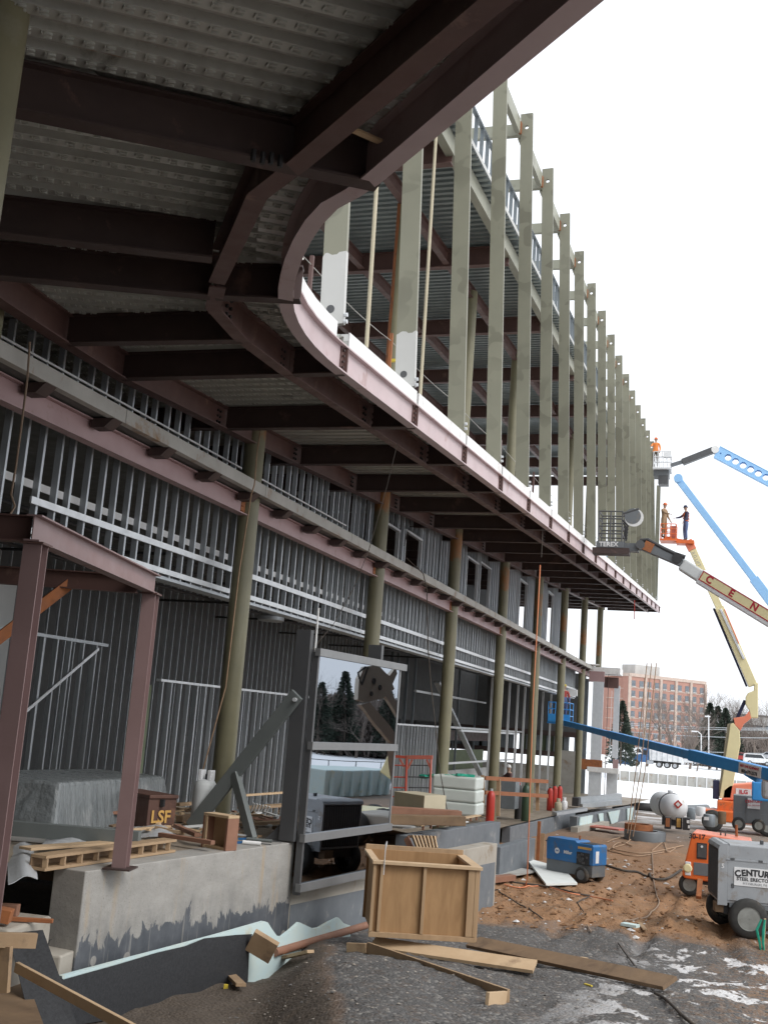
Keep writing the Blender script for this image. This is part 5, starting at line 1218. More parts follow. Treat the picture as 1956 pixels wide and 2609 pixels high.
# ------------------------------------------------------------------ machines
def frame_of(pxa, pxb, ga=None):
    a, b = gnd(*pxa), gnd(*pxb); u_ = b - a; u_[2] = 0; L = np.linalg.norm(u_); u_ /= L; return a, u_, np.array([-u_[1], u_[0], 0.]), L
class Local:
    def __init__(s, root, o, u_, v): s.r, s.o, s.u, s.v, s.rz = root, np.array(o, float), u_, v, math.atan2(u_[1], u_[0])
    def P(s, x, y, z): return s.o + s.u * x + s.v * y + np.array([0, 0, z])
    def box(s, name, mat, x0, x1, y0, y1, z0, z1, bev=.01, par=None):
        mb = MB(); mb.box(s.P((x0 + x1) / 2, (y0 + y1) / 2, (z0 + z1) / 2), (x1 - x0, y1 - y0, z1 - z0), s.rz); return mb.build(name, mat, par or s.r, bevel=bev)
    def poly(s, name, mat, pts, y0, y1, bev=.01, par=None):    # x,z outline swept in y
        mb = MB(); mb.prism([s.P(x, y0, z) for x, z in pts], s.v * (y1 - y0)); return mb.build(name, mat, par or s.r, bevel=bev)
    def wheel(s, x, y, z, r, w=.2, rim='wheel', side=-1):
        M = Matrix(((s.u[0], s.v[0], 0), (s.u[1], s.v[1], 0), (0, 0, 1)))
        wh = bpy.data.objects.new('wheel', None); COLL.objects.link(wh); wh.parent = s.r
        mb = MB(); c = s.P(x, y, z)
        mb.lathe(c, [(r * .60, -w / 2), (r * .84, -w / 2), (r * .96, -w * .38), (r, -w * .2), (r, w * .2), (r * .96, w * .38), (r * .84, w / 2), (r * .60, w / 2), (r * .60, -w / 2)], 32, 'Y', M=M, cap=False); mb.build('tyre', 'rubber', wh, smooth=40)
        mb = MB(); q = side * w / 2
        mb.lathe(c, [(r * .61, q * .9), (r * .58, q * .98), (r * .50, q * .55), (r * .22, q * .6), (r * .18, q * .85), (r * .05, q * .9)], 28, 'Y', M=M); mb.build('rim', rim, wh, smooth=35)
        mb = MB()
        for k in range(6):
            t = k * math.pi / 3; p = s.P(x + r * .38 * math.cos(t), y + q * .64, z + r * .38 * math.sin(t)); mb.lathe(p, [(r * .085, -.012), (r * .085, .012)], 8, 'Y', M=M)
        mb.build('rim_holes', 'black', wh); return wh
    def txt(s, name, body, size, x, y, z, mat, **k): return text(name, body, size, s.r, s.P(x, y, z), s.u, (0, 0, 1), mat, **k)
# blue welder
wz = thing('welding_machine', gnd(1450, 2240), 'blue engine driven welder with one wheel on the brown dirt', 'welder')
o_, u_, v_, L_ = frame_of((1388, 2232), (1508, 2252)); u_ = u_ / np.linalg.norm(u_)
k_ = np.linalg.norm(o_ - CAM) / FPX
WL = Local(wz, o_, u_, v_); Lw = L_; ww = .62; zt_ = 1.04
WL.poly('hood', 'weld_blue', [(0.02, .46), (.0, .96), (.05, 1.03), (.62 * Lw, 1.03), (.66 * Lw, .98), (Lw - .03, .98), (Lw, .93), (Lw, .46)], 0, ww, .012)
WL.box('lower_case', 'machine_dark', .02, Lw - .02, .015, ww - .015, .16, .46); WL.box('base_skid', 'plank_dark', -.03, Lw * .8, .05, ww - .05, .06, .16)
WL.box('engine_bay', 'black', Lw * .66, Lw * .93, -.012, .03, .44, .76, .004); 
mb = MB()
for k in range(14): mb.box(WL.P(Lw * (.68 + .22 * rng.random()), -.015, .48 + .24 * rng.random()), (.03 + .06 * rng.random(), .03, .03 + .05 * rng.random()), WL.rz)
e = mb.build('engine', 'grey_dark', wz); tag(e, kind='stuff')
WL.box('top_tray', 'black', Lw * .68, Lw * .96, .08, ww - .08, .975, .99, .002); WL.box('name_plate', 'ochre', Lw * .68, Lw * .96, -.008, .004, .84, .90, .002)
mb = MB(); mb.lathe(WL.P(Lw * .24, -.004, .70), [(.075, -.004), (.075, .004)], 24, 'Y', M=Matrix(((u_[0], v_[0], 0), (u_[1], v_[1], 0), (0, 0, 1)))); mb.build('logo_disc', 'text_white', wz)
WL.txt('logo_text', 'ITW', .05, Lw * .24, -.014, .70, 'weld_blue', bold=.003, shear=.2); WL.txt('brand_text', 'Miller', .115, Lw * .47, -.006, .695, 'text_white', bold=.004)
WL.box('end_label', 'text_white', Lw - .004, Lw + .004, .12, .26, .52, .82, .001)
WL.wheel(Lw * .80, -.03, .20, .205, .12, 'machine_dark'); WL.wheel(Lw * .80, ww + .03, .20, .205, .12, 'machine_dark', 1)
for x in (.06, .22): WL.box('leg', 'black', x, x + .07, .1, .18, -.1, .08, .004)
mb = MB(); mb.path([WL.P(-.02, .1, .9), WL.P(-.1, .1, .9), WL.P(-.1, .5, .9), WL.P(-.02, .5, .9)], .015, 8); mb.build('handle', 'grey_dark', wz)
mb = MB(); mb.tube(WL.P(Lw * .55, .35, 1.02), WL.P(Lw * .55, .35, 1.14), .025, 8); mb.build('exhaust', 'rust', wz)
# grey compressor in front
gq = thing('air_compressor', gnd(1900, 2390), 'grey two wheeled air compressor with white company sign at the right edge', 'compressor')
o_ = hz(1829, 2384, -1.84); u_ = np.array([.985, .17, 0]); u_ /= np.linalg.norm(u_); v_ = np.array([-u_[1], u_[0], 0])
GC = Local(gq, o_, u_, v_); Z = lambda py, px=1850: hy(px, py, o_[1])[2] - o_[2]; Xg = lambda px, py=2300: (hy(px, py, o_[1] + .1)[0] - o_[0]) / u_[0]
zb0, zt0 = Z(2302), Z(2152); Lg, wg = 2.3, 1.35
GC.poly('hood', 'machine_grey', [(0, zb0), (0, zt0 - .12), (.03, zt0 - .04), (.10, zt0), (Lg - .1, zt0), (Lg, zt0 - .1), (Lg, zb0)], 0, wg, .02)
GC.box('radiator_grille', 'black', -.015, .01, .06, wg - .06, zb0 + .05, zt0 - .12, .004)
mb = MB()
for k in range(16): mb.box(GC.P(-.02, .1 + k * (wg - .2) / 15, (zb0 + zt0) / 2 - .03), (.012, .02, zt0 - zb0 - .25), GC.rz)
g_ = mb.build('grille_bars', 'grey_dark', gq); tag(g_, kind='stuff')
GC.poly('front_cowl', 'machine_grey', [(-.03, zb0 - .05), (-.03, zt0 - .10), (0, zt0 - .03), (.07, zt0 + .012), (.16, zt0 + .012), (.16, zb0 - .05)], -.02, .0, .01)
GC.poly('front_cowl', 'machine_grey', [(-.03, zt0 - .10), (0, zt0 - .03), (.07, zt0 + .012), (.16, zt0 + .012), (.16, zt0 - .02), (.03, zt0 - .12)], 0., wg + .02, .005)
GC.box('side_door', 'machine_grey', Xg(1851), 1.25, -.022, .0, zb0 + .06, zt0 - .30, .006); GC.box('door_rail', 'machine_grey', Xg(1850) - .02, 1.29, -.03, .0, zt0 - .30, zt0 - .27, .004)
GC.box('side_door', 'machine_grey', 1.33, 2.2, -.022, .0, zb0 + .06, zt0 - .30, .006)
GC.box('chassis', 'black', .1, Lg + .4, .1, wg - .1, zb0 - .22, zb0 - .0, .01); GC.box('skirt', 'machine_dark', .2, Lg, .0, .05, zb0 - .08, zb0 - .0, .005)
xs_ = Xg(1868); sw = Xg(1976) - xs_
GC.box('sign_plate', 'text_white', xs_, xs_ + sw, -.034, -.022, Z(2261, 1910), Z(2214, 1910), .002)
sx = xs_ + sw / 2
mid = (Z(2261, 1910) + Z(2214, 1910)) / 2; ks = sw / .80
for i, ch in enumerate('CENTURY'):
    t = (i - 3) / 3; text('sign_letter', ch, .165 * ks, gq, GC.P(sx + t * .33 * ks, -.037, mid + .08 - .03 * t * t), Vector(tuple(u_)) + Vector((0, 0, -.22 * t)), Vector((0, 0, 1)) + Vector(tuple(u_)) * (.22 * t), 'text_black', bold=.007)
GC.txt('sign_text', 'STEEL ERECTORS', .092 * ks, sx, -.037, mid - .045, 'text_black', bold=.002); GC.txt('sign_text', 'PITTSBURGH, PA', .062 * ks, sx, -.037, mid - .125, 'text_grey')
GC.txt('stencil', '5', .12, .06, -.03, zt0 - .42, 'text_white', bold=.004); GC.box('lifting_eye', 'grey_dark', .9, .96, wg / 2 - .05, wg / 2 + .05, zt0, zt0 + .08)
xw = Xg(1905, 2345); GC.wheel(xw, -.02, .37, .375, .25); GC.wheel(xw - .22, wg + .0, .37, .375, .25, side=1)
for x in (Xg(1862), 1.18): GC.box('latch', 'grey_dark', x, x + .05, -.035, -.02, zb0 + .30, zb0 + .38, .004)
for k in range(6): GC.box('vent_slot', 'black', .24 + .0 * k, .28, -.006, .002, zb0 + .12 + .07 * k, zb0 + .15 + .07 * k, 0)
for x in (Xg(1858), Xg(1930)): GC.box('hinge', 'grey_dark', x, x + .08, -.036, -.02, zt0 - .29, zt0 - .25, .002)
GC.box('fuel_cap', 'black', 1.0, 1.12, .2, .32, zt0 - .01, zt0 + .05, .01); GC.box('top_seam', 'machine_dark', .17, .19, -.003, wg, zt0 - .02, zt0 + .014, 0)
mb = MB(); mb.path([GC.P(.3, .05, zb0 - .1), GC.P(.5, -.03, zb0 - .16), GC.P(.8, .02, zb0 - .08), GC.P(1.1, -.02, zb0 - .15)], .02, 8); mb.build('hose', 'black', gq)
GC.box('mudguard', 'plank_dark', -.05, .12, .1, .4, zb0 - .2, zb0 - .02, .01)
# orange compressor
og = thing('orange_compressor', gnd(1790, 2285), 'orange compressor numbered 30-17 behind the grey compressor', 'compressor')
o_ = hz(1748, 2283, -1.93); u_ = np.array([.999, -.035, 0]); u_ /= np.linalg.norm(u_); v_ = np.array([-u_[1], u_[0], 0])
OC = Local(og, o_, u_, v_); Zo = lambda py: hy(1790, py, o_[1])[2] - o_[2]; X = lambda px: hy(px, 2200, o_[1])[0] - o_[0]
OC.poly('body', 'orange', [(X(1737), Zo(2235)), (X(1760), Zo(2130)), (X(1912), Zo(2138)), (X(1912), Zo(2250)), (X(1745), Zo(2244))], 0, 1.3, .03)
OC.poly('hood_top', 'orange_pale', [(X(1760), Zo(2131)), (X(1763), Zo(2124)), (X(1908), Zo(2132)), (X(1912), Zo(2139))], 0.03, 1.27, .02)
OC.box('control_panel', 'black', X(1774), X(1800), -.02, .02, Zo(2190), Zo(2149), .006); OC.box('panel_frame', 'grey_dark', X(1776), X(1798), -.03, .0, Zo(2186), Zo(2152), .004)
mb = MB(); mb.lathe(OC.P(X(1787), -.035, Zo(2158)), [(.03, -.01), (.03, .01)], 12, 'Y'); mb.build('gauge', 'text_white', og)
OC.box('grille', 'machine_dark', X(1767), X(1812), -.015, .02, Zo(2232), Zo(2200), .004)
mb = MB(); mb.lathe(OC.P(X(1752), -.02, Zo(2217)), [(.08, -.02), (.11, .0), (.1, .02)], 14, 'Y'); mb.build('lamp', 'cream', og)
OC.box('lamp_housing', 'tank_white', X(1745), X(1760), -.015, .02, Zo(2236), Zo(2200), .02); OC.box('label', 'weld_blue', X(1817), X(1827), -.012, .01, Zo(2145), Zo(2136), .002)
OC.txt('unit_number', '30-17', .17, X(1774), -.006, Zo(2134), 'text_black', bold=.005)
for x in (1757, 1880): OC.wheel(X(x), .18, .26, .27, .2)
OC.box('chassis', 'black', X(1750), X(1910), .1, 1.4, Zo(2256), Zo(2240), .01)
mb = MB(); mb.path([OC.P(X(1832), .5, Zo(2128)), OC.P(X(1832), .5, Zo(2116)), OC.P(X(1844), .5, Zo(2116)), OC.P(X(1844), .5, Zo(2128))], .02, 8); mb.build('lifting_eye', 'grey_dark', og)
mb = MB(); mb.tube(OC.P(X(1873), .6, Zo(2128)), OC.P(X(1872), .6, Zo(2098)), .035, 10); mb.build('exhaust', 'rust', og)
mb = MB(); mb.bar(OC.P(X(1785), -.1, .42), OC.P(X(1785), -.5, .05), .12, .1); mb.build('tow_bar', 'rust', og)
# grey welder further back, with red sign
yb_ = 50.
fg = thing('generator_set', hy(1910, 2118, yb_), 'dark grey generator on wheels with small red company sign, further back', 'generator')
vbox('body', 'machine_dark', fg, 1867, 1962, 2034, 2096, yb_, 1.2, .02); vbox('lower_case', 'machine_dark', fg, 1868, 1960, 2078, 2096, yb_ - .02, .02); vbox('door', 'machine_dark', fg, 1900, 1938, 2036, 2094, yb_ - .03, .03)
vbox('sign_plate', 'text_white', fg, 1904, 1936, 2036, 2060, yb_ - .06, .03, .001)
text('sign_text', 'CENTURY', .15, fg, hy(1920, 2043, yb_ - .07), (1, 0, .07), (0, 0, 1), 'text_red', bold=.004); text('sign_text', 'STEEL ERECTORS', .07, fg, hy(1920, 2053, yb_ - .07), (1, 0, .07), (0, 0, 1), 'text_red')
GF = Local(fg, hy(1880, 2116, yb_), np.array([1., 0, 0]), np.array([0, 1., 0])); GF.wheel(.02, -.05, .26, .27, .2); GF.wheel(.80, -.05, .26, .27, .2)
# white propane tank
pt = thing('propane_tank', gnd(1715, 2095), 'big white horizontal propane tank with red diamond placard', 'tank')
c = hy(1712, 2055, 52.); rt = .54; ax = Matrix.Rotation(R_(20), 3, 'Z')
mb = MB(); mb.lathe(c, [(.04, -.95), (.3, -.88), (.45, -.75), (rt, -.5), (rt, 1.6), (.45, 1.85), (.3, 1.98), (.04, 2.05)], 28, 'Y', M=ax); mb.build('body', 'tank_white', pt, smooth=60)
mb = MB(); mb.lathe(c, [(rt + .03, .05), (rt + .035, .07), (rt + .035, .13), (rt + .03, .15)], 28, 'Y', M=ax); mb.build('band', 'grey_dark', pt)
dc = hy(1727, 2050, 51.08); mb = MB()
for k, s_, m_ in ((0, .19, 'red_paint'), (1, .10, 'text_white')):
    mb = MB(); mb.prism([dc + np.array([a * s_, -.01 * k - .06, b * s_]) for a, b in ((1, 0), (0, 1), (-1, 0), (0, -1))], (0, .02, 0)); mb.build('placard', m_, pt)
for s_ in (-.3, .9):
    mb = MB(); mb.box(c + [0, s_, -.62], (.8, .12, .35)); mb.build('saddle', 'black', pt)
mb = MB(); mb.tube(c + [-.1, .3, .5], c + [-.1, .3, .66], .12, 12); mb.build('valve_dome', 'tank_white', pt)
# pipe offcuts and blocks by the tank
for i, (px0, px1, py0, py1, lab) in enumerate(((1692, 1709, 2084, 2112, 'leftmost rusty fronted steel block before the tank'), (1720, 1737, 2085, 2113, 'middle rusty fronted steel block before the tank'))):
    t = thing('steel_block', hy(px0, py1, 46.), lab, 'steel block'); vbox('body', 'black', t, px0, px1, py0, py1, 46., .4); vbox('rust_face', 'ochre' if i else 'rust', t, px0 + 3, px1 - 3, py0 + 2, py1 - 5, 45.98, .02)
t = thing('steel_block', hy(1745, 2115, 45.8), 'black block with white stickers right of the rusty blocks', 'steel block'); vbox('body', 'black', t, 1738, 1757, 2086, 2115, 45.8, .4); vbox('sticker', 'text_white', t, 1749, 1756, 2091, 2098, 45.77, .02, .001); vbox('sticker', 'text_white', t, 1752, 1757, 2104, 2111, 45.77, .02, .001)
for i, (px0, px1, py0, py1, y, m_, lab) in enumerate(((1748, 1772, 2060, 2088, 52, 'galv_dark', 'grey drum right of the white tank'), (1790, 1822, 2078, 2106, 48, 'galv_dark', 'grey bin with white label before the orange lift'), (1772, 1797, 2058, 2080, 53, 'tank_white', 'white bag between the tank and the lift'), (1828, 1850, 2070, 2100, 49, 'plank_dark', 'brown heap of gear before the orange lift'))):
    t = thing('site_bin', hy(px0, py1, y), lab, 'bin'); mb = MB(); a, b = hy(px0, py1, y), hy(px1, py0, y); r = (b[0] - a[0]) / 2
    mb.lathe(((a[0] + b[0]) / 2, y + r, a[2]), [(r * .9, 0), (r * .97, .05), (r, b[2] - a[2] - .05), (r * .9, b[2] - a[2])], 20); mb.build('body', m_, t, smooth=40)
    if i == 1: vbox('label', 'text_white', t, px0 + 3, px0 + 16, py0 + 5, py0 + 12, y - .01, .02, .001)
mh = thing('manhole_ring', gnd(1640, 2145), 'concrete manhole ring with rusty collar on the ground', 'manhole'); c = gnd(1642, 2140)
mb = MB(); mb.lathe(c, [(.78, -.1), (.80, .30), (.78, .34), (.5, .34), (.5, .0)], 32); mb.build('ring', 'machine_dark', mh, smooth=40)
mb = MB(); mb.lathe(c + [-.25, .1, .34], [(.55, 0), (.55, .22), (.45, .22), (.45, .0)], 28); mb.build('collar', 'rust', mh, smooth=40)
o = MB(); p = gnd(1945, 2418); st_ = thing('survey_stake', p, 'wooden survey stake tied with green ribbon in front of the compressor', 'stake')
mb = MB(); mb.bar(p + [0, 0, -.1], p + [.02, 0, .55], .04, .03, (0, 1, 0)); mb.build('stake', 'plank_pale', st_)
for dx in (-.045, .015):
    mb = MB(); q = p + [dx, -.03, .53]; mb.path([q, q + [-.04 + dx, -.02, -.2], q + [-.03, -.02, -.42], q + [-.0, -.03, -.62]], [.02, .028, .026, .012], 5); mb.build('ribbon', 'ribbon_green', st_)
o = MB(); c = gnd(1600, 2105); o.bar(gnd(1488, 2112) + [0, 0, .15], gnd(1590, 2128) + [0, 0, .2], .9, .06); o = o.build('timber_ladder', 'red_pale'); tag(o, 'reddish timber panel lying behind the blue welder', 'timber')
o = MB(); o.tube(gnd(1560, 2062) + [0, 0, .25], gnd(1690, 2072) + [0, 0, .25], .22, 14); o = o.build('drain_pipe', 'black', smooth=40); tag(o, 'long black pipe lying at the edge of the snow field', 'pipe')
o = MB(); o.tube(gnd(1745, 2072) + [0, 0, .25], gnd(1800, 2070) + [0, 0, .25], .2, 14); o = o.build('drain_pipe', 'machine_dark', smooth=40); tag(o, 'grey pipe lying behind the white propane tank', 'pipe')

# ------------------------------------------------------------------ hoses, cords, ropes
def cord(label, mat, pts, r, name='hose', cat='hose', lift=.0, n=7, smooth_n=6):
    P = [gnd(*q) + np.array([0, 0, r + .02 + lift]) for q in pts]; out = []
    for i in range(len(P) - 1):
        p0, p1_, p2_, p3 = P[max(i - 1, 0)], P[i], P[i + 1], P[min(i + 2, len(P) - 1)]
        for t in np.linspace(0, 1, smooth_n, endpoint=False): out.append(.5 * (2 * p1_ + (p2_ - p0) * t + (2 * p0 - 5 * p1_ + 4 * p2_ - p3) * t * t + (3 * p1_ - p0 - 3 * p2_ + p3) * t ** 3))
    out.append(P[-1]); out = [np.array([q[0], q[1], max(q[2], float(rough_ground(q[0], q[1])) + r)]) for q in out]
    mb = MB(); mb.path(out, r, n); o = mb.build(name, mat, smooth=60); return tag(o, label, cat)
cord('thick black air hose from the welder to the orange compressor', 'cable_black', [(1535, 2208), (1580, 2222), (1640, 2236), (1665, 2246), (1700, 2244), (1735, 2222)], .035)
cord('grey welding lead curving down the dirt slope', 'cable_brown', [(1660, 2175), (1662, 2200), (1665, 2250), (1672, 2285), (1678, 2308), (1655, 2335), (1640, 2345), (1590, 2353)], .018)
cord('pair of dark leads crossing the dirt below the welder', 'cable_black', [(1225, 2238), (1300, 2252), (1400, 2265), (1470, 2282), (1505, 2288)], .022)
cord('orange extension cord lying on the dirt below the foam board', 'rope_orange', [(1285, 2258), (1320, 2266), (1370, 2262), (1400, 2265), (1450, 2280), (1500, 2288), (1560, 2300)], .015)
cord('thin dark cable on the dirt right of the crate', 'cable_black', [(1228, 2268), (1275, 2280), (1320, 2308), (1360, 2330), (1382, 2347)], .014)
cord('dark reinforcing rod bent on the dirt bank', 'cable_black', [(1500, 2290), (1470, 2304), (1480, 2320), (1492, 2334)], .014, smooth_n=2)
cord('dark stick lying across the gravel behind the plank', 'cable_black', [(1575, 2410), (1600, 2445), (1632, 2488)], .016, smooth_n=2)
cord('dark hose end in the bottom right gravel', 'cable_black', [(1668, 2540), (1700, 2560), (1740, 2600), (1770, 2625)], .02)
cord('short twisted cable on the edge of the gravel', 'cable_brown', [(1495, 2362), (1505, 2380)], .014)
cord('tangle of tan welding leads behind the blue welder', 'rope_tan', [(1610, 2160), (1580, 2150), (1560, 2165), (1600, 2175), (1640, 2178), (1680, 2172), (1740, 2158)], .022)
cord('second tangle of tan leads near the manhole ring', 'rope_tan', [(1545, 2150), (1570, 2140), (1610, 2135), (1590, 2155), (1550, 2170), (1620, 2185), (1690, 2175)], .02)
cord('tan hose loop beside the compressor', 'rope_tan', [(1660, 2172), (1690, 2150), (1700, 2175), (1720, 2165)], .018)
cord('dark cable bundle at the foot of the low wall', 'cable_black', [(1280, 2160), (1300, 2180), (1325, 2185), (1320, 2200), (1300, 2205)], .02)
def hang(label, mat, pts, r, name='rope', cat='rope', sag=0.):
    mb = MB(); mb.path(pts, r, 6); o = mb.build(name, mat, smooth=60); return tag(o, label, cat)
e1 = np.array(up(-4.70, 22.6, .6)); f1_ = gnd(1342, 2262)
e1 = hp(1383, 1286, .62)
hang('long cord hanging from the overhang, dark above and orange below', ['cable_black', 'rope_orange'], [e1, e1 + [0.02, 0, -.6], hy(1379, 1420, e1[1])], .012)
hang('orange lower length of the hanging cord reaching the dirt', 'rope_orange', [hy(1376, 1440, e1[1]), hy(1368, 1600, e1[1] - .2), hy(1357, 1800, e1[1] - .3), hy(1349, 2050, e1[1] - .3), hy(1343, 2235, e1[1] - .2), hy(1340, 2255, e1[1]), hy(1325, 2264, e1[1] + .1), hy(1290, 2262, e1[1] + .2)], .016)
hang('thin brown rope hanging down along the second column', 'rope_tan', [hx(663, 1100, -7.55), hx(655, 1150, -7.5), hx(648, 1235, -7.5), hx(640, 1260, -7.6), hx(610, 1450, -7.7), hx(575, 1750, -7.8), hx(515, 1970, -7.9), hx(500, 2060, -8.0), hx(480, 2120, -8.1)], .012)
hang('thin dark wire slanting from the overhang down to the glass unit', 'cable_black', [hy(1012, 1130, 15.6), hy(985, 1240, 15.8), hy(940, 1400, 16.), hy(900, 1500, 16.), hy(850, 1590, 15.9), hy(795, 1655, 15.6)], .006)
hang('black cable hanging over the second floor slab edge', 'cable_black', [hx(1030, 1390, -7.5), hx(1042, 1330, -9.0), hx(1034, 1420, -7.6), hx(1078, 1462, -7.5), hx(1087, 1500, -7.5), hx(1090, 1650, -7.5), hx(1098, 1750, -7.4), hx(1110, 1860, -7.2), hx(1120, 1960, -7.0), hx(1155, 2160, -6.6)], .012)
hang('thin rope hanging at the left edge in front of the studs', 'cable_brown', [hx(76, 870, -7.5), hx(70, 960, -7.55), hx(55, 1080, -7.55), hx(40, 1190, -7.55), hx(28, 1260, -7.55), hx(38, 1290, -7.55), hx(26, 1310, -7.55)], .012)
hang('red line hanging from the far end of the overhang', 'red_paint', [hx(1616, 1530, -4.7), hx(1616, 1578, -4.7)], .02)
for i, (x0, x1) in enumerate(((1660, 1602), (1672, 1612), (1648, 1598))):
    hang(('middle', 'rightmost', 'leftmost')[i] + ' of the three tan ropes hanging by the manhole ring', 'rope_tan', [hy(x0, 1690, 44.), hy(x0 - 12, 1800, 44.), hy(x0 - 28, 1960, 44.), hy(x1, 2140 - 8 * i, 44.)], .018)
# ------------------------------------------------------------------ people
def person_mat(name, bands):
    m, nt, n, l, b = _nt(name); z = sepz(n, l, coord(n, l))[2]
    r = n.new('ShaderNodeValToRGB'); r.color_ramp.interpolation = 'CONSTANT'; e = r.color_ramp.elements
    while len(e) < len(bands): e.new(.5)
    for q, (p, c) in zip(e, bands): q.position = p / 2.; q.color = (*c, 1)
    l.new(math_(n, l, 'MULTIPLY', z, .5), r.inputs[0]); l.new(r.outputs[0], b.inputs['Base Color']); b.inputs['Roughness'].default_value = .85
def person(loc, rz, label, bands, joints, hat=None, vest=None):
    nm = 'cloth_%d' % len(MAT); person_mat(nm, bands)
    t = thing('person', loc, label, 'person'); t.rotation_euler = (0, 0, rz)
    me = bpy.data.meshes.new('body'); J, E, RR = joints
    me.from_pydata(J, E, []); me.materials.append(MAT[nm]); o = bpy.data.objects.new('body', me); COLL.objects.link(o); o.parent = t
    sk = o.modifiers.new('skin', 'SKIN'); sk.use_smooth_shade = True
    for i, v in enumerate(me.skin_vertices[0].data): v.radius = RR[i]; v.use_root = (i == 0)
    ss = o.modifiers.new('sub', 'SUBSURF'); ss.levels = ss.render_levels = 2
    hd = Vector(J[6])
    mb = MB(); mb.lathe((0, 0, 0), [(.01, -.12), (.055, -.10), (.078, -.03), (.082, .03), (.07, .09), (.03, .125)], 16); mm = mb.mesh('head'); mm.materials.append(MAT['skin']); shade(mm, 80)
    h = bpy.data.objects.new('head', mm); COLL.objects.link(h); h.parent = t; h.location = hd + Vector((0, -.01, .05))
    fb = MB(); fb.hexa([(-.012, -.078, -.03), (.012, -.078, -.03), (.012, -.07, -.03), (-.012, -.07, -.03), (-.006, -.10, -.025), (.006, -.10, -.025), (.005, -.078, .02), (-.005, -.078, .02)])
    for s in (-1, 1): fb.box((s * .03, -.076, .018), (.022, .012, .010)); fb.box((s * .082, 0, 0), (.015, .03, .05))
    fb.box((0, -.072, -.055), (.04, .01, .008)); mm = fb.mesh('face'); mm.materials.append(MAT['tan_cloth']); f = bpy.data.objects.new('face', mm); COLL.objects.link(f); f.parent = h
    if hat:
        mb = MB(); mb.lathe((0, -.01, .04), [(.125, 0), (.125, .012), (.095, .016), (.092, .05), (.07, .10), (.02, .12)], 18); mm = mb.mesh('hard_hat'); mm.materials.append(MAT[hat]); shade(mm, 40); q = bpy.data.objects.new('hard_hat', mm); COLL.objects.link(q); q.parent = h
    if vest:
        mb = MB()
        for s in (-1, 1): mb.path([(s * .12, -.115, 1.42), (s * .10, -.14, 1.25), (s * .04, -.14, 1.1)], .016, 6); mb.path([(s * .1, .115, 1.42), (0, .14, 1.2), (-s * .1, .13, 1.05)], .016, 6)
        mb.path([(.17 * math.cos(a), .125 * math.sin(a), 1.0) for a in np.linspace(0, 6.28, 14)], .02, 6); mm = mb.mesh('harness'); mm.materials.append(MAT[vest]); q = bpy.data.objects.new('harness', mm); COLL.objects.link(q); q.parent = t
    for side, idx in (('l', 13), ('r', 18)):       # hands: palm, four fingers and thumb, slightly curled
        p = Vector(J[idx]); el = Vector(J[idx - 1]); d = (p - el).normalized(); s = d.cross(Vector((0, 0, 1)))
        s = s.normalized() if s.length > .01 else Vector((1, 0, 0)); n_ = d.cross(s)
        mb = MB(); mb.bar(p, p + d * .085, .075, .028, tuple(n_))
        for k, L in enumerate((.07, .08, .075, .058)):
            b0 = p + d * .08 + s * (.028 - .019 * k); mb.path([b0, b0 + d * L * .5 + n_ * .008, b0 + d * L * .85 + n_ * .03], [.009, .0085, .007], 6)
        b0 = p + d * .02 + s * .034; mb.path([b0, b0 + s * .03 + d * .02, b0 + s * .035 + d * .055 + n_ * .01], [.011, .01, .008], 6)
        mm = mb.mesh('hand'); mm.materials.append(MAT['skin']); q = bpy.data.objects.new('hand', mm); COLL.objects.link(q); q.parent = t
    return t
def joints(armL, armR, legL, legR, leanf=0.):
    J = [(0, 0, .95), (0, -.01 - leanf * .3, 1.12), (0, -leanf * .7, 1.32), (0, -leanf, 1.45), (0, -leanf - .01, 1.50), (0, -leanf - .02, 1.56), (0, -leanf - .02, 1.60)]
    R_s = [(.16, .12), (.145, .11), (.175, .12), (.12, .09), (.06, .06), (.055, .055), (.055, .06)]
    E = [(i, i + 1) for i in range(6)]
    def limb(base, pts, rad):
        s = len(J); J.extend(pts); R_s.extend([(r, r) for r in rad]); E.append((base, s)); E.extend([(s + i, s + i + 1) for i in range(len(pts) - 1)])
    limb(0, legL[:2], (.105, .10)); limb(8, legL[2:4], (.07, .05))
    limb(3, armL, (.07, .055, .034)) 
    # pad so that wrist indices stay fixed
    limb(0, legR[:2], (.105, .10)); limb(3, armR, (.07, .055, .034))
    limb(15, legR[2:4], (.07, .05)); limb(10, [(legL[3][0], legL[3][1] - .17, .04)], (.045,)); limb(len(J) - 2, [(legR[3][0], legR[3][1] - .17, .04)], (.045,))
    return J, E, R_s
LA = [(.19, 0, 1.40), (.26, -.05, 1.13), (.24, -.2, .92)]; RA = [(-.19, 0, 1.40), (-.24, -.22, 1.22), (-.2, -.46, 1.16)]
LL = [(.10, 0, .88), (.11, -.01, .68), (.11, -.02, .48), (.12, .02, .08)]; RL = [(-.10, 0, .88), (-.11, -.02, .68), (-.11, -.04, .48), (-.13, .0, .08)]
JT = joints(LA, RA, LL, RL)

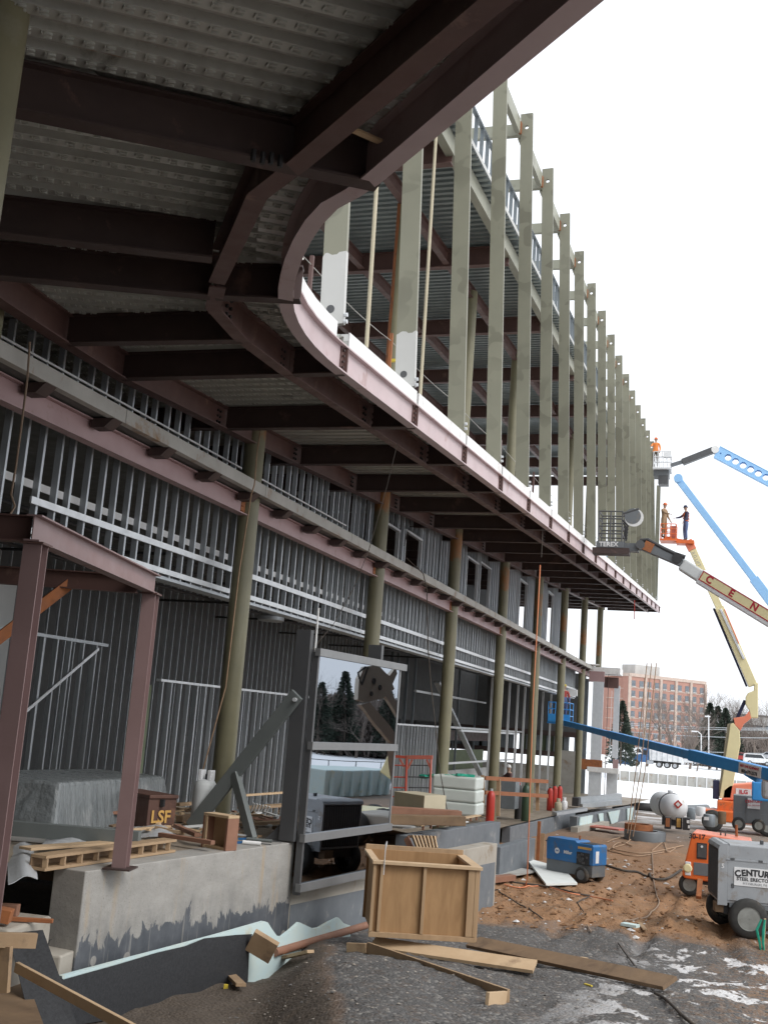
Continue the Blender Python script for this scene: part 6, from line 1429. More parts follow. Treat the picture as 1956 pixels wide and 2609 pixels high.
# ------------------------------------------------------------------ boom lifts
def seg(name, mat, root, a, b, w, h, bev=.02, upv=(0, 0, 1)): mb = MB(); mb.bar(a, b, w, h, upv); return mb.build(name, mat, root, bevel=bev)
def chassis(root, c, mat, wheelr=.5):
    L = Local(root, c, np.array([1., 0, 0]), np.array([0, 1., 0]))
    L.box('chassis', mat, -1.6, 1.6, -.9, .9, .45, .95, .05)
    for x in (-1.2, 1.2):
        for y in (-1.05, 1.05): L.wheel(x, y, wheelr, wheelr, .4, side=-1 if y < 0 else 1)
    return L
def basket(root, px0, px1, py0, py1, y, mat, floor_mat, dep=1.0, mids=2, vert=3):
    a, b = hy(px0, py1, y), hy(px1, py0, y); x0, x1, z0, z1 = a[0], b[0], a[2], b[2]
    for yy in (y, y + dep):
        for k in range(mids + 1):
            z = z1 - (z1 - z0) * k / (mids + 1); mb = MB(); mb.tube((x0, yy, z), (x1, yy, z), .022, 8); mb.build('guard_rail', mat, root)
        for k in range(vert + 1):
            x = x0 + (x1 - x0) * k / vert; mb = MB(); mb.tube((x, yy, z0), (x, yy, z1), .022, 8); mb.build('guard_post', mat, root)
    for x in (x0, x1):
        for k in range(mids + 1): z = z1 - (z1 - z0) * k / (mids + 1); mb = MB(); mb.tube((x, y, z), (x, y + dep, z), .022, 8); mb.build('guard_rail', mat, root)
    mb = MB(); mb.box(((x0 + x1) / 2, y + dep / 2, z0 - .05), (x1 - x0 + .06, dep + .06, .09)); mb.build('platform', floor_mat, root)
    return x0, x1, z0, z1
# articulated orange and cream lift
yl = 56.
al = thing('boom_lift', gnd(1860, 2110), 'orange and cream articulated boom lift raised towards the fins', 'boom lift')
c = gnd(1868, 2110); c = hy(1885, 2100, yl); c[2] = float(ground(c[0], c[1])); L = chassis(al, c, 'orange', .48)
q = lambda px, py, d=0.: hy(px, py, yl + d)
mb = MB(); P = [q(1838, 2040), q(1842, 2012), q(1858, 2000), q(1915, 1996), q(1950, 2004), q(1950, 2042)]; mb.prism(P, (0, 1.6, 0)); mb.build('turret', 'orange_pale', al, bevel=.06)
vbox('turret_skirt', 'orange', al, 1826, 1872, 2044, 2074, yl - .6, 1.6, .04); vbox('counterweight', 'navy', al, 1815, 1832, 1990, 2036, yl + .1, 1.2, .03)
vbox('decal', 'text_white', al, 1874, 1914, 2012, 2026, yl - .03, .02, .002); text('decal_text', 'JLG', .26, al, q(1894, 2019, -.05), (1, 0, .07), (0, 0, 1), 'text_red', bold=.008)
mb = MB(); P = [q(1832, 2035), q(1860, 1845), q(1868, 1842), q(1884, 1862), q(1886, 1895), q(1878, 1940), q(1862, 2035)]; mb.prism(P, (0, .7, 0)); mb.build('riser', 'cream', al, bevel=.03)
mb = MB(); P = [q(1828, 2030, .2), q(1853, 1845, .2), q(1861, 1843, .2), q(1834, 2030, .2)]; mb.prism(P, (0, .5, 0)); mb.build('riser_edge', 'beige', al)
mb = MB(); P = [q(1868, 1830), q(1880, 1828), q(1896, 1826), q(1908, 1812), q(1914, 1830), q(1895, 1845), q(1886, 1862), q(1872, 1848)]; mb.prism(P, (0, .75, 0)); mb.build('knuckle', 'orange_pale', al, bevel=.02)
mb = MB(); P = [q(1899, 1776), q(1905, 1766), q(1920, 1760), q(1921, 1742), q(1931, 1740), q(1931, 1830), q(1913, 1830), q(1908, 1810), q(1899, 1795)]; mb.prism(P, (0, .6, 0)); mb.build('upper_link', 'cream', al, bevel=.03)
seg('cylinder', 'navy', al, q(1878, 1830, .3), q(1898, 1785, .3), .16, .16)
A0, A1, A2 = q(1918, 1748, .3), q(1832, 1548, .3), q(1764, 1400, .3)
seg('main_boom', 'cream', al, A0, A1, .36, .42); seg('fly_boom', 'cream', al, A1, A2, .3, .34); seg('boom_track', 'navy', al, A0 - [.28, 0, .05], A1 - [.26, 0, .05], .1, .1)
seg('boom_end', 'orange_pale', al, q(1764, 1402, .3), q(1752, 1378, .3), .4, .4); text('boom_text', 'JLG LIFT', .22, al, q(1773, 1425, -.02), tuple(A1 - A2), (1, 0, .5), 'text_grey')
seg('hose_tray', 'galv_bright', al, q(1835, 1552, .05), q(1895, 1680, .05), .06, .12); seg('hose_tray', 'orange_pale', al, q(1845, 1552, .0), q(1882, 1640, .0), .05, .06)
seg('jib', 'orange', al, q(1766, 1385, .2), q(1690, 1372, .2), .3, .2)
basket(al, 1682, 1722, 1335, 1372, yl - .2, 'orange', 'orange', .9, 2, 3); vbox('control_box', 'red_pale', al, 1706, 1722, 1340, 1368, yl + .1, .3)
p = hy(1746, 1378, yl + .1); person((p[0], p[1], p[2] - .02), R_(-70), 'worker in dark jacket, jeans and harness standing on the orange lift platform', [(0, (.06, .05, .04)), (.12, (.10, .14, .27)), (.96, (.045, .04, .075)), (1.46, (.5, .33, .25))], JT, 'navy', 'orange')
vbox('rear_step', 'orange', al, 1722, 1768, 1376, 1384, yl - .1, .7, .01)
p = hy(1690, 1372, yl + .1); person((p[0], p[1], p[2]), R_(60), 'worker in tan coat behind the rail of the orange lift basket', [(0, (.1, .07, .05)), (.12, (.3, .2, .12)), (1.46, (.5, .33, .25))], JT, 'orange')
# low blue boom reaching into the building
bl = thing('boom_lift', hy(2150, 2110, 34.), 'low blue straight boom lift reaching into the ground floor', 'boom lift')
T0, T1, T2, T3 = hy(1432, 1841, 56.5), hy(1553, 1872, 49.), hy(1767, 1926, 41.), hy(2120, 2012, 35.)
seg('inner_boom', 'lift_blue', bl, T0, T1, .22, .26); seg('middle_boom', 'lift_blue', bl, T1 - (T1 - T0) * .01, T2, .25, .30); seg('outer_boom', 'lift_blue', bl, T2 - (T2 - T1) * .02, T3, .30, .38)
dd = (T3 - T2) / np.linalg.norm(T3 - T2); sp0 = hy(1922, 1961, 38.2); 
k_ = .5
def along(px): 
    best = min(np.linspace(0, 1, 400), key=lambda t: abs(proj_px(T2 + (T3 - T2) * t)[0] - px)); return T2 + (T3 - T2) * best
def proj_px(p): q_ = RC.T @ (np.array(p) - CAM); return _cx + FPX * q_[0] / q_[2], _cy - FPX * q_[1] / q_[2]
sa, sb1_ = along(1893), along(1950); un = np.cross(dd, [0, 0, 1.]); un /= np.linalg.norm(un); upd = np.cross(un, dd)
if un[1] > 0: un = -un; 
if upd[2] < 0: upd = -upd
sc0 = (sa + sb1_) / 2 + un * .165; Ls = np.linalg.norm(sb1_ - sa)
mb = MB(); mb.bar(sa + un * .16, sb1_ + un * .16, .02, .34, tuple(upd)); mb.build('sign_plate', 'text_white', bl)
text('sign_text', 'BEST LINE EQUIPMENT', .098, bl, sc0 + un * .015 + upd * .08, tuple(dd), tuple(upd), 'text_red', bold=.003); text('sign_text', '800-679-2378', .15, bl, sc0 + un * .015 - upd * .08, tuple(dd), tuple(upd), 'text_black', bold=.003)
cc = np.array([T3[0] + .3, T3[1], 0]); cc[2] = float(ground(cc[0], cc[1])); chassis(bl, cc, 'lift_blue'); mb = MB(); mb.box(cc + [0, 0, 1.5], (2.2, 1.6, 1.1)); mb.build('turret', 'lift_blue', bl, bevel=.08)
seg('lift_cylinder', 'tank_white', bl, hy(1930, 1975, 38.), hy(1985, 2000, 37.), .14, .14); seg('cylinder_mount', 'lift_blue', bl, hy(1905, 1968, 38.3), hy(1935, 1986, 38.), .3, .22)
vbox('turret_cover', 'lift_blue', bl, 1915, 1990, 1998, 2040, 48.5, 1., .05); vbox('turret_cover', 'machine_grey', bl, 1940, 2010, 1990, 2036, 46., 1., .12)
x0, x1, z0, z1 = basket(bl, 1395, 1452, 1792, 1838, 56.5, 'lift_blue', 'lift_blue', 1.2, 2, 3); vbox('toe_board', 'lift_blue', bl, 1395, 1452, 1822, 1838, 56.4, .05)
p = hy(1434, 1836, 57.); person((p[0], p[1], p[2]), R_(20), 'worker with yellow hard hat standing in the blue basket inside the building', [(0, (.06, .05, .04)), (.1, (.09, .13, .28)), (.95, (.09, .13, .28)), (1.15, (.35, .06, .05)), (1.46, (.5, .33, .25))], JT, 'yellow')
p = hy(1400, 2020, 47.5); p[2] = zf(47.5); person((-9.1, p[1], p[2]), R_(-60), 'worker in dark work clothes standing in shade inside the ground floor', [(0, (.05, .04, .04)), (.12, (.06, .055, .06)), (.95, (.10, .05, .05)), (1.46, (.45, .3, .23))], JT, 'white')
# high blue lift with perforated jib
hb_ = thing('boom_lift', hy(2250, 2100, 66.), 'tall glare-paled blue boom lift with perforated jib at the right edge', 'boom lift')
yh = 66.; q = lambda px, py, d=0.: hy(px, py, yh + d)
mk('glare_blue', (.30, .56, .88), (.27, .51, .82), 2., .45)  # far lift's blue, paled: washed-out glare is put into the colour
seg('telescope', 'glare_blue', hb_, q(1728, 1222), q(1922, 1478), .34, .38); seg('telescope', 'glare_blue', hb_, q(1920, 1475), q(2060, 1662), .45, .52); seg('telescope', 'glare_blue', hb_, q(2055, 1655), q(2330, 2020), .5, .58)
mb = MB(); mb.lathe(q(1728, 1220), [(.25, -.25), (.25, .25)], 18, 'Y'); mb.build('knuckle', 'glare_blue', hb_)
J0, J1 = np.array(q(1826, 1152)), np.array(q(2060, 1275)); jd = (J1 - J0) / np.linalg.norm(J1 - J0); jn = np.cross(jd, [0, 1, 0]); jn /= np.linalg.norm(jn); 
if jn[2] < 0: jn = -jn
Lj = np.linalg.norm(J1 - J0); nh = 12; wj = .36       # lattice-like box with round openings
bmx = bmesh.new(); cell = Lj / nh
for yy in (-.18, .18):
    for k in range(nh):
        c0 = J0 + jd * (k + .5) * cell + np.array([0, yy, 0]); outer = [(cell / 2, 0), (cell / 2, wj), (0, wj), (-cell / 2, wj), (-cell / 2, 0), (-cell / 2, -wj), (0, -wj), (cell / 2, -wj)]
        rr_ = .20 if k else .05; O = [bmx.verts.new(c0 + jd * a + jn * b - 0) for a, b in outer]; I = [bmx.verts.new(c0 + jd * rr_ * math.cos(i * math.pi / 4) + jn * rr_ * math.sin(i * math.pi / 4)) for i in range(8)]
        for i in range(8): bmx.faces.new([O[i], O[(i + 1) % 8], I[(i + 1) % 8], I[i]])
me_ = bpy.data.meshes.new('perforated_jib'); org = root_of(hb_)
for v in bmx.verts: v.co -= Vector(tuple(org))
bmx.to_mesh(me_); bmx.free(); me_.materials.append(MAT['glare_blue']); o = bpy.data.objects.new('perforated_jib', me_); COLL.objects.link(o); o.parent = hb_; so = o.modifiers.new('thick', 'SOLIDIFY'); so.thickness = .03
for s in (-1, 1): seg('jib_flange', 'glare_blue', hb_, J0 + jn * s * wj, J1 + jn * s * wj, .40, .04)
seg('platform_arm', 'grey_dark', hb_, q(1822, 1145), q(1738, 1178), .4, .36); seg('platform_arm', 'machine_dark', hb_, q(1740, 1176), q(1708, 1186), .25, .2); mb = MB(); mb.lathe(q(1822, 1147), [(.22, -.22), (.22, .22)], 16, 'Y'); mb.build('knuckle', 'white', hb_)
basket(hb_, 1664, 1708, 1150, 1190, yh - .5, 'tank_white', 'tank_white', 1.4, 2, 4); vbox('control_panel', 'tank_white', hb_, 1690, 1710, 1148, 1164, yh - .6, .3); vbox('underside', 'machine_dark', hb_, 1664, 1704, 1192, 1212, yh - .2, 1., .02); vbox('underside', 'grey_dark', hb_, 1676, 1702, 1210, 1232, yh - .2, .9, .02)
p = hy(1669, 1190, yh); person((p[0], p[1], p[2]), 0, 'worker in orange vest at the top of the last fins', [(0, (.1, .08, .06)), (.9, (.75, .24, .06)), (1.46, (.5, .33, .25))], JT, 'orange')
cc = np.array(q(2330, 2060)); cc[2] = float(ground(cc[0], cc[1])); chassis(hb_, cc, 'glare_blue')
seg('mast', 'glare_blue', hb_, q(2056, 1272), q(2330, 2000, .4), .5, .6)
# near lift with dark basket and lettered boom
yt = 35.; tl = thing('boom_lift', hy(2300, 2120, 38.), 'cream boom lift with dark basket and red lettered boom before the overhang', 'boom lift'); q = lambda px, py, d=0.: hy(px, py, yt + d)
a, b = q(1524, 1378), q(1586, 1303)
x0, x1, z0, z1 = basket(tl, 1524, 1586, 1303, 1378, yt, 'grey_dark', 'oxide_dark', .8, 3, 2)
vbox('name_board', 'machine_dark', tl, 1518, 1588, 1380, 1394, yt - .06, .05); text('name_text', 'TEREX', .20, tl, q(1550, 1387, -.09), (1, 0, .01), (0, 0, 1), 'text_white', bold=.006)
vbox('platform_beam', 'oxide_dark', tl, 1508, 1602, 1396, 1409, yt - .05, .5); mb = MB(); mb.prism([q(1586, 1383, .1), q(1622, 1384, .1), q(1626, 1405, .1), q(1590, 1402, .1)], (0, .35, 0)); mb.build('bracket', 'machine_dark', tl)
mb = MB(); mb.lathe(q(1612, 1316, .05), [(.25, -.06), (.22, .05)], 20, 'Y'); mb.build('reel', 'machine_dark', tl); mb = MB(); mb.lathe(q(1615, 1318, -.02), [(.29, .02), (.29, .03), (.26, .03)], 20, 'Y'); mb.build('reel_rim', 'white', tl)
seg('reel_arm', 'grey_dark', tl, q(1588, 1308), q(1628, 1296), .06, .06)
for k in range(5): mb = MB(); mb.path([q(1586 + k * 2, 1325 + k * 8), q(1600 - k, 1340 + k * 8), q(1590 + k, 1362 + k * 4)], .03, 6); o = mb.build('hose', 'black', tl)
mb = MB(); mb.path([q(1630, 1378), q(1650, 1376), q(1690, 1398), q(1720, 1412), q(1745, 1420)], .07, 8); mb.build('hose', 'black', tl)
mb = MB(); mb.lathe(q(1632, 1390, .1), [(.14, -.2), (.14, .2)], 14, 'Y'); mb.build('pivot', 'grey_dark', tl)
seg('jib', 'machine_dark', tl, q(1640, 1390, .1), q(1738, 1432, .1), .28, .32); seg('jib_wear', 'rust', tl, q(1640, 1388, -.08), q(1662, 1398, -.08), .02, .3)
mb = MB(); mb.lathe(q(1726, 1424, .1), [(.16, -.2), (.16, .2)], 14, 'Y'); mb.build('pivot', 'black', tl)
B0, B1, B2 = np.array(q(1736, 1438, .1)), np.array(q(1786, 1470, .1)), np.array(q(2060, 1636, -1.))
seg('inner_boom', 'cyl_grey', tl, B0, B1, .34, .38, .05); seg('main_boom', 'tank_white', tl, B1, B2, .42, .48, .05)
bd = (B2 - B1) / np.linalg.norm(B2 - B1); bu = np.cross(np.cross(bd, [0, 0, 1.]), bd); bn_ = np.cross(bd, bu); bn_ = bn_ if bn_[1] < 0 else -bn_
bu = bu / np.linalg.norm(bu); bn_ = bn_ / np.linalg.norm(bn_); bu = bu if bu[2] > 0 else -bu
seg('lettered_panel', 'cream', tl, B1 + bd * .05 + bu * .06 + bn_ * .212, B2 + bu * .06 + bn_ * .212, .012, .28, 0)
for s in (-.08, .20): seg('boom_stripe', 'text_red', tl, B1 + bd * .05 + bu * s + bn_ * .217, B2 + bu * s + bn_ * .217, .012, .03, 0, tuple(bu))
seg('boom_end_stripe', 'text_red', tl, B1 + bd * .06 + bu * .06 + bn_ * .217, B1 + bd * .09 + bu * .06 + bn_ * .217, .012, .28, 0, tuple(bu))
for i, ch in enumerate('CENTURY'):
    text('boom_letter', ch, .30, tl, B1 + bd * (.36 + .80 * i) + bu * .065 + bn_ * .222, tuple(bd), tuple(bu), 'text_red', bold=.012)
cc = np.array([B2[0] + 2, B2[1], 0]); cc[2] = float(ground(cc[0], cc[1])); chassis(tl, cc, 'cream'); seg('base_boom', 'cream', tl, B2 - bd * .2, cc + np.array([0, 0, 2.0]), .6, .7, .06)

# ------------------------------------------------------------------ far background
def far_block(label, px0, px1, py0, py1, y, dep, mat): pass
yb = 360.
bh = thing('brick_building', hy(1700, 1960, yb), 'tall red brick block with rows of dark windows beyond the snow field', 'building')
tl_, tr_ = hy(1604, 1723, yb), hy(1797, 1741, yb + 25); zb_g = -6.
fx_ = (tr_ - tl_); fx_[2] = 0; FL = np.linalg.norm(fx_); fx_ /= FL; fn = np.array([fx_[1], -fx_[0], 0]); ztop = tl_[2]
def FB(u_, d_, z): return np.array([tl_[0], tl_[1], 0]) + fx_ * u_ + fn * d_ + np.array([0, 0, z])
frz = math.atan2(fx_[1], fx_[0])
def fbox(name, mat, u0, u1, d0, d1, z0, z1, par=None): mb = MB(); mb.box(FB((u0 + u1) / 2, (d0 + d1) / 2, (z0 + z1) / 2), (u1 - u0, d1 - d0, z1 - z0), frz); return mb.build(name, mat, par or bh)
fbox('wall', 'brick_far', 0, FL, -14, 0, zb_g, ztop)
# left wing, seen behind the corner
lw = hy(1550, 1722, yb + 6); mb = MB(); mb.box(((lw[0] + tl_[0]) / 2, yb + 8, (ztop + zb_g) / 2), (tl_[0] - lw[0], 12, ztop - zb_g - 1)); mb.build('wing_wall', 'brick_far', bh)
fbox('parapet', 'pilaster', -.2, FL + .2, -14.2, .25, ztop, ztop + 1.0)
fbox('roof_plant', 'far_concrete', FL * .18, FL * .50, -10, -4, ztop + 1, ztop + 4.2)
npil = 6
for k in range(npil): fbox('pilaster', 'pilaster', FL * k / (npil - 1) - .5, FL * k / (npil - 1) + .5, 0, .35, zb_g, ztop)
st_h = 3.15
for r in range(8):
    z1 = ztop - 1.2 - r * st_h; fbox('floor_band', 'pilaster', 0, FL, 0, .15, z1 - 2.35, z1 - 2.1)
    for cI in range(10):
        u0 = FL * (cI + .5) / 10; wv = fbox('window', 'far_glass', u0 - .85, u0 + .85, 0, .08, z1 - 1.75, z1); 
        fbox('sill', 'far_concrete', u0 - .85, u0 + .85, .08, .3, z1 - 2.0, z1 - 1.75, wv)
for r in range(7):
    z1 = ztop - 2.2 - r * st_h; mb = MB(); mb.box(((lw[0] + tl_[0]) / 2, yb + 1.9, z1 - 1.6), (tl_[0] - lw[0], .2, .25)); mb.build('floor_band', 'pilaster', bh)
yo = 300.
ob = thing('office_building', hy(1930, 1940, yo), 'dark low office block with pale concrete frame at the right edge', 'building')
vbox('wall', 'far_dark', ob, 1868, 2080, 1832, 1960, yo, 20., 0)
for py in (1838, 1868, 1882): vbox('floor_band', 'far_concrete', ob, 1866, 2082, py, py + 6, yo - .4, .4, 0)
for px in (1893, 1942, 1990, 2040): vbox('pier', 'far_concrete', ob, px, px + 5, 1838, 1912, yo - .5, .4, 0)
for r in range(3):
    for k in range(8): vbox('window', 'far_glass', ob, 1870 + k * 25, 1888 + k * 25, 1847 + r * 20, 1860 + r * 20, yo - .1, .1, 0)
vbox('base_wall', 'brick_far', ob, 1868, 2080, 1914, 1940, yo - 3, 2., 0)
# snow bank and low wall in front of the car park
ysb = 128.
sbk = MB(); n_ = 90; bp = [hy(1552 + 8 * i, 1968, ysb) for i in range(n_)]
for i in range(n_):
    r = np.random.default_rng(i); p = bp[i]; hgt = .75 + .55 * r.random(); sbk.lathe((p[0], p[1] + 2 * r.random(), float(ground(p[0], p[1])) + .35), [(.9, -.8), (.8, hgt * .4), (.45, hgt * .8), (.05, hgt * .9)], 8)
o = sbk.build('snow_bank', 'snow', smooth=80); tag(o, kind='structure')
a, b = hy(1556, 1975, 123.), hy(2300, 1990, 123.); zg_ = float(ground(a[0], 123.))
wall = thing('rubble_wall', (a[0], 123., zg_), 'low grey stone wall at the edge of the snow field', 'wall')
mb = MB(); mb.box(((a[0] + b[0]) / 2, 123., zg_ + .45), (b[0] - a[0], .6, 1.1)); mb.build('stone_face', 'slab_conc', wall)
for k in range(30):
    x = a[0] + (b[0] - a[0]) * k / 29; mb = MB(); mb.box((x, 122.6, zg_ + .55), (.09, .09, 1.2)); mb.build('post', 'tank_white', wall)
# vehicles in the car park
def car(label, px, py, y, L, mat, kind='sedan', rz=0., name='parked_car', cat='car'):
    p = hy(px, py, y); z0 = p[2]; t = thing(name, p, label, cat, 'vehicles in the far car park')
    u_ = np.array([math.cos(rz), math.sin(rz), 0]); v_ = np.array([-u_[1], u_[0], 0]); lc = Local(t, p - u_ * L / 2, u_, v_)
    if kind == 'sedan': pts = [(0, .3), (0, .75), (.2, .85), (L * .2, .92), (L * .33, 1.38), (L * .66, 1.40), (L * .82, .95), (L * .97, .85), (L, .6), (L, .3)]; gl = [(L * .24, .93), (L * .345, 1.32), (L * .65, 1.34), (L * .78, .96)]
    elif kind == 'suv': pts = [(0, .4), (0, 1.0), (.1, 1.7), (L * .62, 1.75), (L * .75, 1.1), (L * .97, 1.0), (L, .7), (L, .4)]; gl = [(.15, 1.1), (.2, 1.62), (L * .6, 1.66), (L * .71, 1.12)]
    else: pts = [(0, .4), (0, 2.1), (.1, 2.2), (L * .72, 2.2), (L * .84, 1.3), (L * .98, 1.15), (L, .8), (L, .4)]; gl = [(L * .60, 1.35), (L * .60, 2.05), (L * .71, 2.05), (L * .80, 1.35)]
    lc.poly('body', mat, pts, -.85, .85, .08)
    for s in (-.86, .86): lc.poly('window_band', 'car_glass', gl, s - .01, s + .01, 0)
    for x in (L * .2, L * .8):
        for s in (-.8, .8): lc.wheel(x, s, .33, .33, .2, 'car_silver', -1 if s < 0 else 1)
    lc.box('bumper', 'grey_dark', L - .05, L + .08, -.8, .8, .4, .6, .02)
    for s in (-.6, .6): lc.box('headlight', 'text_white', L - .02, L + .03, s - .15, s + .15, .65, .8, .01)
    return t
yv = 200.
car('white van parked leftmost beside the corner of the unfinished building', 1588, 1934, yv + 10, 5.2, 'car_white', 'van', .3); car('white van behind the silver blue car at the left', 1612, 1936, yv + 14, 5.2, 'car_white', 'van', .2)
car('blue car parked left of the dump truck', 1588, 1952, yv, 4.6, 'car_blue', 'sedan', .1); car('white pickup parked behind the dump truck cab', 1648, 1938, yv + 26, 5.4, 'car_white', 'suv', .0)
car('white jeep at the far right behind the blue boom sign', 1930, 1950, yv - 5, 4.4, 'car_white', 'suv', .1); car('red car behind the cream boom base', 1890, 1940, yv + 4, 4.5, 'car_red', 'sedan', .1); car('silver car at the far right edge of the car park', 1962, 1938, yv + 8, 4.5, 'car_silver', 'sedan', 0.)
car('white car under the blue boom right of the dump truck', 1750, 1948, yv + 2, 4.4, 'car_white', 'sedan', .05); car('dark car partly hidden under the blue boom', 1790, 1950, yv + 4, 4.6, 'car_glass', 'suv', 0.)
# dump truck
dt_ = thing('dump_truck', hy(1665, 1952, yv - 4), 'white dump truck with blue cab facing left in the car park', 'truck', 'vehicles in the far car park')
p = hy(1612, 1951, yv - 4); lc = Local(dt_, p, np.array([1., 0, 0]), np.array([0, 1., 0])); s_ = (yv - 4) * 1.03 / FPX
Xp = lambda px: (px - 1612) * s_; Zp = lambda py: (1951 - py) * s_
lc.poly('hood', 'car_blue', [(Xp(1613), .7), (Xp(1614), Zp(1926)), (Xp(1632), Zp(1922)), (Xp(1632), .7)], -1.1, 1.1, .1); lc.poly('cab', 'car_blue', [(Xp(1632), .7), (Xp(1634), Zp(1910)), (Xp(1648), Zp(1908)), (Xp(1649), .7)], -1.15, 1.15, .1)
lc.box('cab_window', 'car_glass', Xp(1636), Xp(1645), -1.17, -1.14, Zp(1924), Zp(1913)); lc.poly('dump_body', 'car_white', [(Xp(1651), Zp(1935)), (Xp(1649), Zp(1907)), (Xp(1722), Zp(1912)), (Xp(1727), Zp(1936))], -1.25, 1.25, .06)
for k in range(6): lc.box('body_rib', 'car_silver', Xp(1655 + 12 * k), Xp(1656.5 + 12 * k), -1.31, -1.25, Zp(1935), Zp(1911))
lc.box('chassis', 'black', Xp(1620), Xp(1722), -.5, .5, .7, 1.1)
for px in (1620, 1673, 1691, 1709): lc.wheel(Xp(px), -1.05, .52, .52, .35, 'car_silver'); lc.wheel(Xp(px), 1.05, .52, .52, .35, 'car_silver', 1)
lc.box('fuel_tank', 'car_silver', Xp(1645), Xp(1660), -1.2, -.7, .5, 1.1, .1)
# street lamps and wires
for (lab, px, py0, py1, y, arm) in (('street lamp on a tall pole before the brick block', 1805, 1826, 1945, 230., -3), ('curved street lamp pole right of the brick block', 1786, 1872, 1935, 225., -18)):
    t = thing('street_lamp', hy(px, py1, y), lab, 'street lamp', None); a, b = hy(px, py1, y), hy(px, py0, y); mb = MB(); mb.tube(a, b, .14, 8, .09); mb.build('pole', 'tank_white', t)
    e = hy(px + arm, py0 - 8 if arm < -5 else py0, y); mb = MB(); mb.path([b, (b + e) / 2 + [0, 0, .3], e], .08, 6); mb.build('arm', 'tank_white', t); mb = MB(); mb.box(e, (1.0, .4, .25)); mb.build('lamp_head', 'tank_white', t, bevel=.05)
for i, (py, dy) in enumerate(((1846, -4), (1850, -3), (1867, 2), (1904, 6))):
    a, b = hy(1560, py - 6, 240.), hy(2150, py + dy + 8, 240.); mb = MB(); mb.path([a + (b - a) * t + np.array([0, 0, -2.0 * 4 * t * (1 - t) * .4]) for t in np.linspace(0, 1, 12)], .06, 5); o = mb.build('power_line', 'galv'); tag(o, ('topmost', 'second', 'third', 'lowest')[i] + ' of the wires strung before the brick block', 'wire')
# trees
def bare_tree(label, px, py, y, H, seed, spread=.42, depth=5, group=None, r0=None, base=None, name='bare_tree'):
    r = np.random.default_rng(seed); p = hy(px, py, y) if base is None else np.array(base, float); p[2] = float(ground(p[0], p[1])) - .2 if base is None else p[2]
    t = thing(name, p, label, 'tree', group); tr = MB(); cr_ = MB()
    def grow_(a, d, L, rad, k):
        pts = [a]; dd_ = Vector(d); n_ = 3
        for i in range(n_):
            dd_ = (dd_ + Vector(r.normal(0, .10, 3)) + Vector((0, 0, .04))).normalized(); pts.append(pts[-1] + dd_ * L / n_)
        rs = [rad * (1 - .38 * i / n_) for i in range(n_ + 1)]
        (tr if k < 2 else cr_).path(pts, rs, 6 if k < 2 else 3)
        if k >= depth: return
        for _ in range(3 if k < 4 else 2):
            nd = (dd_ + Vector(r.normal(0, spread, 3))).normalized(); i = r.integers(2, n_ + 1); grow_(pts[i], nd, L * (.62 + .25 * r.random()), rs[i] * .68, k + 1)
        grow_(pts[-1], dd_, L * .72, rs[-1] * .85, k + 1)
    grow_(Vector(tuple(p)), (0, 0, 1), H * .28, r0 or H * .018, 0)
    tr.build('trunk', 'bark', t); c_ = cr_.build('crown', 'twig', t); return t
def conifer(label, px, py, y, H, seed, group=None, base=None):
    r = np.random.default_rng(seed); p = hy(px, py, y) if base is None else np.array(base, float)
    if base is None: p[2] = float(ground(p[0], p[1])) - .2
    t = thing('evergreen_tree', p, label, 'tree', group); mb = MB(); mb.tube(p, p + [0, 0, H], H * .014, 8, .02); mb.build('trunk', 'bark', t); mb = MB()
    for k in range(2600):
        h = r.random() ** .8; z = H * (.10 + .9 * h); R0 = H * .23 * (1 - h) ** .8 + .1; a = r.random() * 6.28; rad = R0 * (.35 + .75 * r.random()); L = H * (.018 + .02 * r.random())
        c = Vector((p[0] + rad * math.cos(a), p[1] + rad * math.sin(a), p[2] + z - rad * .25 * r.random())); d = Vector((math.cos(a), math.sin(a), -.35 + .5 * r.random())).normalized(); s = d.cross(Vector(r.normal(0, 1, 3))).normalized() * L * .45
        mb.add([c - s, c + d * L, c + s, c - d * L * .6], [(0, 1, 2, 3)])
    mb.build('crown', 'needle', t); return t
G_ = 'trees behind the car park'
for i, (lab, px, y, H, sd) in enumerate((('tall bare tree before the left bays of the brick block', 1648, 225, 13, 3), ('bare tree with pale trunk before the middle of the brick block', 1682, 222, 16, 4), ('forked bare tree before the right bays of the brick block', 1716, 232, 16, 5), ('bare tree close to the right corner of the brick block', 1757, 236, 15, 6), ('bare tree standing between the brick block and the evergreens', 1808, 262, 21, 7), ('slender bare tree left of the cream boom', 1842, 255, 19, 8), ('bare tree behind the cream boom', 1872, 258, 19, 9), ('bare tree above the dark office block', 1925, 262, 19, 10), ('bare tree at the far right edge', 1962, 250, 18, 11), ('small reddish bare tree left of the first pale trunk', 1622, 215, 8, 12), ('low bare shrub tree under the street lamp', 1775, 214, 8, 13))):
    bare_tree(lab, px, 1945, float(y), H, sd, group=G_)
for i, (lab, px, y, H, sd) in enumerate((('dark evergreen tree right beside the brick block', 1806, 250, 14, 21), ('dark evergreen tree in the middle of the group', 1826, 252, 13.5, 22), ('broad dark evergreen left of the cream boom', 1846, 246, 13, 23), ('dark evergreen tree half behind the cream boom', 1870, 250, 11, 24), ('low evergreen at the corner of the unfinished building', 1580, 190, 11, 25), ('short evergreen behind the grey steel corner panels', 1592, 194, 8, 26))):
    conifer(lab, px, 1945, float(y), H, sd, group=G_)
hz_ = MB()
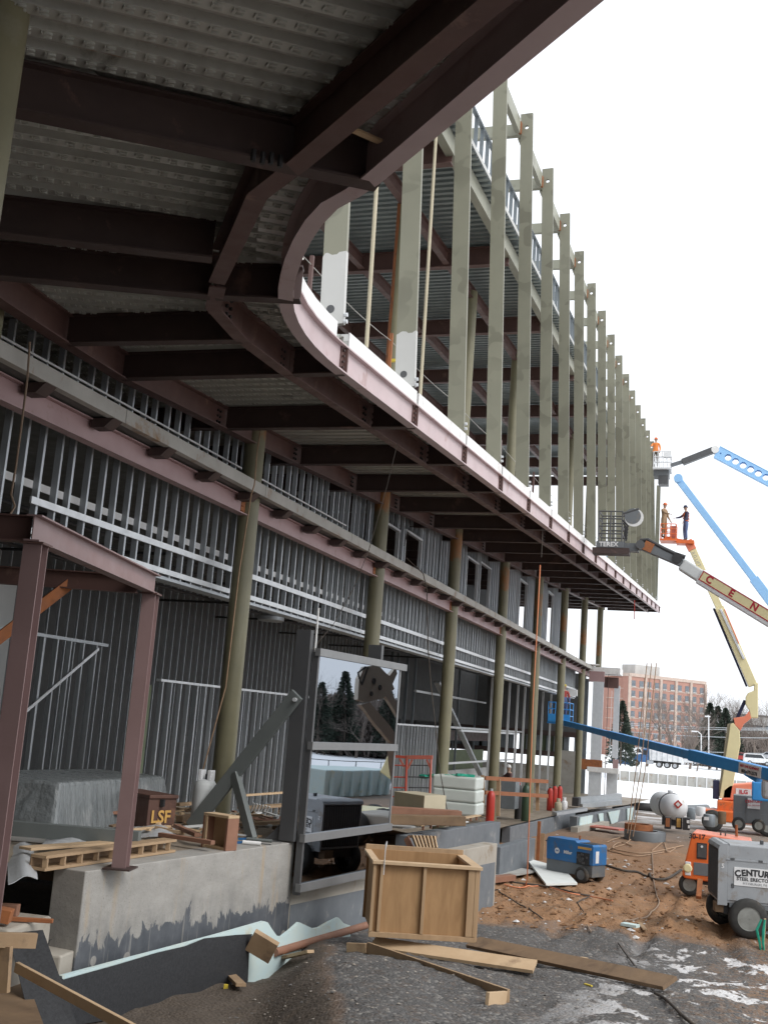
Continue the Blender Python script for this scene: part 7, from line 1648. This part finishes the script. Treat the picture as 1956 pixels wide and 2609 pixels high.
for k in range(260):
    r = np.random.default_rng(900 + k); px = 1760 + r.random() * 420; p = hy(px, 1940, 285 + 20 * r.random()); z0 = float(ground(p[0], p[1])) - .5
    for j in range(26):
        a = p + np.array([r.normal(0, 1.5), r.normal(0, 1.5), 0]); a[2] = z0 + r.random() * 6; b = a + np.array([r.normal(0, 1.2), r.normal(0, 1.2), 1.5 + 3 * r.random()]); hz_.bar(a, b, .12, .12)
o = hz_.build('far_thicket', 'twig'); tag(o, 'grey brown thicket of bare branches behind the evergreens', 'thicket', kind='stuff')
# ------------------------------------------------------------------ what the glass mirrors: bank, trees and rail off to the right
rr_ = np.random.default_rng(77)
def refl(px, py, t):            # the place, t metres off the glass, that a pane point mirrors
    d = ray(px, py); h = gp(px, py); n_ = np.array(gn); return h + (d - 2 * d.dot(n_) * n_) * t
ords = ('first', 'second', 'third', 'fourth', 'fifth', 'sixth', 'seventh', 'eighth', 'ninth', 'tenth', 'eleventh', 'twelfth')
for i in range(12):
    c_ = refl(795 + 19 * i, 1850, 105 + 12 * rr_.random()); x, y = c_[0], c_[1]; b_ = (x, y, float(ground(x, y)) - .2); H = 7.0 + 3.2 * rr_.random()
    lab = ords[i] + ' tree from the left in the row mirrored in the glass'
    (bare_tree(lab, 0, 0, 0, H * 1.2, 300 + i, base=b_, group='trees on the snow bank', depth=5, r0=.14) if i % 3 != 1 else conifer(lab, 0, 0, 0, H, 300 + i, base=b_, group='trees on the snow bank'))
th = MB()
for k in range(190):
    p = refl(780 + 250 * rr_.random(), 1850, 112 + 10 * rr_.random()); z0 = float(ground(p[0], p[1]))
    for j in range(16):
        a = np.array([p[0] + rr_.normal(0, 1.4), p[1] + rr_.normal(0, 1.4), z0 + 5.0 * rr_.random() ** 1.4]); b = a + np.array([rr_.normal(0, .7), rr_.normal(0, .7), .8 + 1.6 * rr_.random()]); th.bar(a, b, .2, .2)
o = th.build('hedge_thicket', 'twig'); tag(o, 'brown thicket under the trees mirrored in the glass', 'thicket', kind='stuff')
kb = thing('mirrored_lift', refl(960, 2080, 15.), 'beige boom knuckle of a lift mirrored in the glass', 'boom lift'); D_ = 15.
nv = np.array([.25, .2, 0.])
for nm, P in (('knuckle', [(908, 1730), (922, 1700), (955, 1693), (985, 1722), (1000, 1755), (968, 1780), (925, 1790), (905, 1782)]), ('lower_arm', [(912, 1795), (935, 1790), (1000, 1865), (1008, 1900), (985, 1890)]), ('upper_arm', [(955, 1755), (975, 1735), (1003, 1700), (1008, 1716), (985, 1762)]), ('rear_arm', [(970, 1765), (990, 1760), (1012, 1800), (1012, 1830)])):
    mb = MB(); mb.prism([refl(*q_, D_) for q_ in P], nv); mb.build(nm, 'boom_beige', kb)
for (px, py, r_) in ((945, 1735, .09), (938, 1768, .07), (962, 1752, .08)):
    mb = MB(); mb.lathe(refl(px, py, D_ - .03), [(r_, -.02), (r_, .02)], 14, 'X'); mb.build('opening', 'black', kb)
mb = MB(); mb.path([refl(925, 1700, D_), refl(905, 1715, D_), refl(912, 1745, D_), refl(930, 1700, D_)], .03, 6); mb.build('hose', 'black', kb)
c_ = refl(1040, 1960, D_ + 1.); c_[2] = float(ground(c_[0], c_[1])); mb = MB(); mb.bar(refl(1000, 1880, D_ + .2), c_ + [0, 0, 1.0], .5, .5); mb.build('riser', 'boom_beige', kb); chassis(kb, c_, 'boom_beige')
rl = thing('bank_railing', (30, 60, float(ground(30, 60))), 'thin metal railing along the snow bank mirrored in the glass', 'railing')
pr = [(25.5 + .05 * k, 44 + 3.2 * k) for k in range(14)]
for (x, y) in pr:
    z = float(ground(x, y)); mb = MB(); mb.tube((x, y, z - .2), (x, y, z + 1.1), .03, 6); mb.build('post', 'grey_dark', rl)
for h in (.55, 1.08): mb = MB(); mb.path([(x, y, float(ground(x, y)) + h) for x, y in pr], .025, 6); mb.build('rail', 'grey_dark', rl)
z = float(ground(17, 51)); db = thing('waste_container', (17, 51, z), 'pale blue waste container mirrored in the glass', 'container')
mb = MB(); mb.hexa([(15.8, 48., z), (18, 48., z), (18, 54., z), (15.8, 54., z), (15.6, 47.8, z + 1.3), (18.2, 47.8, z + 1.3), (18.2, 54.2, z + 1.3), (15.6, 54.2, z + 1.3)]); mb.build('body', 'foam_blue', db, bevel=.05)
for k in range(7): mb = MB(); mb.box((15.62, 48.3 + k * .9, z + .65), (.12, .14, 1.2)); mb.build('rib', 'foam_blue', db)
c_ = refl(975, 2090, 17.); z = float(ground(c_[0], c_[1])); cq = thing('trailer_compressor', (c_[0], c_[1], z), 'pale rounded compressor with red band mirrored in the glass', 'compressor'); LC = Local(cq, (c_[0] - .3, c_[1] - .3, z), np.array([.35, .937, 0]), np.array([-.937, .35, 0]))
LC.poly('hood', 'tank_white', [(0, .6), (0, 1.75), (.08, 1.95), (.25, 2.05), (1.9, 2.05), (2.05, 1.9), (2.1, .6)], 0, 1.2, .05); LC.box('band', 'text_red', .0, 2.1, 1.19, 1.215, .78, .90, .002); LC.box('chassis', 'black', .1, 2., .1, 1.1, .35, .6)
LC.wheel(.9, 1.15, .34, .34, .2, side=1); LC.wheel(.9, .05, .34, .34, .2)
text('sign_text', 'CENTURY', .26, cq, LC.P(1.05, 1.225, 1.55), tuple(-LC.u), (0, 0, 1), 'text_red', bold=.008); text('sign_text', 'STEEL ERECTORS', .13, cq, LC.P(1.05, 1.225, 1.33), tuple(-LC.u), (0, 0, 1), 'text_red')

for o in scene.objects:
    if o.name.split('.')[0] in ('bolts', 'rim_holes'): o['kind'] = 'stuff'
